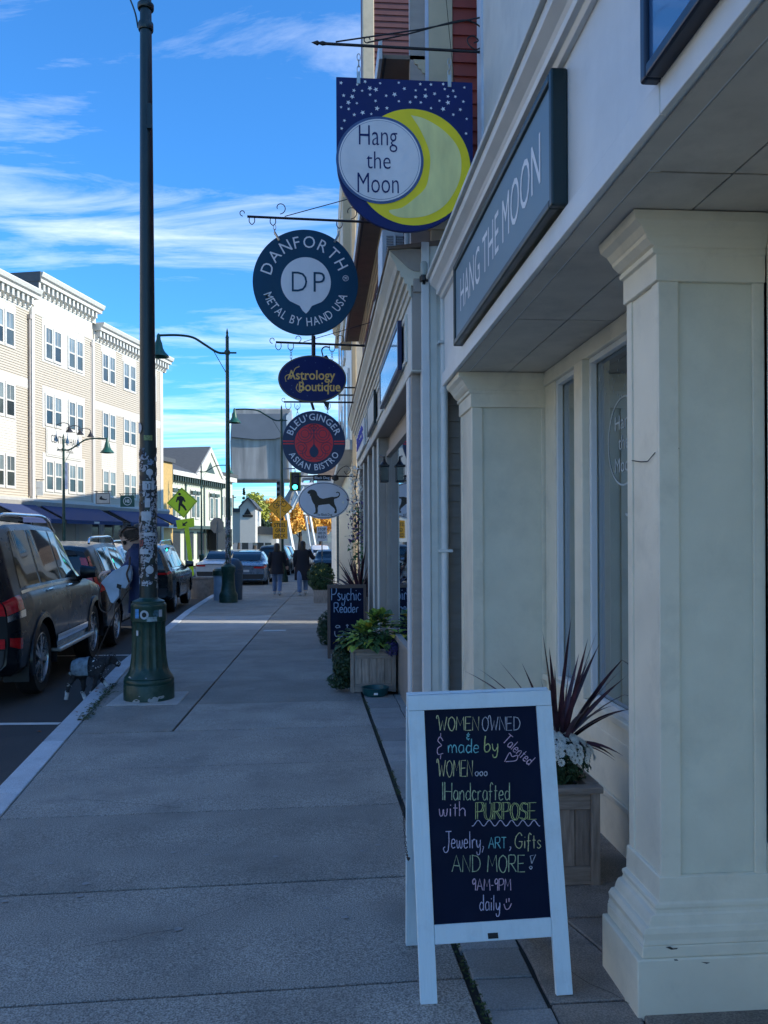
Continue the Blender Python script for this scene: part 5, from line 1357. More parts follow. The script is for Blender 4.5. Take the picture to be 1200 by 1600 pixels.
# 5. oval dog sign ----------------------------------------------------------------
YK = 13.9
do = Plane(506, 782, YK, 'oval_dog_sign', 'white oval sign with a brown standing dog silhouette', 'hanging sign')
do.poly(circ(506, 782, 40, 60, ry=29), 0, .03, 'board', M['ovalwhite'], bevel=.003)
do.poly(circ(506, 782, 38.6, 60, ry=27.6), -.003, .002, 'oval_line', M['dogbrown']); do.poly(circ(506, 782, 37.8, 60, ry=26.8), -.006, .002, 'oval_face', M['ovalwhite'])
dg = [(834, 965), (842, 955), (855, 950), (872, 953), (882, 962), (888, 980), (900, 993), (915, 998), (940, 993), (962, 988), (978, 989), (992, 986), (1000, 978), (999, 970), (992, 966), (985, 969), (984, 964), (993, 961), (1003, 966), (1005, 978), (999, 989), (986, 996), (974, 999), (973, 1010), (976, 1025), (984, 1042), (988, 1058), (987, 1072), (976, 1074), (974, 1068), (979, 1060), (974, 1048), (960, 1036), (948, 1025), (930, 1027), (905, 1030), (892, 1032), (888, 1045), (889, 1060), (888, 1070), (880, 1076), (868, 1077), (867, 1073), (876, 1068), (876, 1050), (872, 1030), (862, 1015), (856, 1000), (853, 985), (846, 980), (850, 973), (840, 972)]
do.poly([(a / 3.334 + 230, b_ / 3.334 + 480) for a, b_ in dg], -.009, .003, 'dog_silhouette', M['dogbrown'])
do.text('The Black Dog', 494, 519, 806, 4, -.009, M['black'])
mb = MB(); mb.tube([do.L(460, 744, .02), do.L(556, 744, .02)], .012, 5); mb.tube([do.L(490, 744, .02), do.L(490, 755, .02)], .006, 5); mb.tube([do.L(522, 744, .02), do.L(522, 755, .02)], .006, 5)
mb.tube(catmull([do.L(525, 744, .02), do.L(532, 733, .02), do.L(542, 728, .02), do.L(548, 735, .02), do.L(542, 741, .02), do.L(538, 736, .02)], 5), .006, 5); mb.build('bracket_bar', M['iron'], do.t, world=False)
MB().prism([do.L(490, 742, 0), do.L(517, 742, 0), do.L(517, 751, 0), do.L(490, 751, 0)], (0, .02, 0)).build('top_plate', M['iron'], do.t, world=False)
do.text('Black Dog', 492, 515, 748.5, 4, -.004, M['ovalwhite'], offset=.01)
mb = MB(); mb.lathe([(.02, -.05), (.055, -.03), (.055, .03), (.02, .05)], do.L(524, 747, -.06), 12); mb.build('spot_lamp', M['iron'], do.t, world=False)

# ---------------------------------------------------------------- A-frame chalkboards
def aframe(name, label, cx, y0, w, h, lean, m, rot, board, kleg=.155):
    """front bottom centre at (cx,y0); leans back by lean at the top"""
    t = thing(name, label, 'sandwich board', (cx, y0, G(y0)), rot)
    tilt = math.atan2(lean, h); pl = bpy.data.objects.new('front_panel_pivot', None)
    return t, tilt
# near board: local plane coordinates px->metres through a Plane whose things are rotated back
def sandwich(label, p0, size, hgt, lean, rz, m, tilt_extra=0, st=.056, boardb=.245, top=.052, brail=.062, pieces=True, back=.40):
    t = thing('sandwich_board', label, 'sandwich board', p0, rz)
    w = size; tl = math.atan2(lean, hgt); L_ = math.hypot(hgt, lean)
    Rm = Matrix.Rotation(-tl, 4, 'X')
    def put(mb_, name, mm, flip=False, **k):
        o = mb_.build(name, mm, t, world=False, **k)
        if flip: o.matrix_local = Matrix.Translation((0, back + lean, 0)) @ Matrix.Rotation(math.pi, 4, 'Z') @ Rm if False else Matrix.Translation((0, lean * 2 + .03, 0)) @ Matrix.Rotation(tl, 4, 'X')
        else: o.matrix_local = Rm.copy()
        return o
    for fl in (False, True):
        a = MB().box(-w / 2, -w / 2 + st, 0, .02, 0, L_ - top); put(a, 'leg', m, fl, bevel=.002)
        a = MB().box(w / 2 - st, w / 2, 0, .02, 0, L_ - top); put(a, 'leg', m, fl, bevel=.002)
        a = MB().box(-w / 2 + .001, w / 2 - .001, -.001, .021, L_ - top + .001, L_); put(a, 'top_rail', m, fl, bevel=.002)
        a = MB().box(-w / 2 + st + .001, w / 2 - st - .001, .001, .019, boardb - brail, boardb - .001); put(a, 'bottom_rail', m, fl, bevel=.002)
        a = MB().box(-w / 2 + st - .005, w / 2 - st + .005, .008, .014, boardb - .004, L_ - top + .004); put(a, 'chalkboard', M['chalk'], fl)
    return t, Rm, L_
AX, AY = .577, 2.71
T1, RM1, L1_ = sandwich('white framed chalkboard with coloured handwriting standing on the sidewalk', (AX, AY, G(AY)), .512, .98, .185, R(2.5), M['whiteboardwood'])
T1.rotation_euler = (0, R(-.9), R(1.0))
# map photo px on the slanted front plane to local panel metres
M1 = (Matrix.Translation(T1.location) @ Matrix.Rotation(R(1.0), 4, 'Z') @ Matrix.Rotation(R(-.9), 4, 'Y') @ RM1)
M1i = M1.inverted()
class Panel(Plane):
    def __init__(s, t, Mw, Mi, Rm): s.t, s.Mw, s.Mi, s.Rm = t, Mw, Mi, Rm
    def L(s, px, py, d=0):
        o = s.Mi @ Vector((0, 0, EYE)); r_ = s.Mi.to_3x3() @ Vector(ray(px, py)); k = (0.008 - o.y) / r_.y
        p_ = o + r_ * k
        return (p_.x, .008 + d, p_.z)
pn = Panel(T1, M1, M1i, RM1)
def ck(*a, **k):
    o = chalk(pn, *a, **k); o.matrix_local = RM1.copy(); return o
ck('WOMEN', 684, 748, 1141, 21, CH['y']); ck('OWNED', 753, 812, 1141, 21, CH['w']); ck('&', 683, 693, 1180, 30, CH['p']); ck('made', 700, 748, 1176, 22, CH['c'], w=1.5)
ck('&', 729, 734, 1155, 9, CH['c']); ck('by', 757, 778, 1174, 24, CH['l'], w=1.5); ck('Talented', 784, 840, 1158, 16, CH['p'], rot=42)
ck('WOMEN', 684, 738, 1213, 25, CH['y']); ck('ooo', 742, 761, 1212, 13, CH['w'])
ck('Handcrafted', 695, 796, 1250, 27, CH['g']); ck('l', 691, 692, 1250, 28, CH['g'], dbl=3)
ck('with', 686, 727, 1275, 23, CH['p'], w=1.5); ck('PURPOSE', 743, 835, 1280, 26, CH['l'], dbl=2.8, w=.9)
ck('Jewelry,', 693, 756, 1325, 26, CH['v']); ck('ART', 763, 791, 1325, 17, CH['c']); ck(',', 795, 799, 1325, 18, CH['v']); ck('Gifts', 804, 845, 1325, 23, CH['y'])
ck('AND MORE', 706, 820, 1362, 26, CH['g']); ck('!', 828, 838, 1356, 20, CH['w']); ck('9AM-9PM', 738, 798, 1391, 18, CH['p']); ck('daily', 749, 781, 1422, 24, CH['v'])
q = MB()
pn.line([(737 + i * 1.5, 1286 + 4.5 * math.sin(i * .54 + 1.2)) for i in range(72)], 1.3, -.003, q)
o = q.build('chalk_wave', CH['v'], T1, world=False, recalc=False); o.matrix_local = RM1.copy()
q = MB(); pn.line([(p_.x, p_.y) for p_ in catmull([(788, 1190, 0), (796, 1176, 0), (800, 1182, 0), (808, 1180, 0), (806, 1188, 0), (790, 1190, 0)], 5)], 1.3, -.003, q)
o = q.build('chalk_heart', CH['p'], T1, world=False, recalc=False); o.matrix_local = RM1.copy(); q = MB()
pn.line([(p_.x, p_.y) for p_ in catmull([(787, 1412, 0), (790, 1420, 0), (795, 1419, 0), (799, 1411, 0)], 5)], 1.4, -.003, q); pn.line([(791, 1404), (791, 1410)], 1.3, -.003, q); pn.line([(795, 1403), (795, 1409)], 1.3, -.003, q)
o = q.build('chalk_smile', CH['p'], T1, world=False, recalc=False); o.matrix_local = RM1.copy()
a = MB().prism([pn.L(x, y, -.0095) for x, y in ((761, 1457), (777, 1456), (778, 1465), (762, 1466))], (0, .002, 0)); o = a.build('latch_plate', M['iron'], T1, world=False, bevel=.001); o.matrix_local = RM1.copy()
mb = MB(); c0, c1 = Vector((-.257, .125, .44)), Vector((-.257, .30, .58))
pts = []
for k in range(29):
    f_ = k / 28; pts.append(c1.lerp(c0, f_) + Vector((-.012, 0, -.14 * 4 * f_ * (1 - f_) * .55)))
for k in range(28):
    c = pts[k]; d_ = (pts[k + 1] - c).normalized(); s_ = Vector((1, 0, 0)) if k % 2 else d_.cross(Vector((1, 0, 0))).normalized()
    mb.tube([c + d_ * (.006 * math.cos(a)) + s_ * (.0035 * math.sin(a)) for a in [i * 1.05 for i in range(6)]], .0013, 4, closed=True)
mb.build('chain', M['iron'], T1, world=False)
# far board
T2, RM2, L2_ = sandwich('brown framed Psychic Reader chalkboard behind the lime green planter', (.36, 11.2, G(11.2)), .53, .98, .12, 0, M['brownframe'], st=.04, boardb=.12, brail=.06, top=.045)
M2 = Matrix.Translation(T2.location) @ RM2
p2 = Panel(T2, M2, M2.inverted(), RM2)
for body, a, b_, bs, cp, mm in (('Psychic', 518, 564, 938, 20, CH['b']), ('Reader', 522, 560, 957, 15, CH['b']), ('a t', 524, 545, 981, 7, CH['w']), ('Us', 523, 548, 995, 9, CH['w'])):
    o = chalk(p2, body, a, b_, bs, cp, mm, w=1.3); o.matrix_local = RM2.copy()

# ---------------------------------------------------------------- planters and plants
def planter(label, x0, x1, y0, y1, z0, z1, grp='square weathered wood planters'):
    t = thing('wooden_planter', label, 'planter', ((x0 + x1) / 2, (y0 + y1) / 2, z0), 0, grp)
    p_ = .04
    for a in (x0, x1 - p_):
        for b_ in (y0, y1 - p_): MB().box(a, a + p_, b_, b_ + p_, z0, z1 - .032).build('corner_post', M['weathered'], t, bevel=.003)
    for (yy, sg) in ((y0 + .008, 1), (y1 - .03, 1)):
        MB().box(x0 + p_, x1 - p_, yy, yy + .022, z1 - .105, z1 - .033).build('rail', M['weathered_h'], t, bevel=.003)
        MB().box(x0 + p_, x1 - p_, yy, yy + .022, z0 + .005, z0 + .085).build('rail', M['weathered_h'], t, bevel=.003)
        n = 5; wq = (x1 - x0 - 2 * p_) / n
        for k in range(n): MB().box(x0 + p_ + k * wq + .0015, x0 + p_ + (k + 1) * wq - .0015, yy + .008 + random.uniform(0, .002), yy + .02, z0 + .085, z1 - .105).build('plank', M['weathered'], t, bevel=.002, seg=1)
    for xx in (x0 + .008, x1 - .03):
        MB().box(xx, xx + .022, y0 + p_, y1 - p_, z1 - .105, z1 - .033).build('rail', M['weathered_h'], t, bevel=.003)
        MB().box(xx, xx + .022, y0 + p_, y1 - p_, z0 + .005, z0 + .085).build('rail', M['weathered_h'], t, bevel=.003)
        n = 5; wq = (y1 - y0 - 2 * p_) / n
        for k in range(n): MB().box(xx + .006, xx + .018, y0 + p_ + k * wq + .0015, y0 + p_ + (k + 1) * wq - .0015, z0 + .085, z1 - .105).build('plank', M['weathered'], t, bevel=.002, seg=1)
    e = .012
    MB().box(x0 - e, x1 + e, y0 - e, y0 + .05, z1 - .032, z1 - .004).build('rim_board', M['weathered_h'], t, bevel=.004)
    MB().box(x0 - e, x1 + e, y1 - .05, y1 + e, z1 - .032, z1 - .004).build('rim_board', M['weathered_h'], t, bevel=.004)
    MB().box(x0 - e, x0 + .05, y0 + .052, y1 - .052, z1 - .03, z1 - .002).build('rim_board', M['weathered_h'], t, bevel=.004)
    MB().box(x1 - .05, x1 + e, y0 + .052, y1 - .052, z1 - .03, z1 - .002).build('rim_board', M['weathered_h'], t, bevel=.004)
    MB().box(x0 + .05, x1 - .05, y0 + .05, y1 - .05, z0 + .1, z1 - .05).build('soil', M['soil'], t)
    return t
planter('weathered wood planter behind the white chalkboard, with white mums', .80, 1.225, 3.58, 4.0, -.036, .405)
planter('weathered wood planter with lime vine and a bowl in front', .305, .775, 8.55, 9.0, -.086, .365)
def spiky(label, c, n, length, m, seed, wid=.018, spread=1.0, targets=None):
    t = thing('cordyline_plant', label, 'plant', c)
    r_ = random.Random(seed)
    for k in range(n):
        if targets and k < len(targets): tip = Vector(targets[k]) - Vector(c); ln = tip.length
        else:
            az = r_.uniform(0, 6.28); el = r_.uniform(.15, 1.35) * spread; ln = length * r_.uniform(.6, 1.05)
            tip = Vector((math.cos(az) * math.cos(el), math.sin(az) * math.cos(el), math.sin(el))) * ln
        bend = Vector((0, 0, .10 * ln * (1.2 - tip.z / max(ln, .01))))
        b0 = Vector((r_.uniform(-.02, .02), r_.uniform(-.02, .02), 0))
        P_ = [b0.lerp(tip, i / 9) + bend * (4 * (i / 9) * (1 - i / 9)) for i in range(10)]
        side = (P_[5] - P_[0]).cross(Vector((0, 0, 1)))
        side = side.normalized() if side.length > 1e-4 else Vector((1, 0, 0))
        vs = []
        for i, p_ in enumerate(P_):
            f_ = i / 9; w_ = wid * (.55 + 1.2 * f_ * (1 - f_) * 1.6) * (1 - f_ ** 3); d_ = (P_[min(i + 1, 9)] - P_[max(i - 1, 0)]).normalized(); up = side.cross(d_)
            tw = math.sin(k * 2.4) * .9; s2_ = (side * math.cos(tw) + up * math.sin(tw)).normalized(); u2_ = s2_.cross(d_); vs += [p_ - s2_ * w_ + u2_ * w_ * .35, p_, p_ + s2_ * w_ + u2_ * w_ * .35]
        fs = []
        for i in range(9): fs += [(3 * i, 3 * i + 1, 3 * i + 4, 3 * i + 3), (3 * i + 1, 3 * i + 2, 3 * i + 5, 3 * i + 4)]
        MB().add(vs, fs).build('leaf', m, t, world=False, recalc=False, smooth='all')
    mb = MB(); mb.tube([(0, 0, -.12), (0, 0, .06)], [.02, .012], 8); mb.build('stem', M['bark'], t, world=False)
    return t
YC = 3.8
tg = [(745, 1043), (725, 1048), (815, 1035), (838, 1080), (777, 1030), (858, 1010), (893, 962), (867, 1040), (935, 980), (880, 1055), (937, 1005), (908, 1060), (978, 1025), (983, 1035), (948, 1058), (975, 1060), (985, 1052), (960, 1102), (985, 1108), (935, 1092), (975, 1182), (980, 1110), (963, 1190), (890, 1040), (845, 1060), (920, 1030), (905, 1020), (962, 1185)]
spiky('dark burgundy spiky cordyline in the near planter with white mums', tuple(at(872, 1168, YC)), 34, .58, M['leafdark'], 4, .0115, targets=[tuple(at(px_, py_, YC + random.uniform(-.28, .22))) for px_, py_ in tg])
def leafballs(mb, c, rx, ry, rz, n, s0, s1, r_, up=0):
    for _ in range(n):
        while True:
            d_ = Vector((r_.uniform(-1, 1), r_.uniform(-1, 1), r_.uniform(-1, 1)))
            if .3 < d_.length < 1: break
        p_ = Vector((c[0] + d_.x * rx, c[1] + d_.y * ry, c[2] + d_.z * rz)); s_ = r_.uniform(s0, s1)
        nrm = (d_ + Vector((r_.uniform(-.7, .7), r_.uniform(-.7, .7), r_.uniform(-.3, .9)))).normalized()
        a = nrm.orthogonal().normalized(); b_ = nrm.cross(a); th = r_.uniform(0, 6.28); u = a * math.cos(th) + b_ * math.sin(th); v_ = nrm.cross(u)
        mb.add([p_ - u * s_, p_ + v_ * s_ * .5 + nrm * s_ * .15, p_ + u * s_, p_ - v_ * s_ * .5 + nrm * s_ * .15], [(0, 1, 2), (0, 2, 3)])
r_ = random.Random(21)
mu = thing('white_mum_plant', 'round white chrysanthemum plant in the near planter', 'plant', (1.06, 3.78, .4))
mb = MB(); leafballs(mb, (1.04, 3.76, .47), .20, .17, .12, 2600, .007, .016, r_); mb.build('foliage', M['mumleaf'], mu, recalc=False, kind='stuff')
fm = []
for v_ in range(3):
    q = MB()
    for ring_, (rad, cnt, hz) in enumerate(((.017, 12, .002), (.012, 9, .007), (.006, 6, .010))):
        for k in range(cnt):
            a = 6.283 * k / cnt + ring_ * .3 + v_; w_ = .36
            q.add([(rad * .2 * math.cos(a), rad * .2 * math.sin(a), 0.002), (rad * math.cos(a - w_ * .6), rad * math.sin(a - w_ * .6), hz), (rad * 1.15 * math.cos(a), rad * 1.15 * math.sin(a), hz + .002), (rad * math.cos(a + w_ * .6), rad * math.sin(a + w_ * .6), hz)], [(0, 1, 2, 3)])
    me = bpy.data.meshes.new('flower'); me.from_pydata(q.v, [], q.f); me.materials.append(M['mum']); fm.append(me)
for k in range(290):
    th, ph = r_.uniform(0, 6.28), r_.uniform(.0, 1.5)
    if ph < .35 and r_.random() < .4: continue
    d_ = Vector((math.cos(th) * math.cos(ph), math.sin(th) * math.cos(ph), math.sin(ph)))
    o = link('flower', fm[k % 3], None, mu); o.location = Vector((1.04, 3.76, .485)) + Vector((d_.x * .21, d_.y * .18, d_.z * .115)) - Vector((1.06, 3.78, .4))
    o.rotation_euler = d_.to_track_quat('Z', 'Y').to_euler(); s_ = r_.uniform(.75, 1.15); o.scale = (s_,) * 3
# lime vine plant
def leaf_me(w, l, name='leaf'):
    q = MB().add([(0, 0, 0), (-w * .8, l * .25, .012), (-w, l * .45, .004), (-w * .5, l * .8, -.004), (0, l, -.02), (w * .5, l * .8, -.004), (w, l * .45, .004), (w * .8, l * .25, .012), (0, l * .5, -.004)], [(0, 1, 8), (1, 2, 8), (2, 3, 8), (3, 4, 8), (4, 5, 8), (5, 6, 8), (6, 7, 8), (7, 0, 8)])
    me = bpy.data.meshes.new(name); me.from_pydata(q.v, [], q.f); return me
lv = thing('lime_vine_plant', 'lime green leafy vine spilling over the second planter', 'plant', (.54, 8.75, .36))
lm = [leaf_me(.042, .10) for _ in range(4)]
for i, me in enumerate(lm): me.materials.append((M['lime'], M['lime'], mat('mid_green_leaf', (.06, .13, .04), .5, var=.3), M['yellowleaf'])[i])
for k in range(270):
    th, ph = r_.uniform(0, 6.28), r_.uniform(-.05, 1.5); d_ = Vector((math.cos(th) * math.cos(ph), math.sin(th) * math.cos(ph), math.sin(ph))); rr = r_.uniform(.7, 1.05)
    o = link('leaf', lm[(k * 7) % 4 if k % 3 == 0 else (k % 3)], None, lv)
    off = .10 if d_.x > 0 else 0
    o.location = Vector((d_.x * .34 * rr, d_.y * .27 * rr, .04 + d_.z * (.17 + off * 1.2) * rr))
    dd_ = (d_ + Vector((r_.uniform(-.5, .5), r_.uniform(-.5, .5), -.5))).normalized()
    o.rotation_euler = dd_.to_track_quat('Y', 'Z').to_euler(); s_ = r_.uniform(.6, 1.2); o.scale = (s_,) * 3
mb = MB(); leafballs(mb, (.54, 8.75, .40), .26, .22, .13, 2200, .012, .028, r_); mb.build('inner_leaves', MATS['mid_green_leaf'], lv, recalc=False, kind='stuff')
iv = MB(); leafballs(iv, (.24, 8.72, .20), .12, .16, .26, 2600, .010, .026, r_)
leafballs(iv, (.20, 8.66, .02), .14, .12, .09, 700, .010, .024, r_)
tag(iv.build('trailing_ivy', M['ivy'], None, recalc=False), 'dark green ivy trailing down the left side of the second planter', 'ivy')
pf = MB(); leafballs(pf, (.735, 8.60, .36), .09, .12, .09, 700, .008, .02, r_)
tag(pf.build('purple_flower_clump', M['purplefl'], None, recalc=False), 'clump of purple flowers at the right rim of the second planter', 'flowers')
o = MB(); o.lathe([(.105, 0), (.125, .02), (.135, .075), (.14, .082), (.125, .082), (.115, .03), (.0, .025)], (.545, 8.36, G(8.36) + .004), 28)
wb = thing('water_bowl', 'teal plastic dog water bowl in front of the second planter', 'bowl', (.545, 8.36, G(8.36)))
o.build('bowl', M['tealpot'], wb, smooth=True)
MB().box(.525, .565, 8.224, 8.23, G(8.36) + .03, G(8.36) + .05).build('sticker', M['starwhite'], wb)
# shelf edge beside the planter
# second cordyline + hidden planter, third bush with planter
planter('weathered planter mostly hidden behind the brown chalkboard', .30, .75, 12.2, 12.65, -.13, .33)
tg = [(525, 868), (527, 905), (545, 858), (560, 850), (573, 845), (585, 858), (597, 875), (600, 890), (598, 905), (535, 885), (590, 930), (600, 940), (580, 870), (568, 860), (552, 868), (540, 910), (595, 918), (587, 900), (545, 880), (570, 880), (600, 868)]
spiky('dark cordyline above the brown framed chalkboard', tuple(at(562, 935, 12.4)), 60, .75, M['leafdark'], 9, .021, targets=[tuple(at(a, b_, 12.4 + random.uniform(-.3, .3))) for a, b_ in tg])
bu = thing('flowering_bush', 'bushy green plant with yellow flowers in a far wooden planter', 'plant', (-.05, 22.5, G(22.5)))
mb = MB(); leafballs(mb, (.02, 22.6, .45), .38, .4, .42, 3000, .02, .05, r_); mb.build('foliage', mat('bush_green', (.04, .09, .03), .6, var=.4), bu, recalc=False, kind='stuff')
mb = MB(); leafballs(mb, (.02, 22.5, .55), .34, .36, .36, 60, .015, .03, r_); mb.build('flowers', M['yellowleaf'], bu, recalc=False, kind='stuff')
MB().box(-.18, .3, 22.3, 22.8, G(22) - .02, .12).build('tub', M['weathered'], bu, bevel=.01)
bu2 = thing('dark_shrub', 'dark shrub hanging beside the brown framed chalkboard', 'plant', (.12, 12.6, .2))
mb = MB(); leafballs(mb, (.10, 12.8, .12), .16, .2, .28, 1500, .012, .03, r_); mb.build('foliage', M['ivy'], bu2, recalc=False, kind='stuff')

# ---------------------------------------------------------------- street lamps
def lamp_arm(mb, x, y, zt, dx, dy, L_):
    d_ = Vector((dx, dy, 0)); o = Vector((x, y, zt))
    pts = catmull([o + Vector((0, 0, -.42)), o + d_ * L_ * .14 + Vector((0, 0, -.40)), o + d_ * L_ * .32 + Vector((0, 0, -.2)), o + d_ * L_ * .5 + Vector((0, 0, 0)), o + d_ * L_ * .72 + Vector((0, 0, .06)), o + d_ * L_ + Vector((0, 0, .05))], 5)
    mb.tube(pts, .032, 8)
    mb.tube([o + d_ * L_ * .2 + Vector((0, 0, -.36)), o + d_ * L_ * .02 + Vector((0, 0, -.95))], .01, 5)
    return o + d_ * L_ + Vector((0, 0, .05))
def lamp(name, label, x, y, z0, zt, dx, dy, L_, base=True, base_w=.24, r0=.075, r1=.045, grp='green street lamps with bell shades'):
    t = thing(name, label, 'street lamp', (x, y, z0), 0, grp)
    mb = MB(); mb.tube([(x, y, z0 + (.9 if base else 0)), (x, y, (z0 + zt) / 2), (x, y, zt)], [r0, (r0 + r1) / 2, r1], 12); mb.lathe([(r1 * 1.6, zt - .45), (r1 * 1.9, zt - .4), (r1 * 1.6, zt - .35)], (x, y, 0), 10); mb.lathe([(r1 * 1.2, zt), (r1 * .6, zt + .08), (r1 * .8, zt + .13), (.005, zt + .26)], (x, y, 0), 10); mb.tube([(x, y, zt - .41), (x - dx * .25, y - dy * .25, zt - .41)], .025, 6)
    mb.build('pole', M['greenmetal'], t, smooth=True)
    mb = MB(); e = lamp_arm(mb, x, y, zt, dx, dy, L_); mb.build('arm', M['greenmetal'], t, smooth=True)
    mb = MB(); mb.lathe([(.02, e.z + .05), (.05, e.z), (.06, e.z - .12), (.10, e.z - .22), (.12, e.z - .34), (.17, e.z - .44), (.27, e.z - .55), (.28, e.z - .58), (.25, e.z - .58), (.15, e.z - .46), (.0, e.z - .44)], (e.x, e.y, 0), 20); mb.build('bell_shade', mat('shade_green', (.012, .09, .065), .4), t, smooth=True)
    if base:
        mb = MB(); flute = lambda a, z: 1 - .05 * abs(math.sin(a * 6)) if z0 + .26 < z < z0 + .8 else 1
        mb.lathe([(base_w * 1.05, z0), (base_w * 1.05, z0 + .2), (base_w * .98, z0 + .25), (base_w * .86, z0 + .3), (base_w * .74, z0 + .5), (base_w * .7, z0 + .8), (base_w * .8, z0 + .84), (base_w * .8, z0 + .98), (base_w * .5, z0 + 1.04), (r0, z0 + 1.06)], (x, y, 0), 36, mod=flute); mb.build('base', M['greenmetal'], t, smooth=True)
    return t
# near lamp post, detailed
LX, LY, LZ = -1.70, 8.42, G(8.42)
lp = thing('street_lamp', 'tall dark lamp post covered in stickers with a fluted green base on the kerb', 'street lamp', (LX, LY, LZ), 0, 'green street lamps with bell shades')
def prad(z): return float(np.interp(z, [.9, 8.6], [.088, .046]))
mb = MB(); mb.tube([(LX, LY, 1.0 + LZ), (LX, LY, 3), (LX, LY, 5), (LX, LY, 8.6)], [prad(1), prad(3), prad(5), prad(8.6)], 40); mb.build('pole', M['polemetal'], lp, smooth=True)
mb = MB()
fl = lambda a, z: 1 - .075 * abs(math.cos(a * 8)) if LZ + .30 < z < LZ + .78 else 1
prof = [(.245, 0), (.245, .155), (.24, .165), (.243, .175), (.243, .20), (.232, .215), (.236, .225), (.222, .24), (.205, .265), (.193, .29), (.187, .31), (.181, .34), (.170, .42), (.163, .55), (.160, .70), (.160, .76), (.165, .775), (.172, .78), (.172, .80), (.170, .92), (.172, .93), (.165, .95), (.155, .955), (.155, .975), (.13, .985), (.095, 1.0), (.088, 1.01)]
mb.lathe([(r_, z + LZ) for r_, z in prof], (LX, LY, 0), 96, mod=fl); mb.build('base', M['greenmetal'], lp, smooth=True)
rp = random.Random(17)
mb = MB()
for a0, zz_, s_ in ((-1.9, .02, .05), (-1.2, .03, .07), (-2.3, .24, .03), (-1.5, .24, .012), (-1.75, .07, .01), (-.9, .05, .04), (-2.75, .14, .06)):
    pts = []
    for k in range(9):
        a = a0 + s_ / .245 * math.cos(k * .7) * rp.uniform(.6, 1); z_ = LZ + zz_ + s_ * .6 * math.sin(k * .7) * rp.uniform(.5, 1)
        z_ = max(z_, LZ + .003); rr = .2465 if z_ - LZ < .16 else .225
        pts.append((LX + rr * math.cos(a), LY + rr * math.sin(a), z_))
    mb.add(pts, [tuple(range(9))])
mb.build('peeled_paint', mat('bare_primer', (.35, .36, .36), .7), lp, recalc=False)
MB().box(LX - .34, LX + .34, LY - .33, LY + .33, LZ - .03, LZ + .010).build('footing_pad', M['concrete2'], lp, bevel=.01)
mb = MB(); mb.lathe([(.07, 6.55), (.074, 6.56), (.074, 6.62), (.07, 6.63)], (LX, LY, 0), 24); mb.tube(catmull([(LX - .075, LY, 6.58), (LX - .11, LY, 6.75), (LX - .2, LY, 6.95), (LX - .33, LY, 7.05)], 4), .009, 6); mb.lathe([(.075, 6.76), (.08, 6.77), (.08, 6.81), (.07, 6.82)], (LX, LY, 0), 24); mb.build('collar', M['polemetal'], lp, smooth=True)
mb = MB(); mb.box(LX + .02, LX + .07, LY - .075, LY - .05, 5.55, 5.8); mb.build('access_plate', M['polemetal'], lp, bevel=.004)
e = Vector((0, 0, 0)); mb = MB(); e = lamp_arm(mb, LX, LY, 8.6, -1, 0, 2.0); mb.build('arm', M['greenmetal'], lp, smooth=True)
mb = MB(); mb.lathe([(.02, e.z + .05), (.05, e.z), (.06, e.z - .12), (.10, e.z - .22), (.17, e.z - .44), (.27, e.z - .55), (.28, e.z - .58), (.1, e.z - .44)], (e.x, e.y, 0), 20); mb.build('bell_shade', MATS['shade_green'], lp, smooth=True)
def sticker(ac, zc, w, h, shape, m, rfun, lay, parent, rot=0, name='sticker'):
    mb_ = MB(); rr = rfun(zc) + .0008 + lay * .0003
    if shape == 'r':
        n = 6; c_, s_ = math.cos(rot), math.sin(rot); grid = []
        for j in (0, 1):
            for i in range(n + 1):
                u, v_ = (i / n - .5) * w, (j - .5) * h; u, v_ = u * c_ - v_ * s_, u * s_ + v_ * c_
                a = ac + u / rr; grid.append((rr * math.cos(a), rr * math.sin(a), v_))
        fs = [(i, i + 1, n + 2 + i, n + 1 + i) for i in range(n)]
    else:
        grid = [(rr * math.cos(ac), rr * math.sin(ac), 0)]; n = 16
        for i in range(n):
            a = ac + w / 2 * math.cos(6.283 * i / n) / rr; grid.append((rr * math.cos(a), rr * math.sin(a), h / 2 * math.sin(6.283 * i / n)))
        fs = [(0, i + 1, (i + 1) % n + 1) for i in range(n)]
    mb_.add(grid, fs); o = mb_.build(name, m, parent, world=False, recalc=False); o.location = (0, 0, zc - LZ)
    return o
for k in range(190):
    z_ = 1.03 + (rp.random() ** .85) * 1.38
    if z_ > 2.05 and rp.random() < .35: continue
    sticker(rp.uniform(-3.4, .3), z_, rp.uniform(.035, .085), rp.uniform(.03, .075), rp.choice('rrrc'), M['sticker'], prad, k * .12, lp, rp.uniform(-.4, .4))
w_ = mat('sticker_white', (.50, .52, .56), .5, var=.1, scale=30)
fs_ = -1.37
for ac, z_, w, h, sh, mm in ((-1.35, 2.50, .085, .05, 'r', mat('sticker_olive', (.22, .26, .10), .5, var=.5, scale=60)), (-2.6, 2.6, .09, .11, 'c', w_), (-1.35, 2.03, .12, .085, 'r', w_), (-1.2, 2.16, .07, .07, 'c', w_), (-1.6, 1.73, .10, .09, 'r', w_), (-1.2, 1.55, .12, .035, 'r', w_), (-1.9, 1.38, .10, .05, 'r', w_), (-1.25, 1.2, .08, .08, 'c', w_), (-1.45, 1.86, .05, .09, 'r', w_)):
    sticker(ac, z_, w, h, sh, mm, prad, 30, lp)
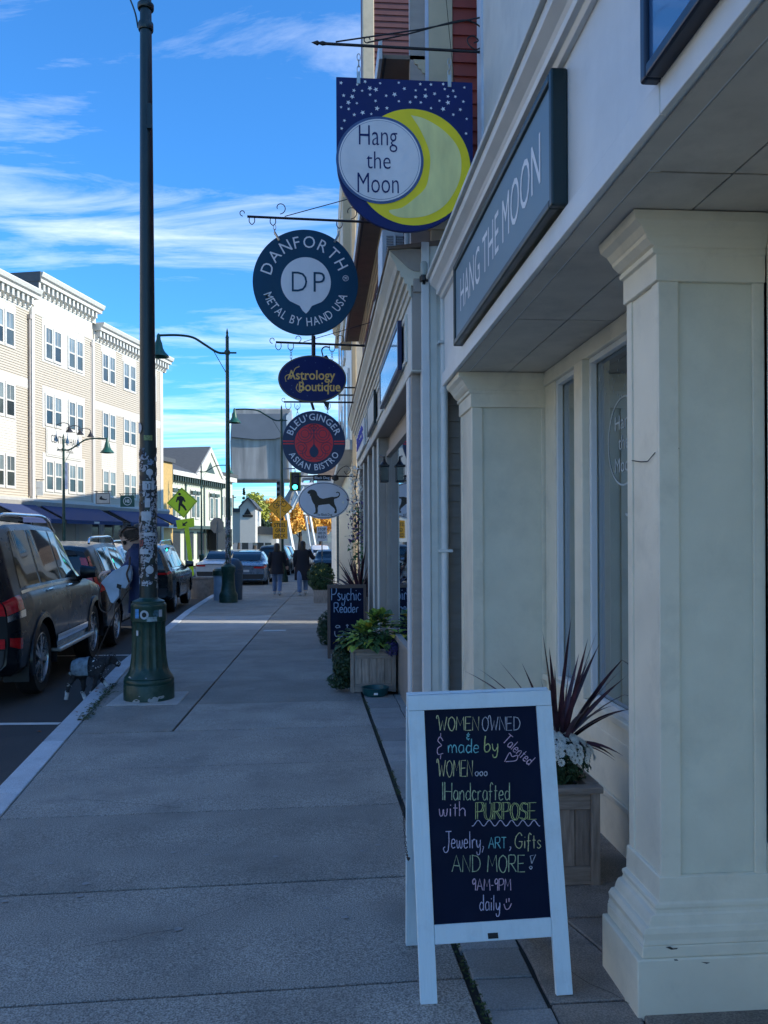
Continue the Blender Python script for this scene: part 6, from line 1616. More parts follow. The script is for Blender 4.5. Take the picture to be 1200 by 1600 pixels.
# TJ lettering
v, f = glyphs('TJ', .01); xa, xb = min(p_[0] for p_ in v), max(p_[0] for p_ in v); rr = prad(2.03) + .011
MB().add([(rr * math.cos(-1.33 + ((p_[0] - xa) / (xb - xa) - .5) * .055 / rr), rr * math.sin(-1.33 + ((p_[0] - xa) / (xb - xa) - .5) * .055 / rr), 2.0 - LZ + p_[1] * .055 / HCAP) for p_ in v], f).build('lettering', M['black'], lp, world=False, recalc=False)
brf = lambda z: .174
for ac, z_, w, h, sh, mm in ((-2.06, .80, .045, .09, 'r', mat('sticker_blue', (.06, .28, .60), .5, var=.4, scale=30)), (-1.62, .79, .085, .09, 'c', w_), (-1.62, .79, .045, .05, 'c', M['black']), (-1.2, .745, .10, .045, 'r', mat('sticker_pale', (.28, .36, .38), .5, var=.4, scale=50)), (-.95, .80, .07, .07, 'c', mat('sticker_outline', (.05, .13, .17), .5, var=.6, scale=50)), (-.68, .80, .04, .07, 'r', w_), (-2.1, .61, .025, .05, 'r', w_)):
    sticker(ac, z_ + LZ + .06, w, h, sh, mm, brf if z_ > .7 else (lambda z: .1625), 8 if mm is M['black'] else 2, lp)
# farther lamps
q = at(357, 941, 23); lamp('street_lamp', 'green street lamp with stickers on its lower pole, second along the kerb', q.x, 23, G(23), 7.0, -1, .02, 1.85)
t2 = bpy.data.objects['street_lamp.001']
for k in range(60):
    z_ = 1.05 + rp.random() * 1.3; ac = rp.uniform(-2.9, -.2); r9 = .078
    o = MB().add([(r9 * math.cos(ac + a), r9 * math.sin(ac + a), b_) for a, b_ in ((-.5, -.05), (.5, -.05), (.5, .05), (-.5, .05))], [(0, 1, 2, 3)]).build('sticker', M['sticker'], t2, world=False, recalc=False); o.location = (0, 0, z_)
q = at(441, 900, 36); lamp('street_lamp', 'green street lamp with bell shade in front of the concrete bridge block', q.x, 36, G(36), 7.0, -1, 0, 2.0)
q = at(100, 850, 35); lamp('street_lamp', 'slim green street lamp across the street before the cream hall', q.x, 35, G(35), 5.6, 1, 0, 1.75)
q = at(315, 850, 60); lamp('street_lamp', 'distant green street lamp in front of the gabled building', q.x, 60, G(60), 6.7, 1, 0, 2.0)

# ---------------------------------------------------------------- cars
def interp(xs, ys):
    return lambda x: float(np.interp(x, xs, ys))
def car(name, label, loc, rz, L_, W, wr, wf, Rw, st, paint, rake=.35, suv=True, tail=None, rails=False, board=False, cat='car', detail=2, grp='cars parked along the kerb', wins=None):
    """local +x forward, rear at 0. st rows: x, zbot, zbelt, ztop, halfwidth, halfwidth_top"""
    t = thing(name, label, cat, loc, rz, grp)
    xs = [s[0] for s in st]
    zb, zl, zt, hw, ht = [interp(xs, [s[i] for s in st]) for i in range(1, 6)]
    fade = lambda x: max(0, 1 - x / 1.1)
    ffade = lambda x: max(0, 1 - (L_ - x) / .5)
    NV = 12
    RA = Rw * 1.14
    def archz(x):
        for wx in (wr, wf):
            d_ = abs(x - wx)
            if d_ < RA: return Rw + math.sqrt(RA * RA - d_ * d_)
        return 0
    def section(x):
        b0, l0, t0, w, w2 = zb(x), zl(x), zt(x), hw(x), ht(x)
        g_ = max(t0 - l0, .0)
        pts = [(w * .90, b0), (w * .985, b0 + .07), (w, b0 + .22), (w, b0 + (l0 - b0) * .55), (w * .985, l0 - .10), (w * .955, l0 - .02), (w * .93 if g_ > .1 else w * .9, l0 + .004)]
        if g_ > .1:
            w1 = w * .915
            pts += [(w1 + (w2 - w1) * .33, l0 + g_ * .33), (w1 + (w2 - w1) * .72, l0 + g_ * .68), (w2, t0 - .075), (w2 * .93, t0 - .025), (w2 * .55, t0 + .005)]
        else:
            pts += [(w * .84, l0 + g_ * .4 + .002), (w * .76, l0 + g_ * .6 + .004), (w * .66, l0 + g_ * .8 + .006), (w * .5, t0 + .008), (w * .25, t0 + .012)]
        return pts
    def P(x, v, side=-1, eps=0):
        az = archz(x); pts = [(a_, max(b_, az + .004 * k_)) for k_, (a_, b_) in enumerate(section(x))]; i = min(int(v), len(pts) - 2); f_ = v - i
        y = pts[i][0] * (1 - f_) + pts[i + 1][0] * f_; z = pts[i][1] * (1 - f_) + pts[i + 1][1] * f_
        xo = x + rake * max(0, z - zl(0)) * fade(x) - .05 * ffade(x) * abs(z - .65) / .5 * 1.2
        xo += .10 * fade(x) ** 4 * (abs(y) / W) ** 4
        return Vector((xo, side * (y + eps), z + eps * (.7 if v > 9 else 0)))
    xsd = sorted(set([round(q, 4) for q in list(np.linspace(0, L_, 44)) + xs + [wx + RA * math.cos(a_) * s_ for wx in (wr, wf) for a_ in np.linspace(.001, 1.5, 10) for s_ in (-1, 1)] + [wx + s_ * (RA + .002) for wx in (wr, wf) for s_ in (-1, 1)]]))
    mb = MB(); nr = NV; rings = []
    for x in xsd:
        left = [P(x, v, -1) for v in range(nr)]; right = [P(x, v, 1) for v in range(nr)]
        rings.append(left + [(left[-1] + right[-1]) / 2 + Vector((0, 0, .008))] + right[::-1])
    n = len(rings[0])
    vs = [p_ for r0 in rings for p_ in r0]; fs = []
    for i in range(len(rings) - 1):
        for k in range(n): fs.append((i * n + k, i * n + (k + 1) % n, (i + 1) * n + (k + 1) % n, (i + 1) * n + k))
    # end caps as strips between left and right
    for i in (0, len(rings) - 1):
        for k in range(nr - 1): fs.append((i * n + k, i * n + k + 1, i * n + n - 2 - k, i * n + n - 1 - k))
        fs.append((i * n + nr - 1, i * n + nr, i * n + nr + 1))
    mb.add(vs, fs)
    body = mb.build('body', paint, t, world=False, smooth=True)
    MB().box(.45, L_ - .45, -W + .30, W - .30, .24, .80).build('underbody', M['plastic'], t, world=False)
    def patch(x0, x1, v0, v1, nm, m, side=-1, eps=.004, nx=10, nv=4, x0t=None, x1t=None, parent=None):
        x0t = x0 if x0t is None else x0t; x1t = x1 if x1t is None else x1t
        q = MB(); vs_ = []
        for j in range(nv + 1):
            v_ = v0 + (v1 - v0) * j / nv; a, b_ = x0 + (x0t - x0) * j / nv, x1 + (x1t - x1) * j / nv
            for i in range(nx + 1): vs_.append(P(a + (b_ - a) * i / nx, v_, side, eps))
        q.add(vs_, [(j * (nx + 1) + i, j * (nx + 1) + i + 1, (j + 1) * (nx + 1) + i + 1, (j + 1) * (nx + 1) + i) for j in range(nv) for i in range(nx)])
        return q.build(nm, m, parent or t, world=False, recalc=False, smooth='all')
    def tailpatch(f0, f1, v0, v1, nm, m, eps=.006, n_=8, nv=4):
        q = MB(); vs_ = []
        for j in range(nv + 1):
            v_ = v0 + (v1 - v0) * j / nv; p_ = P(0, v_, -1)
            for i in range(n_ + 1):
                f_ = f0 + (f1 - f0) * i / n_; vs_.append(Vector((p_.x - eps, f_ * abs(p_.y), p_.z)))
        q.add(vs_, [(j * (n_ + 1) + i, j * (n_ + 1) + i + 1, (j + 1) * (n_ + 1) + i + 1, (j + 1) * (n_ + 1) + i) for j in range(nv) for i in range(n_)])
        return q.build(nm, m, t, world=False, recalc=False, smooth='all')
    wins = wins or [(.45, 1.25), (1.30, 2.25), (2.32, 3.1)]
    for side in (-1, 1):
        for k, w3 in enumerate(wins):
            a, b_ = w3[0], w3[1]; at_, bt_ = (w3[2], w3[3]) if len(w3) > 2 else (a, b_)
            patch(a, b_, 6.25, 8.9, 'side_window', M['carglass'], side, x0t=at_, x1t=bt_)
        if detail > 1:
            for xg in [w3[1] + .025 for w3 in wins[:-1]] + [wins[-1][1] + .1]:
                patch(xg, xg + .008, .6, 6.0, 'door_seam', M['plastic'], side, .0015, 1, 8)
            for w3 in wins[1:]:
                q = P(w3[0] + .12, 5.0, side, .02); h_ = MB(); h_.tube([q + Vector((-.09, 0, 0)), q + Vector((.09, 0, 0))], .014, 6); h_.build('door_handle', M['chrome'] if board else M['plastic'], t, world=False, smooth=True)
            patch(wins[0][0] - .02, wins[-1][1] + .05, 5.95, 6.12, 'window_trim', M['chrome'], side, .006, 16, 1)
            patch(wr + Rw * 1.2, wf - Rw * 1.2, .0, 1.0, 'sill', M['plastic'], side, .006, 8, 2)
    tailpatch(-.86, .86, 7.0, 8.9, 'rear_window', M['carglass'])
    tailpatch(-.26, .26, 3.15, 3.75, 'licence_plate', M['plate'], .012)
    tailpatch(-.97, .97, .3, 2.0, 'rear_bumper', M['plastic'], .02)
    xw = wins[-1][1]
    # windscreen over the cowl
    q = MB(); vs_ = []
    xa, xb = xw + .10, min(xw + .62, L_ - .8)
    nx = 8
    for i in range(nx + 1):
        x = xa + (xb - xa) * i / nx
        for s_ in (-.86, -.4, 0, .4, .86):
            w2 = ht(x) if zt(x) - zl(x) > .1 else hw(x) * .8
            vs_.append((x, s_ * w2, zt(x) + .014 - .02 * abs(s_) ** 3))
    q.add(vs_, [(i * 5 + k, i * 5 + k + 1, (i + 1) * 5 + k + 1, (i + 1) * 5 + k) for i in range(nx) for k in range(4)]); q.build('windscreen', M['carglass'], t, world=False, recalc=False, smooth='all')
    if tail: tail(patch, tailpatch, P, t)
    for side in (-1, 1):
        patch(L_ - .5, L_ - .12, 4.1, 5.6, 'headlight', M['plate'], side, .006)
    wh = MB(); hwid = .115
    wheel = None
    for wx in (wr, wf):
        for side in (-1, 1):
            if wheel is None:
                wheel = bpy.data.objects.new('wheel', None); COL.objects.link(wheel); wheel.parent = t; cur = wheel
                q = MB(); q.lathe([(Rw * .70, -.10), (Rw * .93, -.105), (Rw * .985, -.085), (Rw, -.05), (Rw, .05), (Rw * .985, .085), (Rw * .93, .105), (Rw * .70, .10), (Rw * .68, 0), (Rw * .70, -.10)], (0, 0, 0), 40, axis='y', cap=False); q.build('tyre', M['tyre'], wheel, world=False, smooth=True)
                q = MB(); q.lathe([(Rw * .71, -.095), (Rw * .67, -.10), (Rw * .65, -.06), (Rw * .64, .03), (Rw * .1, .04)], (0, 0, 0), 36, axis='y', cap=False); 
                for k in range(10):
                    a = 2 * math.pi * k / 10 + (.12 if k % 2 else -.12); c_, s_ = math.cos(a), math.sin(a); w_ = .022
                    q.prism([(c_ * .03 - s_ * w_, -.09, s_ * .03 + c_ * w_), (c_ * .03 + s_ * w_, -.09, s_ * .03 - c_ * w_), (c_ * Rw * .66 + s_ * w_, -.085, s_ * Rw * .66 - c_ * w_), (c_ * Rw * .66 - s_ * w_, -.085, s_ * Rw * .66 + c_ * w_)], (0, .04, 0))
                q.lathe([(.001, -.1), (.05, -.1), (.055, -.07)], (0, 0, 0), 16, axis='y'); q.build('rim', M['rim'], wheel, world=False, smooth=True)
            else:
                cur = wheel.copy(); COL.objects.link(cur); cur.parent = t
                for ch in wheel.children:
                    c = ch.copy(); COL.objects.link(c); c.parent = cur
            cur.location = (wx, side * (W - .13), Rw); cur.rotation_euler = (0, random.uniform(0, 1), 0 if side < 0 else math.pi)
    # mirrors
    for side in (-1, 1):
        q = P(xw + .02, 6.3, side, 0); m_ = MB(); c = q + Vector((.03, side * .14, .06)); m_.loft([[c + Vector((dx_, side * (k_ * .1 - .04) * 1.0, 0)) + Vector((0, 0, .085 * math.sin(a) * (1 - .15 * k_))) + Vector((.06 * math.cos(a), 0, 0)) for a in [i * .785 for i in range(8)]] for k_, dx_ in ((-.9, 0), (-.2, 0), (.6, .0), (1.1, .01))]); m_.tube([q, c], .02, 6); mo = m_.build('mirror', paint, t, world=False, smooth=True)
    if rails:
        for side in (-1, 1):
            y_ = side * ht(1.5) * .90; m_ = MB(); zt_ = zt(1.5); m_.tube(catmull([(rake * .5 + .35, y_, zt_ - .03), (rake * .5 + .5, y_, zt_ + .06), (1.5, y_, zt_ + .08), (2.3, y_, zt_ + .07), (2.75, y_, zt(2.75) - .01)], 5), .02, 8); m_.build('roof_rail', M['chrome'], t, world=False, smooth=True)
    if board:
        for side in (-1, 1):
            m_ = MB(); m_.box(wr + Rw * 1.1, wf - Rw * 1.1, *sorted((side * (W - .12), side * (W + .07))), .40, .45); m_.build('running_board', M['galv'], t, world=False, bevel=.015)
            patch(wr + Rw * 1.35, wf - Rw * 1.3, 1.7, 2.15, 'side_moulding', M['chrome'], side, .012)
            for wx in (wr, wf):
                m_ = MB(); rings_ = []
                for a in np.linspace(-.25, math.pi + .25, 22):
                    ca_, sa_ = math.cos(a), math.sin(a); rr_ = Rw * 1.13; y_ = side * (W + .0)
                    rings_.append([(wx + ca_ * rr_, y_ - side * .05, Rw + sa_ * rr_), (wx + ca_ * rr_, y_ + side * .022, Rw + sa_ * rr_), (wx + ca_ * (rr_ + .055), y_ + side * .008, Rw + sa_ * (rr_ + .055)), (wx + ca_ * (rr_ + .06), y_ - side * .05, Rw + sa_ * (rr_ + .06))])
                m_.loft(rings_); m_.build('wheel_arch_trim', paint, t, world=False, smooth=True)
            m_ = MB(); m_.box(wr - Rw * 1.25 - .05, wr - Rw * 1.25 - .02, *sorted((side * (W - .28), side * (W - .02))), .22, .5); m_.build('mudflap', M['plastic'], t, world=False)
    return t
SUVST = [(0, .38, 1.08, 1.80, .86, .66), (.15, .32, 1.13, 1.87, .94, .68), (.6, .32, 1.16, 1.91, .975, .70), (1.4, .34, 1.17, 1.93, .98, .71), (2.4, .34, 1.17, 1.91, .98, .70), (2.85, .34, 1.17, 1.80, .98, .68), (3.15, .34, 1.17, 1.55, .975, .66), (3.45, .34, 1.17, 1.22, .97, .62), (3.7, .34, 1.14, 1.20, .965, .60), (4.2, .36, 1.06, 1.12, .95, .58), (4.5, .40, .98, 1.02, .90, .5), (4.62, .45, .80, .84, .80, .4)]
def tail_lc(patch, tp, P, t):
    for s_ in (-1, 1):
        patch(0.0, .30, 3.85, 6.0, 'tail_light', M['redlamp'], s_, .012); tp(*sorted((s_ * .62, s_ * 1.0)), 3.85, 6.0, 'tail_light', M['redlamp'], .014)
        patch(0.0, .34, 3.55, 3.82, 'chrome_strip', M['chrome'], s_, .012); tp(*sorted((s_ * .55, s_ * .98)), 2.1, 2.7, 'rear_reflector', M['redlamp'], .024)
        patch(0.02, .22, 2.25, 2.75, 'rear_reflector', M['redlamp'], s_, .008)
    tp(-.6, .6, 4.3, 4.6, 'chrome_strip', M['chrome'], .016)
def dirang(x0, y0, x1, y1): return math.atan2(y1 - y0, x1 - x0)
a1 = R(90) + .055
def carloc(xr_, yr_, W, ang):      # right-rear corner -> local origin (rear centre)
    return (xr_ - W * math.sin(ang), yr_ + W * math.cos(ang), G(yr_) - .13)
car('black_suv', 'large dark green-black four wheel drive with roof rails parked at the left edge', carloc(-3.03, 8.62, .98, a1), a1, 4.62, .98, .98, 3.66, .40, SUVST, M['carblack'], rake=.22, tail=tail_lc, rails=True, board=True, cat='suv', wins=[(.42, 1.12, .50, 1.14), (1.20, 2.05), (2.12, 3.12, 2.12, 2.72)])
V2 = [(0, .42, 1.02, 1.60, .84, .60), (.15, .34, 1.06, 1.66, .92, .62), (.6, .30, 1.09, 1.70, .95, .64), (1.5, .30, 1.08, 1.73, .96, .65), (2.5, .30, 1.06, 1.70, .96, .64), (3.1, .30, 1.05, 1.45, .955, .62), (3.6, .30, 1.04, 1.09, .95, .60), (4.2, .32, .96, 1.0, .93, .55), (4.6, .38, .86, .89, .86, .5), (4.75, .45, .72, .75, .74, .4)]
def tail_v(patch, tp, P, t):
    for s_ in (-1, 1):
        patch(0.0, .17, 4.2, 6.2, 'tail_light', M['redlamp'], s_, .014); tp(*sorted((s_ * .80, s_ * 1.0)), 4.2, 6.2, 'tail_light', M['redlamp'], .016); tp(*sorted((s_ * .84, s_ * 1.0)), 6.2, 8.6, 'tail_light_upper', M['redlamp'], .016)
        patch(0.0, .07, 6.2, 8.6, 'tail_light_upper', M['redlamp'], s_, .014)
    tp(-.8, .8, 8.95, 10.4, 'rear_spoiler', M['plastic'], .05)
car('parked_suv', 'black suv with tall red tail lights parked in front of the nearest car', carloc(-3.30, 13.2, .96, a1), a1, 4.75, .96, .98, 3.85, .37, V2, M['carblack'], rake=.30, tail=tail_v, rails=True, cat='suv', wins=[(.42, 1.1, .5, 1.1), (1.18, 2.1), (2.17, 3.3, 2.17, 2.75)])
def tail_s(patch, tp, P, t):
    for s_ in (-1, 1):
        patch(0.0, .22, 4.6, 5.9, 'tail_light', M['redlamp'], s_, .012); tp(*sorted((s_ * .55, s_ * 1.0)), 4.6, 5.9, 'tail_light', M['redlamp'], .014)
a3 = R(90) + .03
car('parked_suv', 'pale grey car with silver roof behind the woman, third in the kerb row', (-5.2, 19.0, G(19) - .13), a1, 4.6, .92, .95, 3.7, .34, V2, M['carwhite'], tail=tail_s, detail=1, cat='suv')
car('parked_suv', 'black hatchback suv parked just right of the stickered lamp post', carloc(-3.62, 20.6, .92, a3), a3, 4.4, .92, .92, 3.55, .36, V2, M['cargreen'], rake=.35, tail=tail_s, cat='suv', rails=True, wins=[(.42, 1.05, .5, 1.05), (1.12, 2.0), (2.07, 3.2, 2.07, 2.7)])
SED = [(0, .35, .88, .90, .80, .6), (.25, .28, .96, .99, .90, .6), (.75, .26, .98, 1.06, .91, .60), (1.15, .26, .97, 1.30, .915, .60), (1.55, .26, .96, 1.43, .92, .60), (2.3, .26, .95, 1.46, .92, .60), (2.9, .26, .94, 1.36, .92, .60), (3.5, .26, .93, .98, .91, .6), (4.2, .28, .84, .88, .88, .5), (4.6, .36, .68, .70, .76, .4)]
def tail_sed(patch, tp, P, t):
    for s_ in (-1, 1):
        patch(0.0, .22, 4.2, 5.4, 'tail_light', M['redlamp'], s_, .012); tp(*sorted((s_ * .5, s_ * 1.0)), 4.2, 5.4, 'tail_light', M['redlamp'], .014)
    # rear screen lies on the sloping deck
    q = MB(); vs_ = []
    for i in range(7):
        x = .78 + .75 * i / 6; z = float(np.interp(x, [.75, 1.15, 1.55], [1.06, 1.30, 1.43])) + .022
        for s_ in (-1, -.5, 0, .5, 1): vs_.append((x, s_ * .56, z))
    q.add(vs_, [(i * 5 + k, i * 5 + k + 1, (i + 1) * 5 + k + 1, (i + 1) * 5 + k) for i in range(6) for k in range(4)]); q.build('rear_screen', M['carglass'], t, world=False, recalc=False, smooth='all')
a4 = R(90) + .10
car('sedan', 'blue-grey sedan with red tail lights seen from behind beyond the second lamp', (at(385, 900, 33).x - .1, 33, G(33) - .13), R(90) - .02, 4.6, .92, .95, 3.65, .33, SED, M['carbluegrey'], rake=.1, tail=tail_sed, wins=[(1.2, 2.05, 1.45, 2.05), (2.12, 3.1, 2.12, 2.7)], grp='cars on the street')
car('sedan', 'white sedan beside the second lamp, left of the blue-grey sedan', (at(334, 900, 37).x, 37, G(37) - .13), R(90) - .12, 4.6, .92, .95, 3.65, .33, SED, M['carwhite'], rake=.1, tail=tail_sed, detail=1, wins=[(1.2, 2.05, 1.45, 2.05), (2.12, 3.1, 2.12, 2.7)], grp='cars on the street')
car('suv_car', 'dark blue suv driving away between the two walking women', (at(437, 880, 55).x, 55, G(55) - .13), R(90) - .05, 4.6, .95, .95, 3.7, .37, V2, M['carnavy'], tail=tail_s, detail=1, cat='suv', grp='cars on the street')
car('suv_car', 'dark suv just ahead of the blue-grey sedan', (at(424, 880, 44).x, 44, G(44) - .13), R(90) - .05, 4.6, .95, .95, 3.7, .37, V2, M['carblack'], tail=tail_s, detail=1, cat='suv', grp='cars on the street')
car('suv_car', 'pale oncoming suv in the sun with bright headlights', (at(497, 880, 62).x, 66, G(62) - .13), R(-90) + .05, 4.6, .95, .95, 3.7, .37, V2, M['carwhite'], tail=tail_s, detail=1, cat='suv', grp='cars on the street')
car('suv_car', 'dark oncoming car at the far kerb near the shingle-roofed building', (at(512, 890, 50).x, 53, G(50) - .13), R(-90), 4.4, .88, .95, 3.6, .33, SED, M['carblack'], tail=None, detail=1, cat='car', grp='cars on the street')

# ---------------------------------------------------------------- people and dog
def skinmesh(name, J, B, m, parent, sub=2, extra=None, smooth=True):
    """J: name -> (pos, radius); B: pairs"""
    names = list(J); me = bpy.data.meshes.new(name)
    me.from_pydata([J[k][0] for k in names], [(names.index(a), names.index(b_)) for a, b_ in B], [])
    o = bpy.data.objects.new(name, me); COL.objects.link(o)
    md = o.modifiers.new('skin', 'SKIN'); md.use_smooth_shade = True
    sv = me.skin_vertices[0].data
    for i, k in enumerate(names):
        r_ = J[k][1]; sv[i].radius = r_ if isinstance(r_, tuple) else (r_, r_); sv[i].use_root = (i == 0)
    s2 = o.modifiers.new('sub', 'SUBSURF'); s2.levels = sub; s2.render_levels = sub
    bpy.context.view_layer.update()
    nm = bpy.data.meshes.new_from_object(o.evaluated_get(bpy.context.evaluated_depsgraph_get()))
    bpy.data.objects.remove(o)
    if extra:
        bm = bmesh.new(); bm.from_mesh(nm)
        m2 = bpy.data.meshes.new('x'); m2.from_pydata(extra.v, [], extra.f); bm.from_mesh(m2); bmesh.ops.recalc_face_normals(bm, faces=bm.faces); bm.to_mesh(nm); bm.free()
    nm.polygons.foreach_set('use_smooth', [True] * len(nm.polygons))
    nm.materials.clear(); nm.name = name
    return link(name, nm, m, parent)
def head_mb(c, s, yaw, pitch):
    """head: face towards +x local, then rotated"""
    mb_ = MB(); Rm = Matrix.Rotation(yaw, 3, 'Z') @ Matrix.Rotation(pitch, 3, 'Y'); rings = []
    prof = [(-.115, .030, .02), (-.105, .05, .015), (-.085, .062, .012), (-.05, .072, .008), (0, .078, 0), (.04, .082, -.004), (.08, .074, -.008), (.105, .052, -.01), (.12, .02, -.01)]
    n = 24
    for z, r_, xo in prof:
        ring_ = []
        for k in range(n):
            a = 2 * math.pi * k / n; x = r_ * 1.15 * math.cos(a) + xo; y = r_ * .92 * math.sin(a); fr = max(0, math.cos(a))
            if fr > .93:
                if abs(z + .05) < .01: x += .006           # lips
                if z == 0: x += .006
            if fr > .96 and -.06 < z < .0: x += .02
            if z == 0 and fr > .96: x += .006
            if z <= -.085 and fr > .7: x += .012
            if z == 0 and .55 < fr < .9: x -= .010          # eye sockets
            ring_.append(Vector(c) + Rm @ (Vector((x, y, z)) * s))
        rings.append(ring_)
    mb_.loft(rings)
    # nose
    nb = [Vector((.085, 0, .01)), Vector((.096, -.012, -.026)), Vector((.112, 0, -.022)), Vector((.096, .012, -.026)), Vector((.092, 0, -.034))]
    mb_.add([Vector(c) + Rm @ (p_ * s) for p_ in nb], [(0, 1, 2), (0, 2, 3), (1, 4, 2), (2, 4, 3)])
    for sy in (-1, 1):
        ear = [Vector((-.002 + .016 * math.cos(a), sy * (.074 + .006 * (k_)), -.005 + .026 * math.sin(a))) for k_ in (0, 1) for a in [i * 1.05 for i in range(6)]]
        mb_.add([Vector(c) + Rm @ (p_ * s) for p_ in ear], [(6, 7, 8, 9, 10, 11)] + [(i, (i + 1) % 6, (i + 1) % 6 + 6, i + 6) for i in range(6)])
    return mb_, Rm
def ell(c, rx, ry, n=16): return [(c[0] + rx * math.cos(2 * math.pi * k / n), c[1] + ry * math.sin(2 * math.pi * k / n), c[2]) for k in range(n)]
def hand_mb(w, d, up, s=1.0, curl=.5):
    """palm and five fingers: w wrist point, d pointing direction, up back of hand"""
    mb_ = MB(); d = Vector(d).normalized(); up = Vector(up).normalized(); sd_ = d.cross(up).normalized(); w = Vector(w)
    mb_.loft([[w + d * (l_ * s) + sd_ * (hw_ * math.cos(a) * s) + up * (th_ * math.sin(a) * s) for a in [i * .785 for i in range(8)]] for l_, hw_, th_ in ((-.01, .026, .02), (.03, .036, .016), (.08, .041, .013), (.092, .036, .010))])
    for k, (off, ln) in enumerate(((-.028, .062), (-.010, .074), (.010, .070), (.028, .055))):
        p0 = w + d * .082 * s + sd_ * off * s; pts = [p0]
        ang = 0; cd_ = d.copy()
        for q in range(3):
            ang += curl * .75; cd_ = (d * math.cos(ang) - up * math.sin(ang)); pts.append(pts[-1] + cd_ * ln * s * (.42, .33, .25)[q])
        mb_.tube(pts, [.0095 * s, .009 * s, .008 * s, .006 * s], 6)
    t0 = w + d * .025 * s - sd_ * .03 * s; mb_.tube([t0, t0 + (d - sd_ * .9 - up * .2).normalized() * .035 * s, t0 + (d * 1.4 - sd_ * .9 - up * .5).normalized() * .062 * s], [.012 * s, .010 * s, .007 * s], 6)
    return mb_
def walker(label, x, y, h, step, armr, coatlen, coatw, hairlen, ph):
    t = thing('person', label, 'person', (x, y, G(y)), 0, None)
    s = h / 1.68; f = .2 * step
    J = {'pelvis': ((0, 0, .92), (.13, .10)), 'spine': ((0, 0, 1.12), (.12, .09)), 'chest': ((0, .02, 1.32), (.15, .10)), 'neck': ((0, .03, 1.46), .05), 'head': ((0, .045, 1.53), .055),
         'hl': ((-.09, 0, .88), .085), 'kl': ((-.09, .03 + f, .48), .058), 'al': ((-.09, -.02 + f * 1.1, .10), .042), 'tl': ((-.10, .13 + f * 1.1, .035), .036),
         'hr': ((.09, 0, .88), .085), 'kr': ((.09, .06 - f * .3, .48), .058), 'ar': ((.09, -.13 - f, .14), .042), 'tr': ((.09, 0.0 - f, .035), .036),
         'sl': ((-.18, .02, 1.38), .055), 'el': ((-.24, -.02, 1.12), .043), 'wl': ((-.23, .06, .90), .028), 'sr': ((.18, .02, 1.38), .055), 'er': (armr[0], .043), 'wr': (armr[1], .028)}
    J = {k: (tuple(c * s for c in v[0]), tuple(c * s for c in v[1]) if isinstance(v[1], tuple) else v[1] * s) for k, v in J.items()}
    B = [('pelvis', 'spine'), ('spine', 'chest'), ('chest', 'neck'), ('neck', 'head'), ('pelvis', 'hl'), ('hl', 'kl'), ('kl', 'al'), ('al', 'tl'), ('pelvis', 'hr'), ('hr', 'kr'), ('kr', 'ar'), ('ar', 'tr'), ('chest', 'sl'), ('sl', 'el'), ('el', 'wl'), ('chest', 'sr'), ('sr', 'er'), ('er', 'wr')]
    hd, Rm = head_mb((0, .05 * s, 1.585 * s), s, R(90), 0)
    for wn, en in (('wl', 'el'), ('wr', 'er')):
        w_, e_ = Vector(J[wn][0]), Vector(J[en][0]); q = hand_mb(w_, w_ - e_, (0, -1, .1), s, .5); hd.add(q.v, q.f)
    skinmesh('body', J, B, M['skin'], t, extra=hd)
    for side, kk in ((-1, 'l'), (1, 'r')):
        q = MB(); pts = [Vector(J['h' + kk][0]), Vector(J['k' + kk][0]), Vector(J['a' + kk][0]) + Vector((0, 0, .02))]
        rings = []
        for i in range(9):
            f_ = i / 8; p_ = pts[0].lerp(pts[1], f_ * 2) if f_ < .5 else pts[1].lerp(pts[2], f_ * 2 - 1); rr = float(np.interp(f_, [0, .5, 1], [.105, .08, .068])) * s
            rings.append(ell(p_, rr, rr))
        q.loft(rings); q.build('trouser_leg', M['jeans'], t, world=False, smooth=True)
        a_, tt = Vector(J['a' + kk][0]), Vector(J['t' + kk][0]); q = MB(); q.tube([a_ + Vector((0, -.05, -.03)) * s, a_ + Vector((0, 0, -.045)) * s, tt], [.045 * s, .052 * s, .038 * s], 10); q.build('shoe', M['shoe'], t, world=False, smooth=True)
    q = MB(); rings = []
    for z, rx, ry, yo in ((coatlen, coatw * 1.18, .17, -.01), (coatlen + .12, coatw * 1.15, .165, -.01), (.85, coatw * 1.08, .155, 0), (1.05, coatw * .98, .14, 0), (1.2, coatw * 1.0, .145, .01), (1.33, coatw * 1.03, .14, .01), (1.41, coatw * .95, .12, .02), (1.46, .10, .085, .03), (1.52, .075, .08, .035)):
        rr = ell((0, yo * s, z * s), rx * s, ry * s, 24); rr = [(a + .006 * math.sin(k * 1.9 + z * 9) * s, b_ + .006 * math.cos(k * 2.3) * s, c) for k, (a, b_, c) in enumerate(rr)]; rings.append(rr)
    q.loft(rings)
    for sn, en, wn in (('sl', 'el', 'wl'), ('sr', 'er', 'wr')):
        a_, b_, c_ = [Vector(J[k][0]) for k in (sn, en, wn)]; q.tube([a_ + Vector((0, 0, .03)), a_.lerp(b_, .5), b_, b_.lerp(c_, .5), c_], [.085 * s, .078 * s, .068 * s, .058 * s, .05 * s], 12)
    q.build('coat', M['coat'], t, world=False, smooth=True)
    q = MB(); rings = [ell((0, .035 * s, (1.715 - 0) * s), .02 * s, .02 * s)]
    for z, rx, ry, yo in ((1.70, .065, .07, .03), (1.66, .092, .10, .03), (1.60, .102, .11, .015), (1.53, .10, .095, -.01), (1.46, .095, .07, -.035), (hairlen, .07, .04, -.06)): rings.append(ell((0, yo * s, z * s), rx * s, ry * s))
    q.loft(rings); q.build('hair', M['hairdk'], t, world=False, smooth=True)
    return t
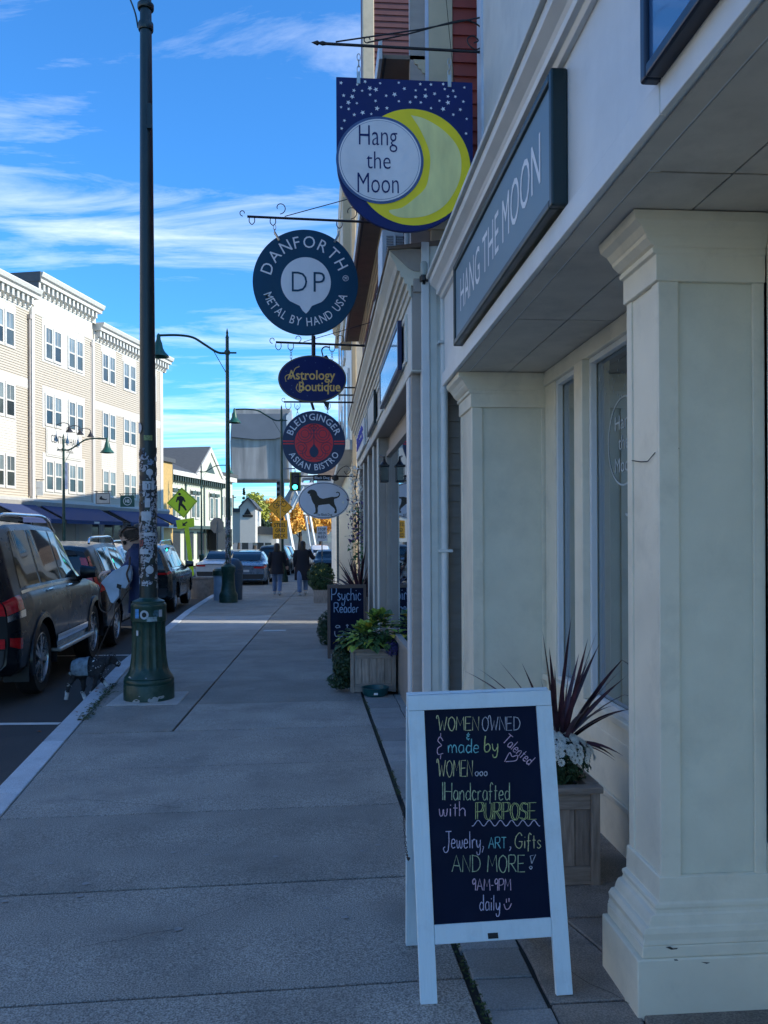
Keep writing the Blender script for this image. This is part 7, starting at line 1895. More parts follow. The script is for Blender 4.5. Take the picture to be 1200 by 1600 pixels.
q1 = at(433, 930, 26.2); walker('person in a short black coat and pale jeans walking away, left of the pair', q1.x, 26.2, 1.60, 1, ((.24, .05, 1.14), (.30, .10, .95)), .70, .20, 1.42, 0)
q1 = at(473, 930, 26.0); walker('person with long hair in a long black coat walking away, right of the pair', q1.x, 26.0, 1.66, -1, ((.33, .10, 1.17), (.36, .25, 1.20)), .48, .22, 1.25, 1)
# handbag of the left walker
# woman with the dog
WX, WY = -1.96, 9.25
pw = thing('person', 'person in a navy jacket and sunglasses looking down at a dog by the lamp post', 'person', (WX, WY, G(WY)))
def wp(px_, py_, Y=WY):
    p_ = at(px_, py_, Y); return (p_.x - WX, p_.y - WY, p_.z - G(WY))
J = {'pelvis': ((.03, 0, .93), (.13, .12)), 'spine': ((.02, 0, 1.12), (.12, .11)), 'chest': ((-.01, 0, 1.33), (.14, .12)), 'neck': ((-.05, 0, 1.47), .05), 'head': (wp(208, 853), .06),
     'hl': ((.02, .10, .88), .09), 'kl': ((.0, .10, .48), .06), 'al': ((.03, .10, .09), .043), 'tl': ((-.10, .10, .035), .036), 'hr': ((.04, -.10, .88), .09), 'kr': ((.03, -.10, .48), .06), 'ar': ((.05, -.10, .09), .043), 'tr': ((-.08, -.10, .035), .036),
     'sl': (wp(208, 880, WY - .12), .06), 'el': (wp(185, 905, WY - .22), .045), 'wl': (wp(172, 893, WY - .28), .027), 'sr': ((.0, .16, 1.38), .06), 'er': ((.04, .22, 1.12), .045), 'wr': ((.0, .22, .95), .028)}
B = [('pelvis', 'spine'), ('spine', 'chest'), ('chest', 'neck'), ('neck', 'head'), ('pelvis', 'hl'), ('hl', 'kl'), ('kl', 'al'), ('al', 'tl'), ('pelvis', 'hr'), ('hr', 'kr'), ('kr', 'ar'), ('ar', 'tr'), ('chest', 'sl'), ('sl', 'el'), ('el', 'wl'), ('chest', 'sr'), ('sr', 'er'), ('er', 'wr')]
hc = wp(205, 842)
hd, Rm = head_mb(hc, 1.12, R(200), R(32))
q = hand_mb(J['wl'][0], (-1, -.1, -.18), (0, -.3, 1), .95, .7); hd.add(q.v, q.f); q = hand_mb(J['wr'][0], (-.3, 0, -1), (1, 0, 0), 1, .6); hd.add(q.v, q.f)
skinmesh('body', J, B, M['skin'], pw, extra=hd)
def garment(parts, name, m, p, n=16, sub=0):
    q = MB()
    for path, rs in parts: q.tube(catmull(path, 3), [float(np.interp(i, np.linspace(0, (len(path) - 1) * 3, len(rs)), rs)) for i in range((len(path) - 1) * 3 + 1)], n)
    return q.build(name, m, p, world=False, smooth=True)
Jv = {k: Vector(v[0]) for k, v in J.items()}
jk = MB(); rings = []
for c, rx, ry in (((.03, 0, .80), .15, .18), ((.03, 0, .93), .145, .18), ((.02, 0, 1.08), .13, .17), ((.01, 0, 1.22), .135, .19), ((-.01, 0, 1.34), .135, .20), ((-.03, 0, 1.43), .11, .16), ((-.05, 0, 1.50), .07, .07), ((-.06, 0, 1.55), .068, .066)): rings.append(ell(c, rx, ry, 24))
jk.loft(rings); arm = catmull([Jv['sl'] + Vector((.03, .03, .02)), Jv['sl'].lerp(Jv['el'], .5), Jv['el'], Jv['el'].lerp(Jv['wl'], .5), Jv['wl']], 3); jk.tube(arm, [float(np.interp(i, [0, 6, 12], [.085, .062, .042])) for i in range(len(arm))], 14)
arm = catmull([Jv['sr'], Jv['er'], Jv['wr']], 3); jk.tube(arm, [.08, .075, .07, .062, .058, .052, .048], 14)
jk.build('jacket', M['jacket'], pw, world=False, smooth=True)
garment([([Jv['hl'] + Vector((0, 0, .05)), Jv['kl'], Jv['al'] + Vector((0, 0, .03))], [.12, .09, .075]), ([Jv['hr'] + Vector((0, 0, .05)), Jv['kr'], Jv['ar'] + Vector((0, 0, .03))], [.12, .09, .075])], 'trousers', M['trousers'], pw)
garment([([Jv['al'] + Vector((.05, 0, -.04)), Jv['al'] + Vector((0, 0, -.045)), Jv['tl']], [.045, .05, .036]), ([Jv['ar'] + Vector((.05, 0, -.04)), Jv['ar'] + Vector((0, 0, -.045)), Jv['tr']], [.045, .05, .036])], 'shoes', M['trousers'], pw)
hr = MB(); H = Vector(hc); HR = lambda x, y, z: H + Rm @ (Vector((x, y, z)) * 1.12)
rings = []
for (x, z, rx, ry, rz_) in ((.035, .06, .07, .075, 0), (.02, .10, .085, .084, 0), (-.01, .09, .1, .092, 0), (-.045, .04, .075, .088, 0), (-.06, -.01, .06, .075, 0), (-.06, -.06, .04, .05, 0)): pass
n = 20
vs = []; fs = []
for i in range(9):
    th = math.pi * (i / 8)                       # sweep from forehead over the crown to the nape
    for k in range(n + 1):
        a = math.pi * k / n
        cx, cz = -.012, .012
        r1, r2 = .098, .106
        x = cx + r1 * math.cos(th * .95 + .35) * math.sin(a); z = cz + r2 * math.sin(th * .95 + .35) * math.sin(a); y = .086 * math.cos(a)
        vs.append(HR(x + .004 * math.sin(k * 3 + i), y, z + .004 * math.sin(i * 5 + k)))
for i in range(8):
    for k in range(n): fs.append((i * (n + 1) + k, i * (n + 1) + k + 1, (i + 1) * (n + 1) + k + 1, (i + 1) * (n + 1) + k))
hr.add(vs, fs)
hr.lathe([(.005, -.05), (.035, -.035), (.048, 0), (.035, .035), (.005, .05)], HR(-.11, 0, .06), 14)
for k in range(26): 
    a = random.uniform(-.06, .06); hr.tube([HR(.06 + random.uniform(-.01, .01), a, .10), HR(0, a * 1.15, .135 + random.uniform(-.006, .008)), HR(-.08, a * .8, .09), HR(-.11, a * .3, .05)], .006, 5)
for k in range(36):
    sy = -1 if k % 2 else 1; z_ = .09 - k * .0028 + random.uniform(-.01, .01)
    hr.tube([HR(.055 - abs(k - 10) * .001, sy * .070, z_), HR(.02, sy * .088, z_ + .008), HR(-.04, sy * .086, z_ - .012), HR(-.10, sy * .03, z_ * .5 - .01)], [.004, .0085, .009, .006], 5)
for k in range(40):
    a = random.uniform(-.07, .07); hr.tube([HR(.078, a * .9, .075 + random.uniform(-.012, .012)), HR(.05, a * 1.1, .118), HR(-.02, a * 1.1, .128 + random.uniform(-.006, .01)), HR(-.09, a * .8, .07)], [.003, .007, .008, .006], 5)
hr.build('hair', M['hair'], pw, world=False, smooth=True)
sg = MB()
for sy in (-1, 1):
    sg.prism([HR(.090, sy * .010, .022), HR(.086, sy * .034, .026), HR(.066, sy * .062, .024), HR(.060, sy * .066, .0), HR(.076, sy * .045, -.016), HR(.092, sy * .016, -.010)], Rm @ Vector((.006, 0, 0)))
    sg.tube([HR(.066, sy * .068, .015), HR(.03, sy * .080, .012), HR(-.02, sy * .082, .006)], .004, 5)
sg.build('sunglasses', M['black'], pw, world=False)
# bag
bgt = thing('shoulder_bag', 'grey-blue cloth bag hanging from the arm of the person by the lamp', 'bag', tuple(at(183, 925, WY - .32)))
def bl2(px_, py_, d=0): 
    p_ = at(px_, py_, WY - .32 + d); o_ = bgt.location; return (p_.x - o_.x, p_.y - o_.y, p_.z - o_.z)
q = MB(); front = [(157, 911), (165, 902), (176, 892), (196, 883), (203, 884), (205, 895), (204, 907), (196, 920), (187, 918), (186, 932), (176, 944), (172, 940), (163, 917)]
q.prism([bl2(a, b_, 0) for a, b_ in front], (0, .09, 0)); q.build('bag_body', M['bag'], bgt, world=False, bevel=.01, seg=3)
q = MB(); q.tube(catmull([bl2(158, 912, -.01), bl2(155, 930, -.01), bl2(156, 950, -.01), bl2(166, 957, -.01), bl2(173, 950, -.01), bl2(175, 942, -.01)], 4), .007, 6); q.tube(catmull([bl2(203, 870, -.02), bl2(202, 885, -.02), bl2(198, 897, -.02), bl2(202, 910, -.02)], 4), .010, 6); q.build('strap', M['strap'], bgt, world=False)
q = MB(); q.prism([bl2(183, 912, -.005), bl2(190, 914, -.005), bl2(188, 921, -.005), bl2(182, 918, -.005)], (0, .02, 0)); q.build('tag', M['black'], bgt, world=False)
# dog
DX, DY = -2.55, 9.15
dg_ = thing('dog', 'small black and white dog in a camouflage coat sniffing at the kerb', 'dog', (DX, DY, G(DY) - .13))
def dp_(px_, py_, Y=DY):
    p_ = at(px_, py_, Y); o_ = dg_.location; return (p_.x - o_.x, p_.y - o_.y, p_.z - o_.z)
DJ = {'hip': (dp_(124, 1046), (.075, .085)), 'mid': (dp_(137, 1043), (.072, .085)), 'chest': (dp_(152, 1044), (.078, .10)), 'neck': (dp_(163, 1033), .055), 'head': (dp_(174, 1029), .052), 'muz': (dp_(184, 1037), .026), 'nose': (dp_(188, 1040), .016),
      'tl1': (dp_(114, 1044), .026), 'tl2': (dp_(110, 1052), .012),
      'rl1': (dp_(116, 1056, DY - .05), .038), 'rl2': (dp_(108, 1070, DY - .05), .022), 'rl3': (dp_(105, 1082, DY - .05), .018), 'rl4': (dp_(103, 1093, DY - .05), .019),
      'rr1': (dp_(129, 1058, DY + .05), .038), 'rr2': (dp_(131, 1072, DY + .05), .022), 'rr3': (dp_(129, 1082, DY + .05), .018), 'rr4': (dp_(133, 1092, DY + .05), .019),
      'fl1': (dp_(150, 1058, DY - .05), .030), 'fl2': (dp_(148, 1070, DY - .05), .020), 'fl3': (dp_(143, 1082, DY - .05), .017), 'fl4': (dp_(146, 1085, DY - .05), .018),
      'fr1': (dp_(155, 1056, DY + .05), .028), 'fr2': (dp_(161, 1064, DY + .05), .019), 'fr3': (dp_(166, 1072, DY + .05), .016), 'fr4': (dp_(170, 1074, DY + .05), .017)}
DB = [('hip', 'mid'), ('mid', 'chest'), ('chest', 'neck'), ('neck', 'head'), ('head', 'muz'), ('muz', 'nose'), ('hip', 'tl1'), ('tl1', 'tl2'), ('hip', 'rl1'), ('rl1', 'rl2'), ('rl2', 'rl3'), ('rl3', 'rl4'), ('hip', 'rr1'), ('rr1', 'rr2'), ('rr2', 'rr3'), ('rr3', 'rr4'), ('chest', 'fl1'), ('fl1', 'fl2'), ('fl2', 'fl3'), ('fl3', 'fl4'), ('chest', 'fr1'), ('fr1', 'fr2'), ('fr2', 'fr3'), ('fr3', 'fr4')]
ear = MB()
for dy_ in (-.04, .04): ear.loft([[Vector(dp_(173 + a, 1025 + b_, DY + dy_)) + Vector((0, e_ * .02, 0)) for a, b_ in ((-3, 0), (1, -1), (3, 2), (-1, 3))] for e_, in ((-1,), (1,))]); 
for dy_ in (-.052, .052): ear.tube([dp_(172, 1025, DY + dy_), dp_(169, 1031, DY + dy_ * 1.25), dp_(168, 1038, DY + dy_ * 1.2)], [.02, .022, .008], 6)
skinmesh('body', DJ, DB, M['dogfur'], dg_, extra=ear)
rf = random.Random(8)
for nm_, mm_, keys, cnt in (('fur_tufts', M['dogfur'], ('chest', 'neck', 'head', 'muz', 'fl1', 'rl1', 'fl2', 'rl2', 'rr2', 'fr2', 'tl1'), 130), ('pale_fur_tufts', M['dogwhite'], ('muz', 'rl3', 'rr3', 'fl3', 'fr3', 'chest', 'rl2', 'tl2'), 60)):
    q = MB()
    for k_ in keys:
        c_, r0_ = DJ[k_]; r0_ = r0_[1] if isinstance(r0_, tuple) else r0_
        leafballs(q, c_, r0_ * 1.25, r0_ * 1.25, r0_ * 1.3, cnt, .006, .016, rf)
    q.build(nm_, mm_, dg_, world=False, recalc=False, kind='stuff')
q = MB(); rings = []
ax = (Vector(DJ['chest'][0]) - Vector(DJ['hip'][0])).normalized(); upv = Vector((0, 0, 1)); sdv = ax.cross(upv).normalized(); upv = sdv.cross(ax)
for f_, r1, r2 in ((-.35, .085, .095), (.0, .11, .12), (.35, .112, .122), (.62, .118, .13)):
    c = Vector(DJ['hip'][0]).lerp(Vector(DJ['chest'][0]), f_) + upv * .004; rings.append([c + sdv * (r1 * math.cos(a)) + upv * (r2 * math.sin(a)) for a in np.linspace(-.5, math.pi + .5, 15)])
vs = [p_ for r0 in rings for p_ in r0]; q.add(vs, [(i * 15 + k, i * 15 + k + 1, (i + 1) * 15 + k + 1, (i + 1) * 15 + k) for i in range(3) for k in range(14)])
q.build('dog_coat', M['dogcoat'], dg_, world=False, recalc=False, smooth='all')
for a, b_ in (('rl3', 'rl4'), ('rr3', 'rr4'), ('fl3', 'fl4'), ('fr2', 'fr4')): MB().tube([DJ[a][0], DJ[b_][0]], [DJ[a][1] * 1.12, DJ[b_][1] * 1.15], 8).build('white_sock', M['dogwhite'], dg_, world=False, smooth=True)
lsh = MB(); lsh.tube(catmull([tuple(at(205, 918, WY - .2)), tuple(at(192, 935, WY - .2)), tuple(at(170, 980, WY - .15)), tuple(at(155, 1015, DY)), tuple(at(152, 1030, DY))], 5), .006, 5)
tag(lsh.build('dog_leash', M['strap'], None), 'thin brown leash running down to the dog', 'leash')

# ---------------------------------------------------------------- traffic signs, signals, bins
def post(mb, a, b_, r=.03, n=6): mb.tube([a, b_], r, n)
YP = 29
ps = Plane(284, 786, YP, 'pedestrian_sign', 'yellow-green diamond pedestrian crossing sign on a leaning yellow post', 'traffic sign')
ps.poly([(284, 761.5), (308.5, 783), (287, 809.5), (260.5, 786)], 0, .02, 'diamond_plate', M['signyel'])
ped = [(277, 776), (283, 774.5), (287, 777), (290, 783), (289, 785), (286, 782), (284.5, 786), (289, 791), (292, 797), (290, 798), (285, 792), (282, 790), (281, 798), (278.5, 798.5), (279, 789), (280, 783), (278, 781), (276, 785), (274.5, 784)]
ps.poly(ped, -.006, .004, 'walking_figure', M['black']); ps.poly(circ(280.5, 772, 2.2, 14), -.006, .004, 'walking_figure_head', M['black'])
q = MB(); pts = [(284, 763.2), (306.7, 783.2), (286.8, 807.7), (262.4, 786)]; ps.line(pts + [pts[0]], .7, -.005, q); q.build('border_line', M['black'], ps.t, world=False, recalc=False)
ps.poly([(274.5, 813), (303, 809), (303.5, 823), (277, 827)], 0, .02, 'arrow_plate', M['signyel'])
ps.poly([(285, 822), (285, 816), (287, 818), (292, 814.5), (293, 816), (288.5, 819.5), (291, 821.5)], -.006, .004, 'arrow', M['black'])
q = MB(); q.prism([ps.L(287.5, 824, .022), ps.L(294.5, 824, .022), ps.L(302.5, 898, .022), ps.L(297, 905, .022)], (0, .04, 0)); q.build('post', M['signyel'], ps.t, world=False)
YQ = 34.5
bs = Plane(437.5, 793, YQ, 'bicycle_warning_sign', 'orange diamond bicycle warning sign over a steel grid deck plate', 'traffic sign')
bs.poly([(437.5, 773), (457.5, 793), (437.5, 812.5), (418, 793)], 0, .02, 'diamond_plate', M['signorg'])
q = MB()
for cx, cy in ((431.5, 790), (443.5, 787.5)): bs.line([(cx + 4 * math.cos(a * .5), cy + 4 * math.sin(a * .5)) for a in range(14)], .8, -.006, q)
bs.line([(431.5, 790), (434, 783), (441, 784), (437, 790), (431.5, 790)], .8, -.006, q); bs.line([(443.5, 787.5), (440, 780), (442, 779)], .8, -.006, q); bs.line([(433, 797), (431, 800), (434, 803), (432, 806)], .8, -.006, q); bs.line([(443, 795), (441, 798), (444, 800), (447, 799)], .8, -.006, q)
pts = [(437.5, 774.6), (455.8, 793), (437.5, 811), (419.6, 793)]; bs.line(pts + [pts[0]], .6, -.005, q); q.build('bicycle_mark', M['black'], bs.t, world=False, recalc=False)
bs.poly([(426, 814), (449, 812.5), (449, 842), (426, 842)], 0, .02, 'lower_plate', M['signorg'])
for wd_, y_, a, b_ in (('STEEL', 823, 428, 447), ('GRID', 831.5, 430, 445), ('DECK', 840, 429, 446)): bs.text(wd_, a, b_, y_, 5.6, -.006, M['black'], offset=.012)
q = MB(); q.tube([bs.L(438, 812, .03), bs.L(438, 905, .03)], .035, 6); q.tube([bs.L(438, 775, .03), bs.L(438, 813, .03)], .035, 6); q.build('post', M['galv'], bs.t, world=False)
YS = 45
ss = Plane(339, 821, YS, 'octagon_sign_back', 'plain tan back of an octagonal stop sign left of the second lamp', 'traffic sign')
ss.poly([(339 + 11.5 * math.cos(R(22.5 + 45 * k)), 821 + 13 * math.sin(R(22.5 + 45 * k))) for k in range(8)], 0, .02, 'octagon_plate', M['signback'])
q = MB(); q.tube([ss.L(339, 815, -.03), ss.L(339, 885, -.03)], .035, 6); q.build('post', M['galv'], ss.t, world=False)
YR = 47
sr = Plane(502.5, 834, YR, 'stop_here_sign', 'small white stop here sign beside the far road', 'traffic sign')
sr.poly([(495, 823), (511, 822), (511, 845), (495, 846)], 0, .02, 'plate', M['starwhite'])
for wd_, y_ in (('STOP', 829), ('HERE ON', 835), ('RED', 841)): sr.text(wd_, 497, 509, y_, 4, -.006, M['black'], offset=.01)
q = MB(); q.tube([sr.L(503, 846, .03), sr.L(503, 890, .03)], .035, 6); q.build('post', M['galv'], sr.t, world=False)
YT = 44
tl = Plane(461, 753, YT, 'traffic_light', 'traffic light showing green beside the round bistro sign', 'traffic light')
q = MB(); q.box(*(tl.L(455, 0)[0], tl.L(468, 0)[0]), 0, .25, tl.L(0, 766)[2], tl.L(0, 739)[2]); q.build('housing', M['black'], tl.t, world=False, bevel=.02)
MB().prism([tl.L(452.8, 737.5, .03), tl.L(470, 737.5, .03), tl.L(470, 767, .03), tl.L(452.8, 767, .03)], (0, .02, 0)).build('back_board', mat('signal_yellow', (.35, .30, .02), .5), tl.t, world=False)
for i, y_ in enumerate((744, 752, 761)):
    tl.poly(circ(461, y_, 3.8, 18), -.01, .008, 'lens', M['green_light'] if i == 2 else mat('unlit_lens', (.03, .012, .01), .3))
q = MB(); q.tube([tl.L(461, 738, .1), tl.L(461, 732, .1), tl.L(441, 732, .1)], .04, 6); q.build('mast_arm', M['steelgrey'], tl.t, world=False)
tl2 = Plane(437.5, 764, YT - 2, 'traffic_light', 'grey traffic light seen from the side left of the green one', 'traffic light')
q = MB(); q.box(tl2.L(432, 0)[0], tl2.L(444, 0)[0], 0, .3, tl2.L(0, 779)[2], tl2.L(0, 750)[2]); q.build('housing', M['steelgrey'], tl2.t, world=False, bevel=.02)
for y_ in (755, 764, 773): tl2.poly([(432.5, y_ - 2), (437, y_ - 3), (437, y_ + 3), (432.5, y_ + 2)], -.03, .03, 'visor', M['black'])
q = MB(); q.tube([tl2.L(441, 752, .3), tl2.L(441, 745, .3)], .03, 6); q.build('hanger', M['steelgrey'], tl2.t, world=False)
rb = thing('recycling_bin', 'blue domed recycling bin behind the second lamp base', 'bin', tuple(at(357, 938, 24.2) * 1) )
rb.location.z = G(24.2); c = at(364, 938, 24.2)
q = MB(); q.lathe([(.27, G(24) + .0), (.28, .52), (.30, .53), (.30, .62)], (c.x - .0, 24.2, 0), 20); q.build('barrel', M['binblue'], rb, smooth=True)
q = MB(); q.lathe([(.30, .625), (.29, .72), (.24, .84), (.15, .92), (.02, .95)], (c.x, 24.2, 0), 20); q.build('dome_lid', M['binblue'], rb, smooth=True)
wb2 = thing('litter_bin', 'pale blue litter bin with dark lid beside the second lamp base', 'bin', (at(344, 938, 24).x, 24.0, G(24)))
c = at(345, 938, 24); q = MB(); q.lathe([(.2, G(24)), (.2, .45), (.22, .46)], (c.x, 24, 0), 20); q.build('barrel', M['binpale'], wb2, smooth=True)
q = MB(); q.lathe([(.23, .465), (.23, .6), (.18, .66), (.05, .68)], (c.x, 24, 0), 20); q.build('lid', M['greenmetal'], wb2, smooth=True)
gx = thing('grey_street_planter', 'low grey concrete tub on the road edge left of the second lamp', 'planter', (at(317, 930, 27).x, 27, G(27) - .13)); c = at(317, 930, 27)
q = MB(); q.lathe([(.36, G(27) - .13), (.40, .22), (.42, .23), (.42, .28), (.36, .28), (.3, .2)], (c.x, 27, 0), 24); q.build('tub', M['oldconc'], gx, smooth=True)

# ---------------------------------------------------------------- far background
def frame_pt(px_, Y): return at(px_, 841, Y).x
# gabled Victorian building
VY0 = 62
va = at(262, 841, VY0); ang = math.atan2(.9715, .237)
vb = thing('gabled_building', 'cream Victorian building with dark green bracketed cornice and front gable', 'building', (va.x, VY0, -.6), ang)
LV = 11.2
MB().box(0, LV, 0, 9, 0, 7.0).build('wall', M['victorian'], vb, world=False)
mb = MB(); mb.box(-.2, LV + .2, -.55, 0, 6.85, 7.2); mb.build('cornice', M['lwhite'], vb, world=False)
mb = MB(); mb.box(-.1, LV + .1, -.12, -.01, 6.4, 6.85); s = 0
while s < LV: mb.box(s, s + .14, -.45, -.12, 6.45, 6.85); s += .45
mb.build('brackets', M['vgreen'], vb, world=False, kind='stuff')
mb = MB(); mb.prism([(-.2, -.5, 7.2), (LV + .2, -.5, 7.2), (LV + .2, 4.5, 9.3), (-.2, 4.5, 9.3)], (0, .1, .1)); mb.build('roof', M['slate'], vb, world=False)
mb = MB(); mb.prism([(-.2, 9.2, 7.2), (LV + .2, 9.2, 7.2), (LV + .2, 4.5, 9.3), (-.2, 4.5, 9.3)], (0, .1, .1)); mb.build('roof', M['slate'], vb, world=False)
mb = MB(); mb.prism([(4.5, -.5, 7.2), (10.1, -.5, 7.2), (7.3, -.5, 9.3)], (0, .2, 0)); mb.build('gable', M['victorian'], vb, world=False)
MB().prism([(4.1, -.6, 7.15), (4.6, -.6, 7.15), (7.3, -.6, 9.2), (7.3, -.6, 9.6)], (0, .3, 0)).build('gable_board', M['lwhite'], vb, world=False)
MB().prism([(10.5, -.6, 7.15), (10, -.6, 7.15), (7.3, -.6, 9.2), (7.3, -.6, 9.6)], (0, .3, 0)).build('gable_board', M['lwhite'], vb, world=False)
MB().prism([(4.1, -.5, 7.2), (7.3, -.5, 9.6), (7.3, 4.5, 9.6), (4.1, 4.5, 9.1)], (0, 0, .08)).build('gable_roof', M['slate'], vb, world=False)
MB().prism([(10.5, -.5, 7.2), (7.3, -.5, 9.6), (7.3, 4.5, 9.6), (10.5, 4.5, 9.1)], (0, 0, .08)).build('gable_roof', M['slate'], vb, world=False)
MB().prism([(6.3, -.52, 7.5), (8.3, -.52, 7.5), (7.3, -.52, 8.4)], (0, .03, 0)).build('gable_ornament', M['vgreen'], vb, world=False)
for s in (.9, 2.0, 4.6, 5.6, 8.6, 9.7):
    w = MB().box(s - .38, s + .38, -.1, -.01, 3.7, 6.0).build('window', M['lwhite'], vb, world=False)
    MB().box(s - .26, s + .26, -.13, -.1, 3.85, 5.5).build('pane', M['farpane'], w, world=False)
    MB().box(s - .42, s + .42, -.25, -.101, 5.65, 5.9).build('hood', M['vgreen'], w, world=False)
for s in (0, 3.3, 7.1, 11.1): MB().box(s - .1, s + .1, -.08, -.005, 0, 6.38).build('pilaster', M['vgreen'], vb, world=False)
MB().box(-.1, LV, -.7, -.005, 2.9, 3.15).build('shop_cornice', M['vgreen'], vb, world=False)
s = .4
while s < LV - 2:
    w = MB().box(s, s + 1.8, -.05, -.006, .5, 2.7).build('shop_window', M['vgreen'], vb, world=False); MB().box(s + .1, s + 1.7, -.07, -.05, .6, 2.6).build('pane', M['shopdark'], w, world=False); s += 2.6
MB().box(7.6, 9.6, -1.0, -.2, 1.2, 3.0).build('notice_boards', M['black'], vb, world=False)
oc = thing('ochre_building', 'narrow ochre yellow building between the cream hall and the gabled one', 'building', (frame_pt(255, 60), 60, -.6), ang)
MB().box(-1.2, 1.2, -.2, 8, 0, 7.6).build('wall', M['ochre'], oc, world=False)
MB().box(-1.3, 1.3, -.4, 8.1, 7.6, 7.9).build('roof', M['slate'], oc, world=False)
MB().box(-1.1, 1.1, -.9, -.21, 2.9, 3.1).build('canopy', M['lwhite'], oc, world=False)
# grey block right of the gabled building
gb = thing('tall_green_building', 'plain shaded green-grey building beyond the gabled one', 'building', (frame_pt(352, 86), 86, -.6), ang)
MB().box(-2, 2.2, 0, 8, 0, 8.0).build('wall', M['victorian'], gb, world=False); MB().box(-2.3, 2.5, -.4, 8.3, 8.0, 8.5).build('cornice', M['lwhite'], gb, world=False)
for s in (-1.2, .1, 1.4):
    for z0 in (1.2, 4.4):
        w = MB().box(s - .45, s + .45, -.1, -.01, z0, z0 + 2.1).build('window', M['lwhite'], gb, world=False); MB().box(s - .32, s + .32, -.13, -.1, z0 + .12, z0 + 1.95).build('pane', M['farpane'], w, world=False)
for x in (-1.2, .2):
    w = MB().box(-2.1, -2.01, 1.5 + x + 1.2, 2.5 + x + 1.2, 4.4, 6.4).build('window', M['lwhite'], gb, world=False)
MB(); MB().box(-2.4, 2.6, -.5, 8.4, 8.5, 8.8).build('roof', M['slate'], gb, world=False)
# white gabled shed
ws = thing('white_gabled_house', 'small white gabled house in the sun under the autumn trees', 'building', (frame_pt(386, 96), 96, -.6))
def wpx(px_, py_, Y): p_ = at(px_, py_, Y); return (p_.x, Y, p_.z)
MB().prism([wpx(375, 848, 96), wpx(375, 792, 96), wpx(387, 779, 96), wpx(399, 793, 96), wpx(399, 848, 96)], (0, 9, 0)).build('wall', M['lwhite'], ws)
mb = MB(); mb.prism([wpx(373, 794, 95.6), wpx(387, 778.4, 95.6), wpx(387, 776.4, 95.6), wpx(372, 792, 95.6)], (0, 9.6, 0)); mb.prism([wpx(401, 795, 95.6), wpx(387, 778.4, 95.6), wpx(387, 776.4, 95.6), wpx(402, 793, 95.6)], (0, 9.6, 0)); mb.build('roof', M['slate'], ws)
mb = MB(); mb.prism([wpx(381, 804, 95.9), wpx(387, 794, 95.9), wpx(393, 804, 95.9)], (0, .08, 0)); mb.prism([wpx(379, 804.5, 95.9), wpx(395, 804.5, 95.9), wpx(395, 808, 95.9), wpx(379, 808, 95.9)], (0, .08, 0)); mb.build('wall_emblem', M['black'], ws)
ws2 = thing('white_low_building', 'low white building left of the small gabled house', 'building', (frame_pt(368, 99), 99, -.6))
MB().prism([wpx(360, 848, 99), wpx(360, 800, 99), wpx(376, 800, 99), wpx(376, 848, 99)], (0, 6, 0)).build('wall', M['lwhite'], ws2)
MB().prism([wpx(358, 800, 98.6), wpx(358, 794, 98.6), wpx(377, 794, 98.6), wpx(377, 800, 98.6)], (0, 7, 0)).build('roof', M['slate'], ws2)
ws3 = thing('grey_roof_shed', 'low shed with wide grey roof beside the white gabled house', 'building', (frame_pt(415, 100), 100, -.6))
MB().prism([wpx(396, 852, 100), wpx(396, 832, 100), wpx(432, 834, 100), wpx(432, 852, 100)], (0, 6, 0)).build('wall', M['lwhite'], ws3)
MB().prism([wpx(392, 834, 99.5), wpx(405, 822, 99.5), wpx(425, 824, 99.5), wpx(436, 836, 99.5)], (0, 7, 0)).build('roof', M['slate'], ws3)
for a, b_ in ((378, 388), (402, 412), (414, 424)):
    MB().prism([wpx(a, 862, 94), wpx(a, 848, 94), wpx(b_, 848, 94), wpx(b_, 862, 94)], (0, .1, 0)).build('dark_door', M['shopdark'], ws if a < 390 else ws3)
# low houses / marina wall filling the far left and right
fr = thing('white_railing', 'white railing along the riverside beyond the cars', 'railing', (frame_pt(385, 80), 80, -.6))
q = MB(); x0, x1 = frame_pt(335, 80), frame_pt(425, 80)
q.box(x0, x1, 80, 80.08, .38, .5); q.build('top_rail', M['lwhite'], fr)
x = x0
while x < x1:
    MB().box(x, x + .18, 80.0, 80.1, -.6, .44).build('railing_post', M['lwhite'], fr); x += .75
q = MB().box(x0, x1, 80.02, 80.06, -.1, .0); q.build('lower_rail', M['lwhite'], fr)
# people-high clutter: row of distant parked cars beyond the railing is left to real cars above
# bascule bridge
YW = 92
cw = thing('bascule_bridge', 'drawbridge with huge stained concrete counterweight and steel trusses over the road', 'bridge', (frame_pt(410, YW), YW, -.6))
mb = MB(); mb.prism([wpx(361, 750, YW), wpx(359.5, 690, YW), wpx(362, 645, YW), wpx(370, 638, YW), wpx(455, 638, YW), wpx(456, 665, YW), wpx(453, 750, YW)], (0, 5, 0)); mb.build('counterweight', M['counterw'], cw, bevel=.15)
mb = MB(); mb.prism([wpx(368, 646, YW - .3), wpx(451, 646, YW - .3), wpx(449, 680, YW - .3), wpx(430, 686, YW - .3), wpx(400, 687, YW - .3), wpx(361, 683, YW - .3), wpx(362, 655, YW - .3)], (0, .25, 0)); mb.build('counterweight_face', mat('dark_grey_concrete', (.17, .175, .19), .7, var=.15, scale=.4), cw, bevel=.05)  # upper band a darker bluish grey than the block
mb = MB(); mb.prism([wpx(447, 650, YW - .4), wpx(456, 640, YW - .4), wpx(456, 748, YW - .4), wpx(452, 748, YW - .4)], (0, .3, 0)); mb.build('counterweight_edge', M['steelwhite'], cw)
def beam(nm_, m_, a, b_, w, Y): MB().tube([wpx(*a, Y), wpx(*b_, Y)], w, 4).build(nm_, m_, cw)
mb = MB()
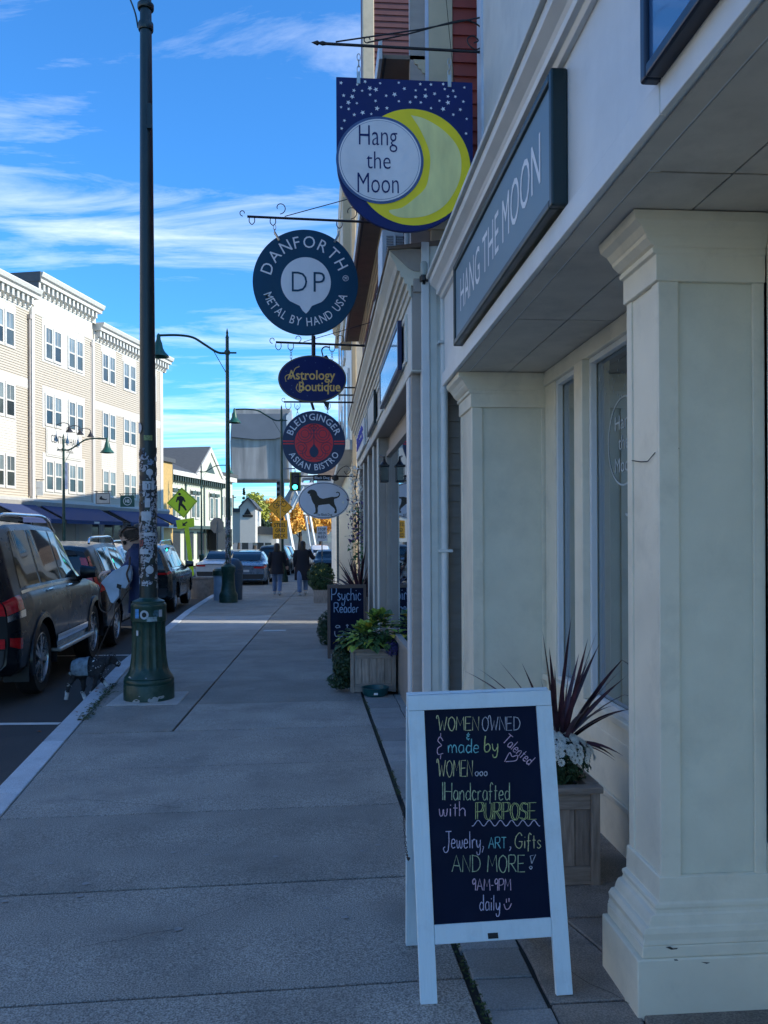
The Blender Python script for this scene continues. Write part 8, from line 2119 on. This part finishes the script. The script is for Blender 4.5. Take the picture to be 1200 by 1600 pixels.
for off in (0, 7):
    Y = YW + 1 + off
    for a, b_, w in (((456, 748), (510, 745), .3), ((444, 790), (500, 700), .42), ((500, 700), (556, 745), .3), ((470, 752), (490, 790), .2), ((490, 745), (470, 790), .2), ((456, 770), (480, 770), .2), ((465, 750), (456, 780), .2)): beam('truss_beam', M['steelgrey'], a, b_, w, Y)
mb = MB()
for off in (0, 7):
    Y = YW + off
    for a, b_, w in (((447, 800), (458, 862), .24), ((478, 806), (486, 862), .16), ((484, 806), (494, 862), .16), ((452, 800), (463, 770), .2), ((458, 760), (475, 790), .25), ((475, 760), (455, 795), .25), ((452, 758), (500, 758), .28)): beam('pale_truss_beam', M['steelwhite'], a, b_, w, Y)
mb = MB(); mb.box(frame_pt(440, YW), frame_pt(530, YW), YW, YW + 10, -.75, -.62); mb.build('deck', M['steelgrey'], cw)
# trees
def tree(label, px_, py0, py1, Y, wpxl, m, seed, cat='tree', shape='round', n=3500):
    r2 = random.Random(seed); top = at(px_, py0, Y); bot = at(px_, py1, Y); w = abs(at(px_ + wpxl / 2, 800, Y).x - at(px_, 800, Y).x); h = top.z - bot.z
    t = thing('tree', label, cat, (top.x, Y, -.6), 0, 'trees beyond the bridge')
    q = MB(); q.tube([(top.x, Y, -.6), (top.x + .1, Y, bot.z), (top.x, Y, top.z - h * .4)], [w * .08 + .1, w * .06 + .06, .04], 8)
    for k in range(5):
        a = r2.uniform(0, 6.28); z_ = bot.z + h * r2.uniform(.0, .4); q.tube([(top.x, Y, z_), (top.x + math.cos(a) * w * .5, Y + math.sin(a) * w * .5, z_ + h * .25)], [.09, .03], 5)
    q.build('trunk', M['bark'], t)
    q = MB(); cl = []
    for k in range(22):
        if shape == 'cone': f_ = r2.random(); c = Vector((top.x + r2.gauss(0, .25) * w * (1 - f_), Y + r2.gauss(0, .25) * w * (1 - f_), bot.z + h * f_)); rr = w * .5 * (1.05 - f_)
        else:
            d_ = Vector((r2.gauss(0, 1), r2.gauss(0, 1), r2.gauss(0, 1))).normalized() * r2.random() ** .4; c = Vector((top.x + d_.x * w * .72, Y + d_.y * w * .72, (top.z + bot.z) / 2 + d_.z * h * .38)); rr = w * r2.uniform(.22, .4)
        cl.append((c, rr))
    for c, rr in cl: leafballs(q, c, rr, rr, rr * .85, n // 22, .10 + rr * .03, .22 + rr * .05, r2)
    q.build('crown', m, t, recalc=False, kind='stuff')
tree('green and gold round tree behind the white gabled house', 397, 768, 835, 112, 60, M['autumn2'], 1, n=5200)
tree('golden orange tree behind the bicycle warning sign', 430, 774, 842, 118, 74, M['autumn1'], 2, n=5200)
tree('orange tree seen through the bridge trusses', 468, 776, 842, 120, 74, M['autumn1'], 3, n=5200)
tree('orange-brown tree under the oval dog sign', 500, 790, 842, 122, 56, M['autumn1'], 4, n=4200)
tree('dark pointed evergreen top left of the counterweight', 381, 762, 812, 150, 22, M['evergreen'], 5, shape='cone', n=2500)
tree('low dark green tree right of the white gabled house', 412, 805, 850, 108, 34, M['evergreen'], 6, n=2600)
tree('small green tree at the far end of the street left of the lamp', 372, 790, 848, 130, 40, M['autumn2'], 7, n=2600)
tree('orange tree filling the street end beside the shingle-roofed building', 535, 795, 845, 125, 50, M['autumn1'], 8, n=3000)
up = thing('utility_pole', 'thin wooden utility pole left of the autumn trees', 'pole', (frame_pt(364, 110), 110, -.6)); q = MB(); q.tube([wpx(364, 850, 110), wpx(364, 773, 110)], .12, 6); q.tube([wpx(360, 777, 110), wpx(369, 777, 110)], .07, 5); q.build('pole', M['bark'], up)
# far hill line so the street end is closed
hb = MB(); rr2 = random.Random(9); prev = None; vs = []
for i in range(121):
    x = -500 + i * 9; z = 7 + 4 * math.sin(i * .31) + 3 * math.sin(i * .83) + rr2.uniform(0, 1.5); vs += [(x, 420, -1), (x, 450, z), (x, 520, z + 3)]
hb.add(vs, [(3 * i, 3 * i + 3, 3 * i + 4, 3 * i + 1) for i in range(120)] + [(3 * i + 1, 3 * i + 4, 3 * i + 5, 3 * i + 2) for i in range(120)])
struct('far_hills', hb, mat('hazy_woodland', (.09, .11, .10), .95, var=.4, scale=.05), recalc=False)
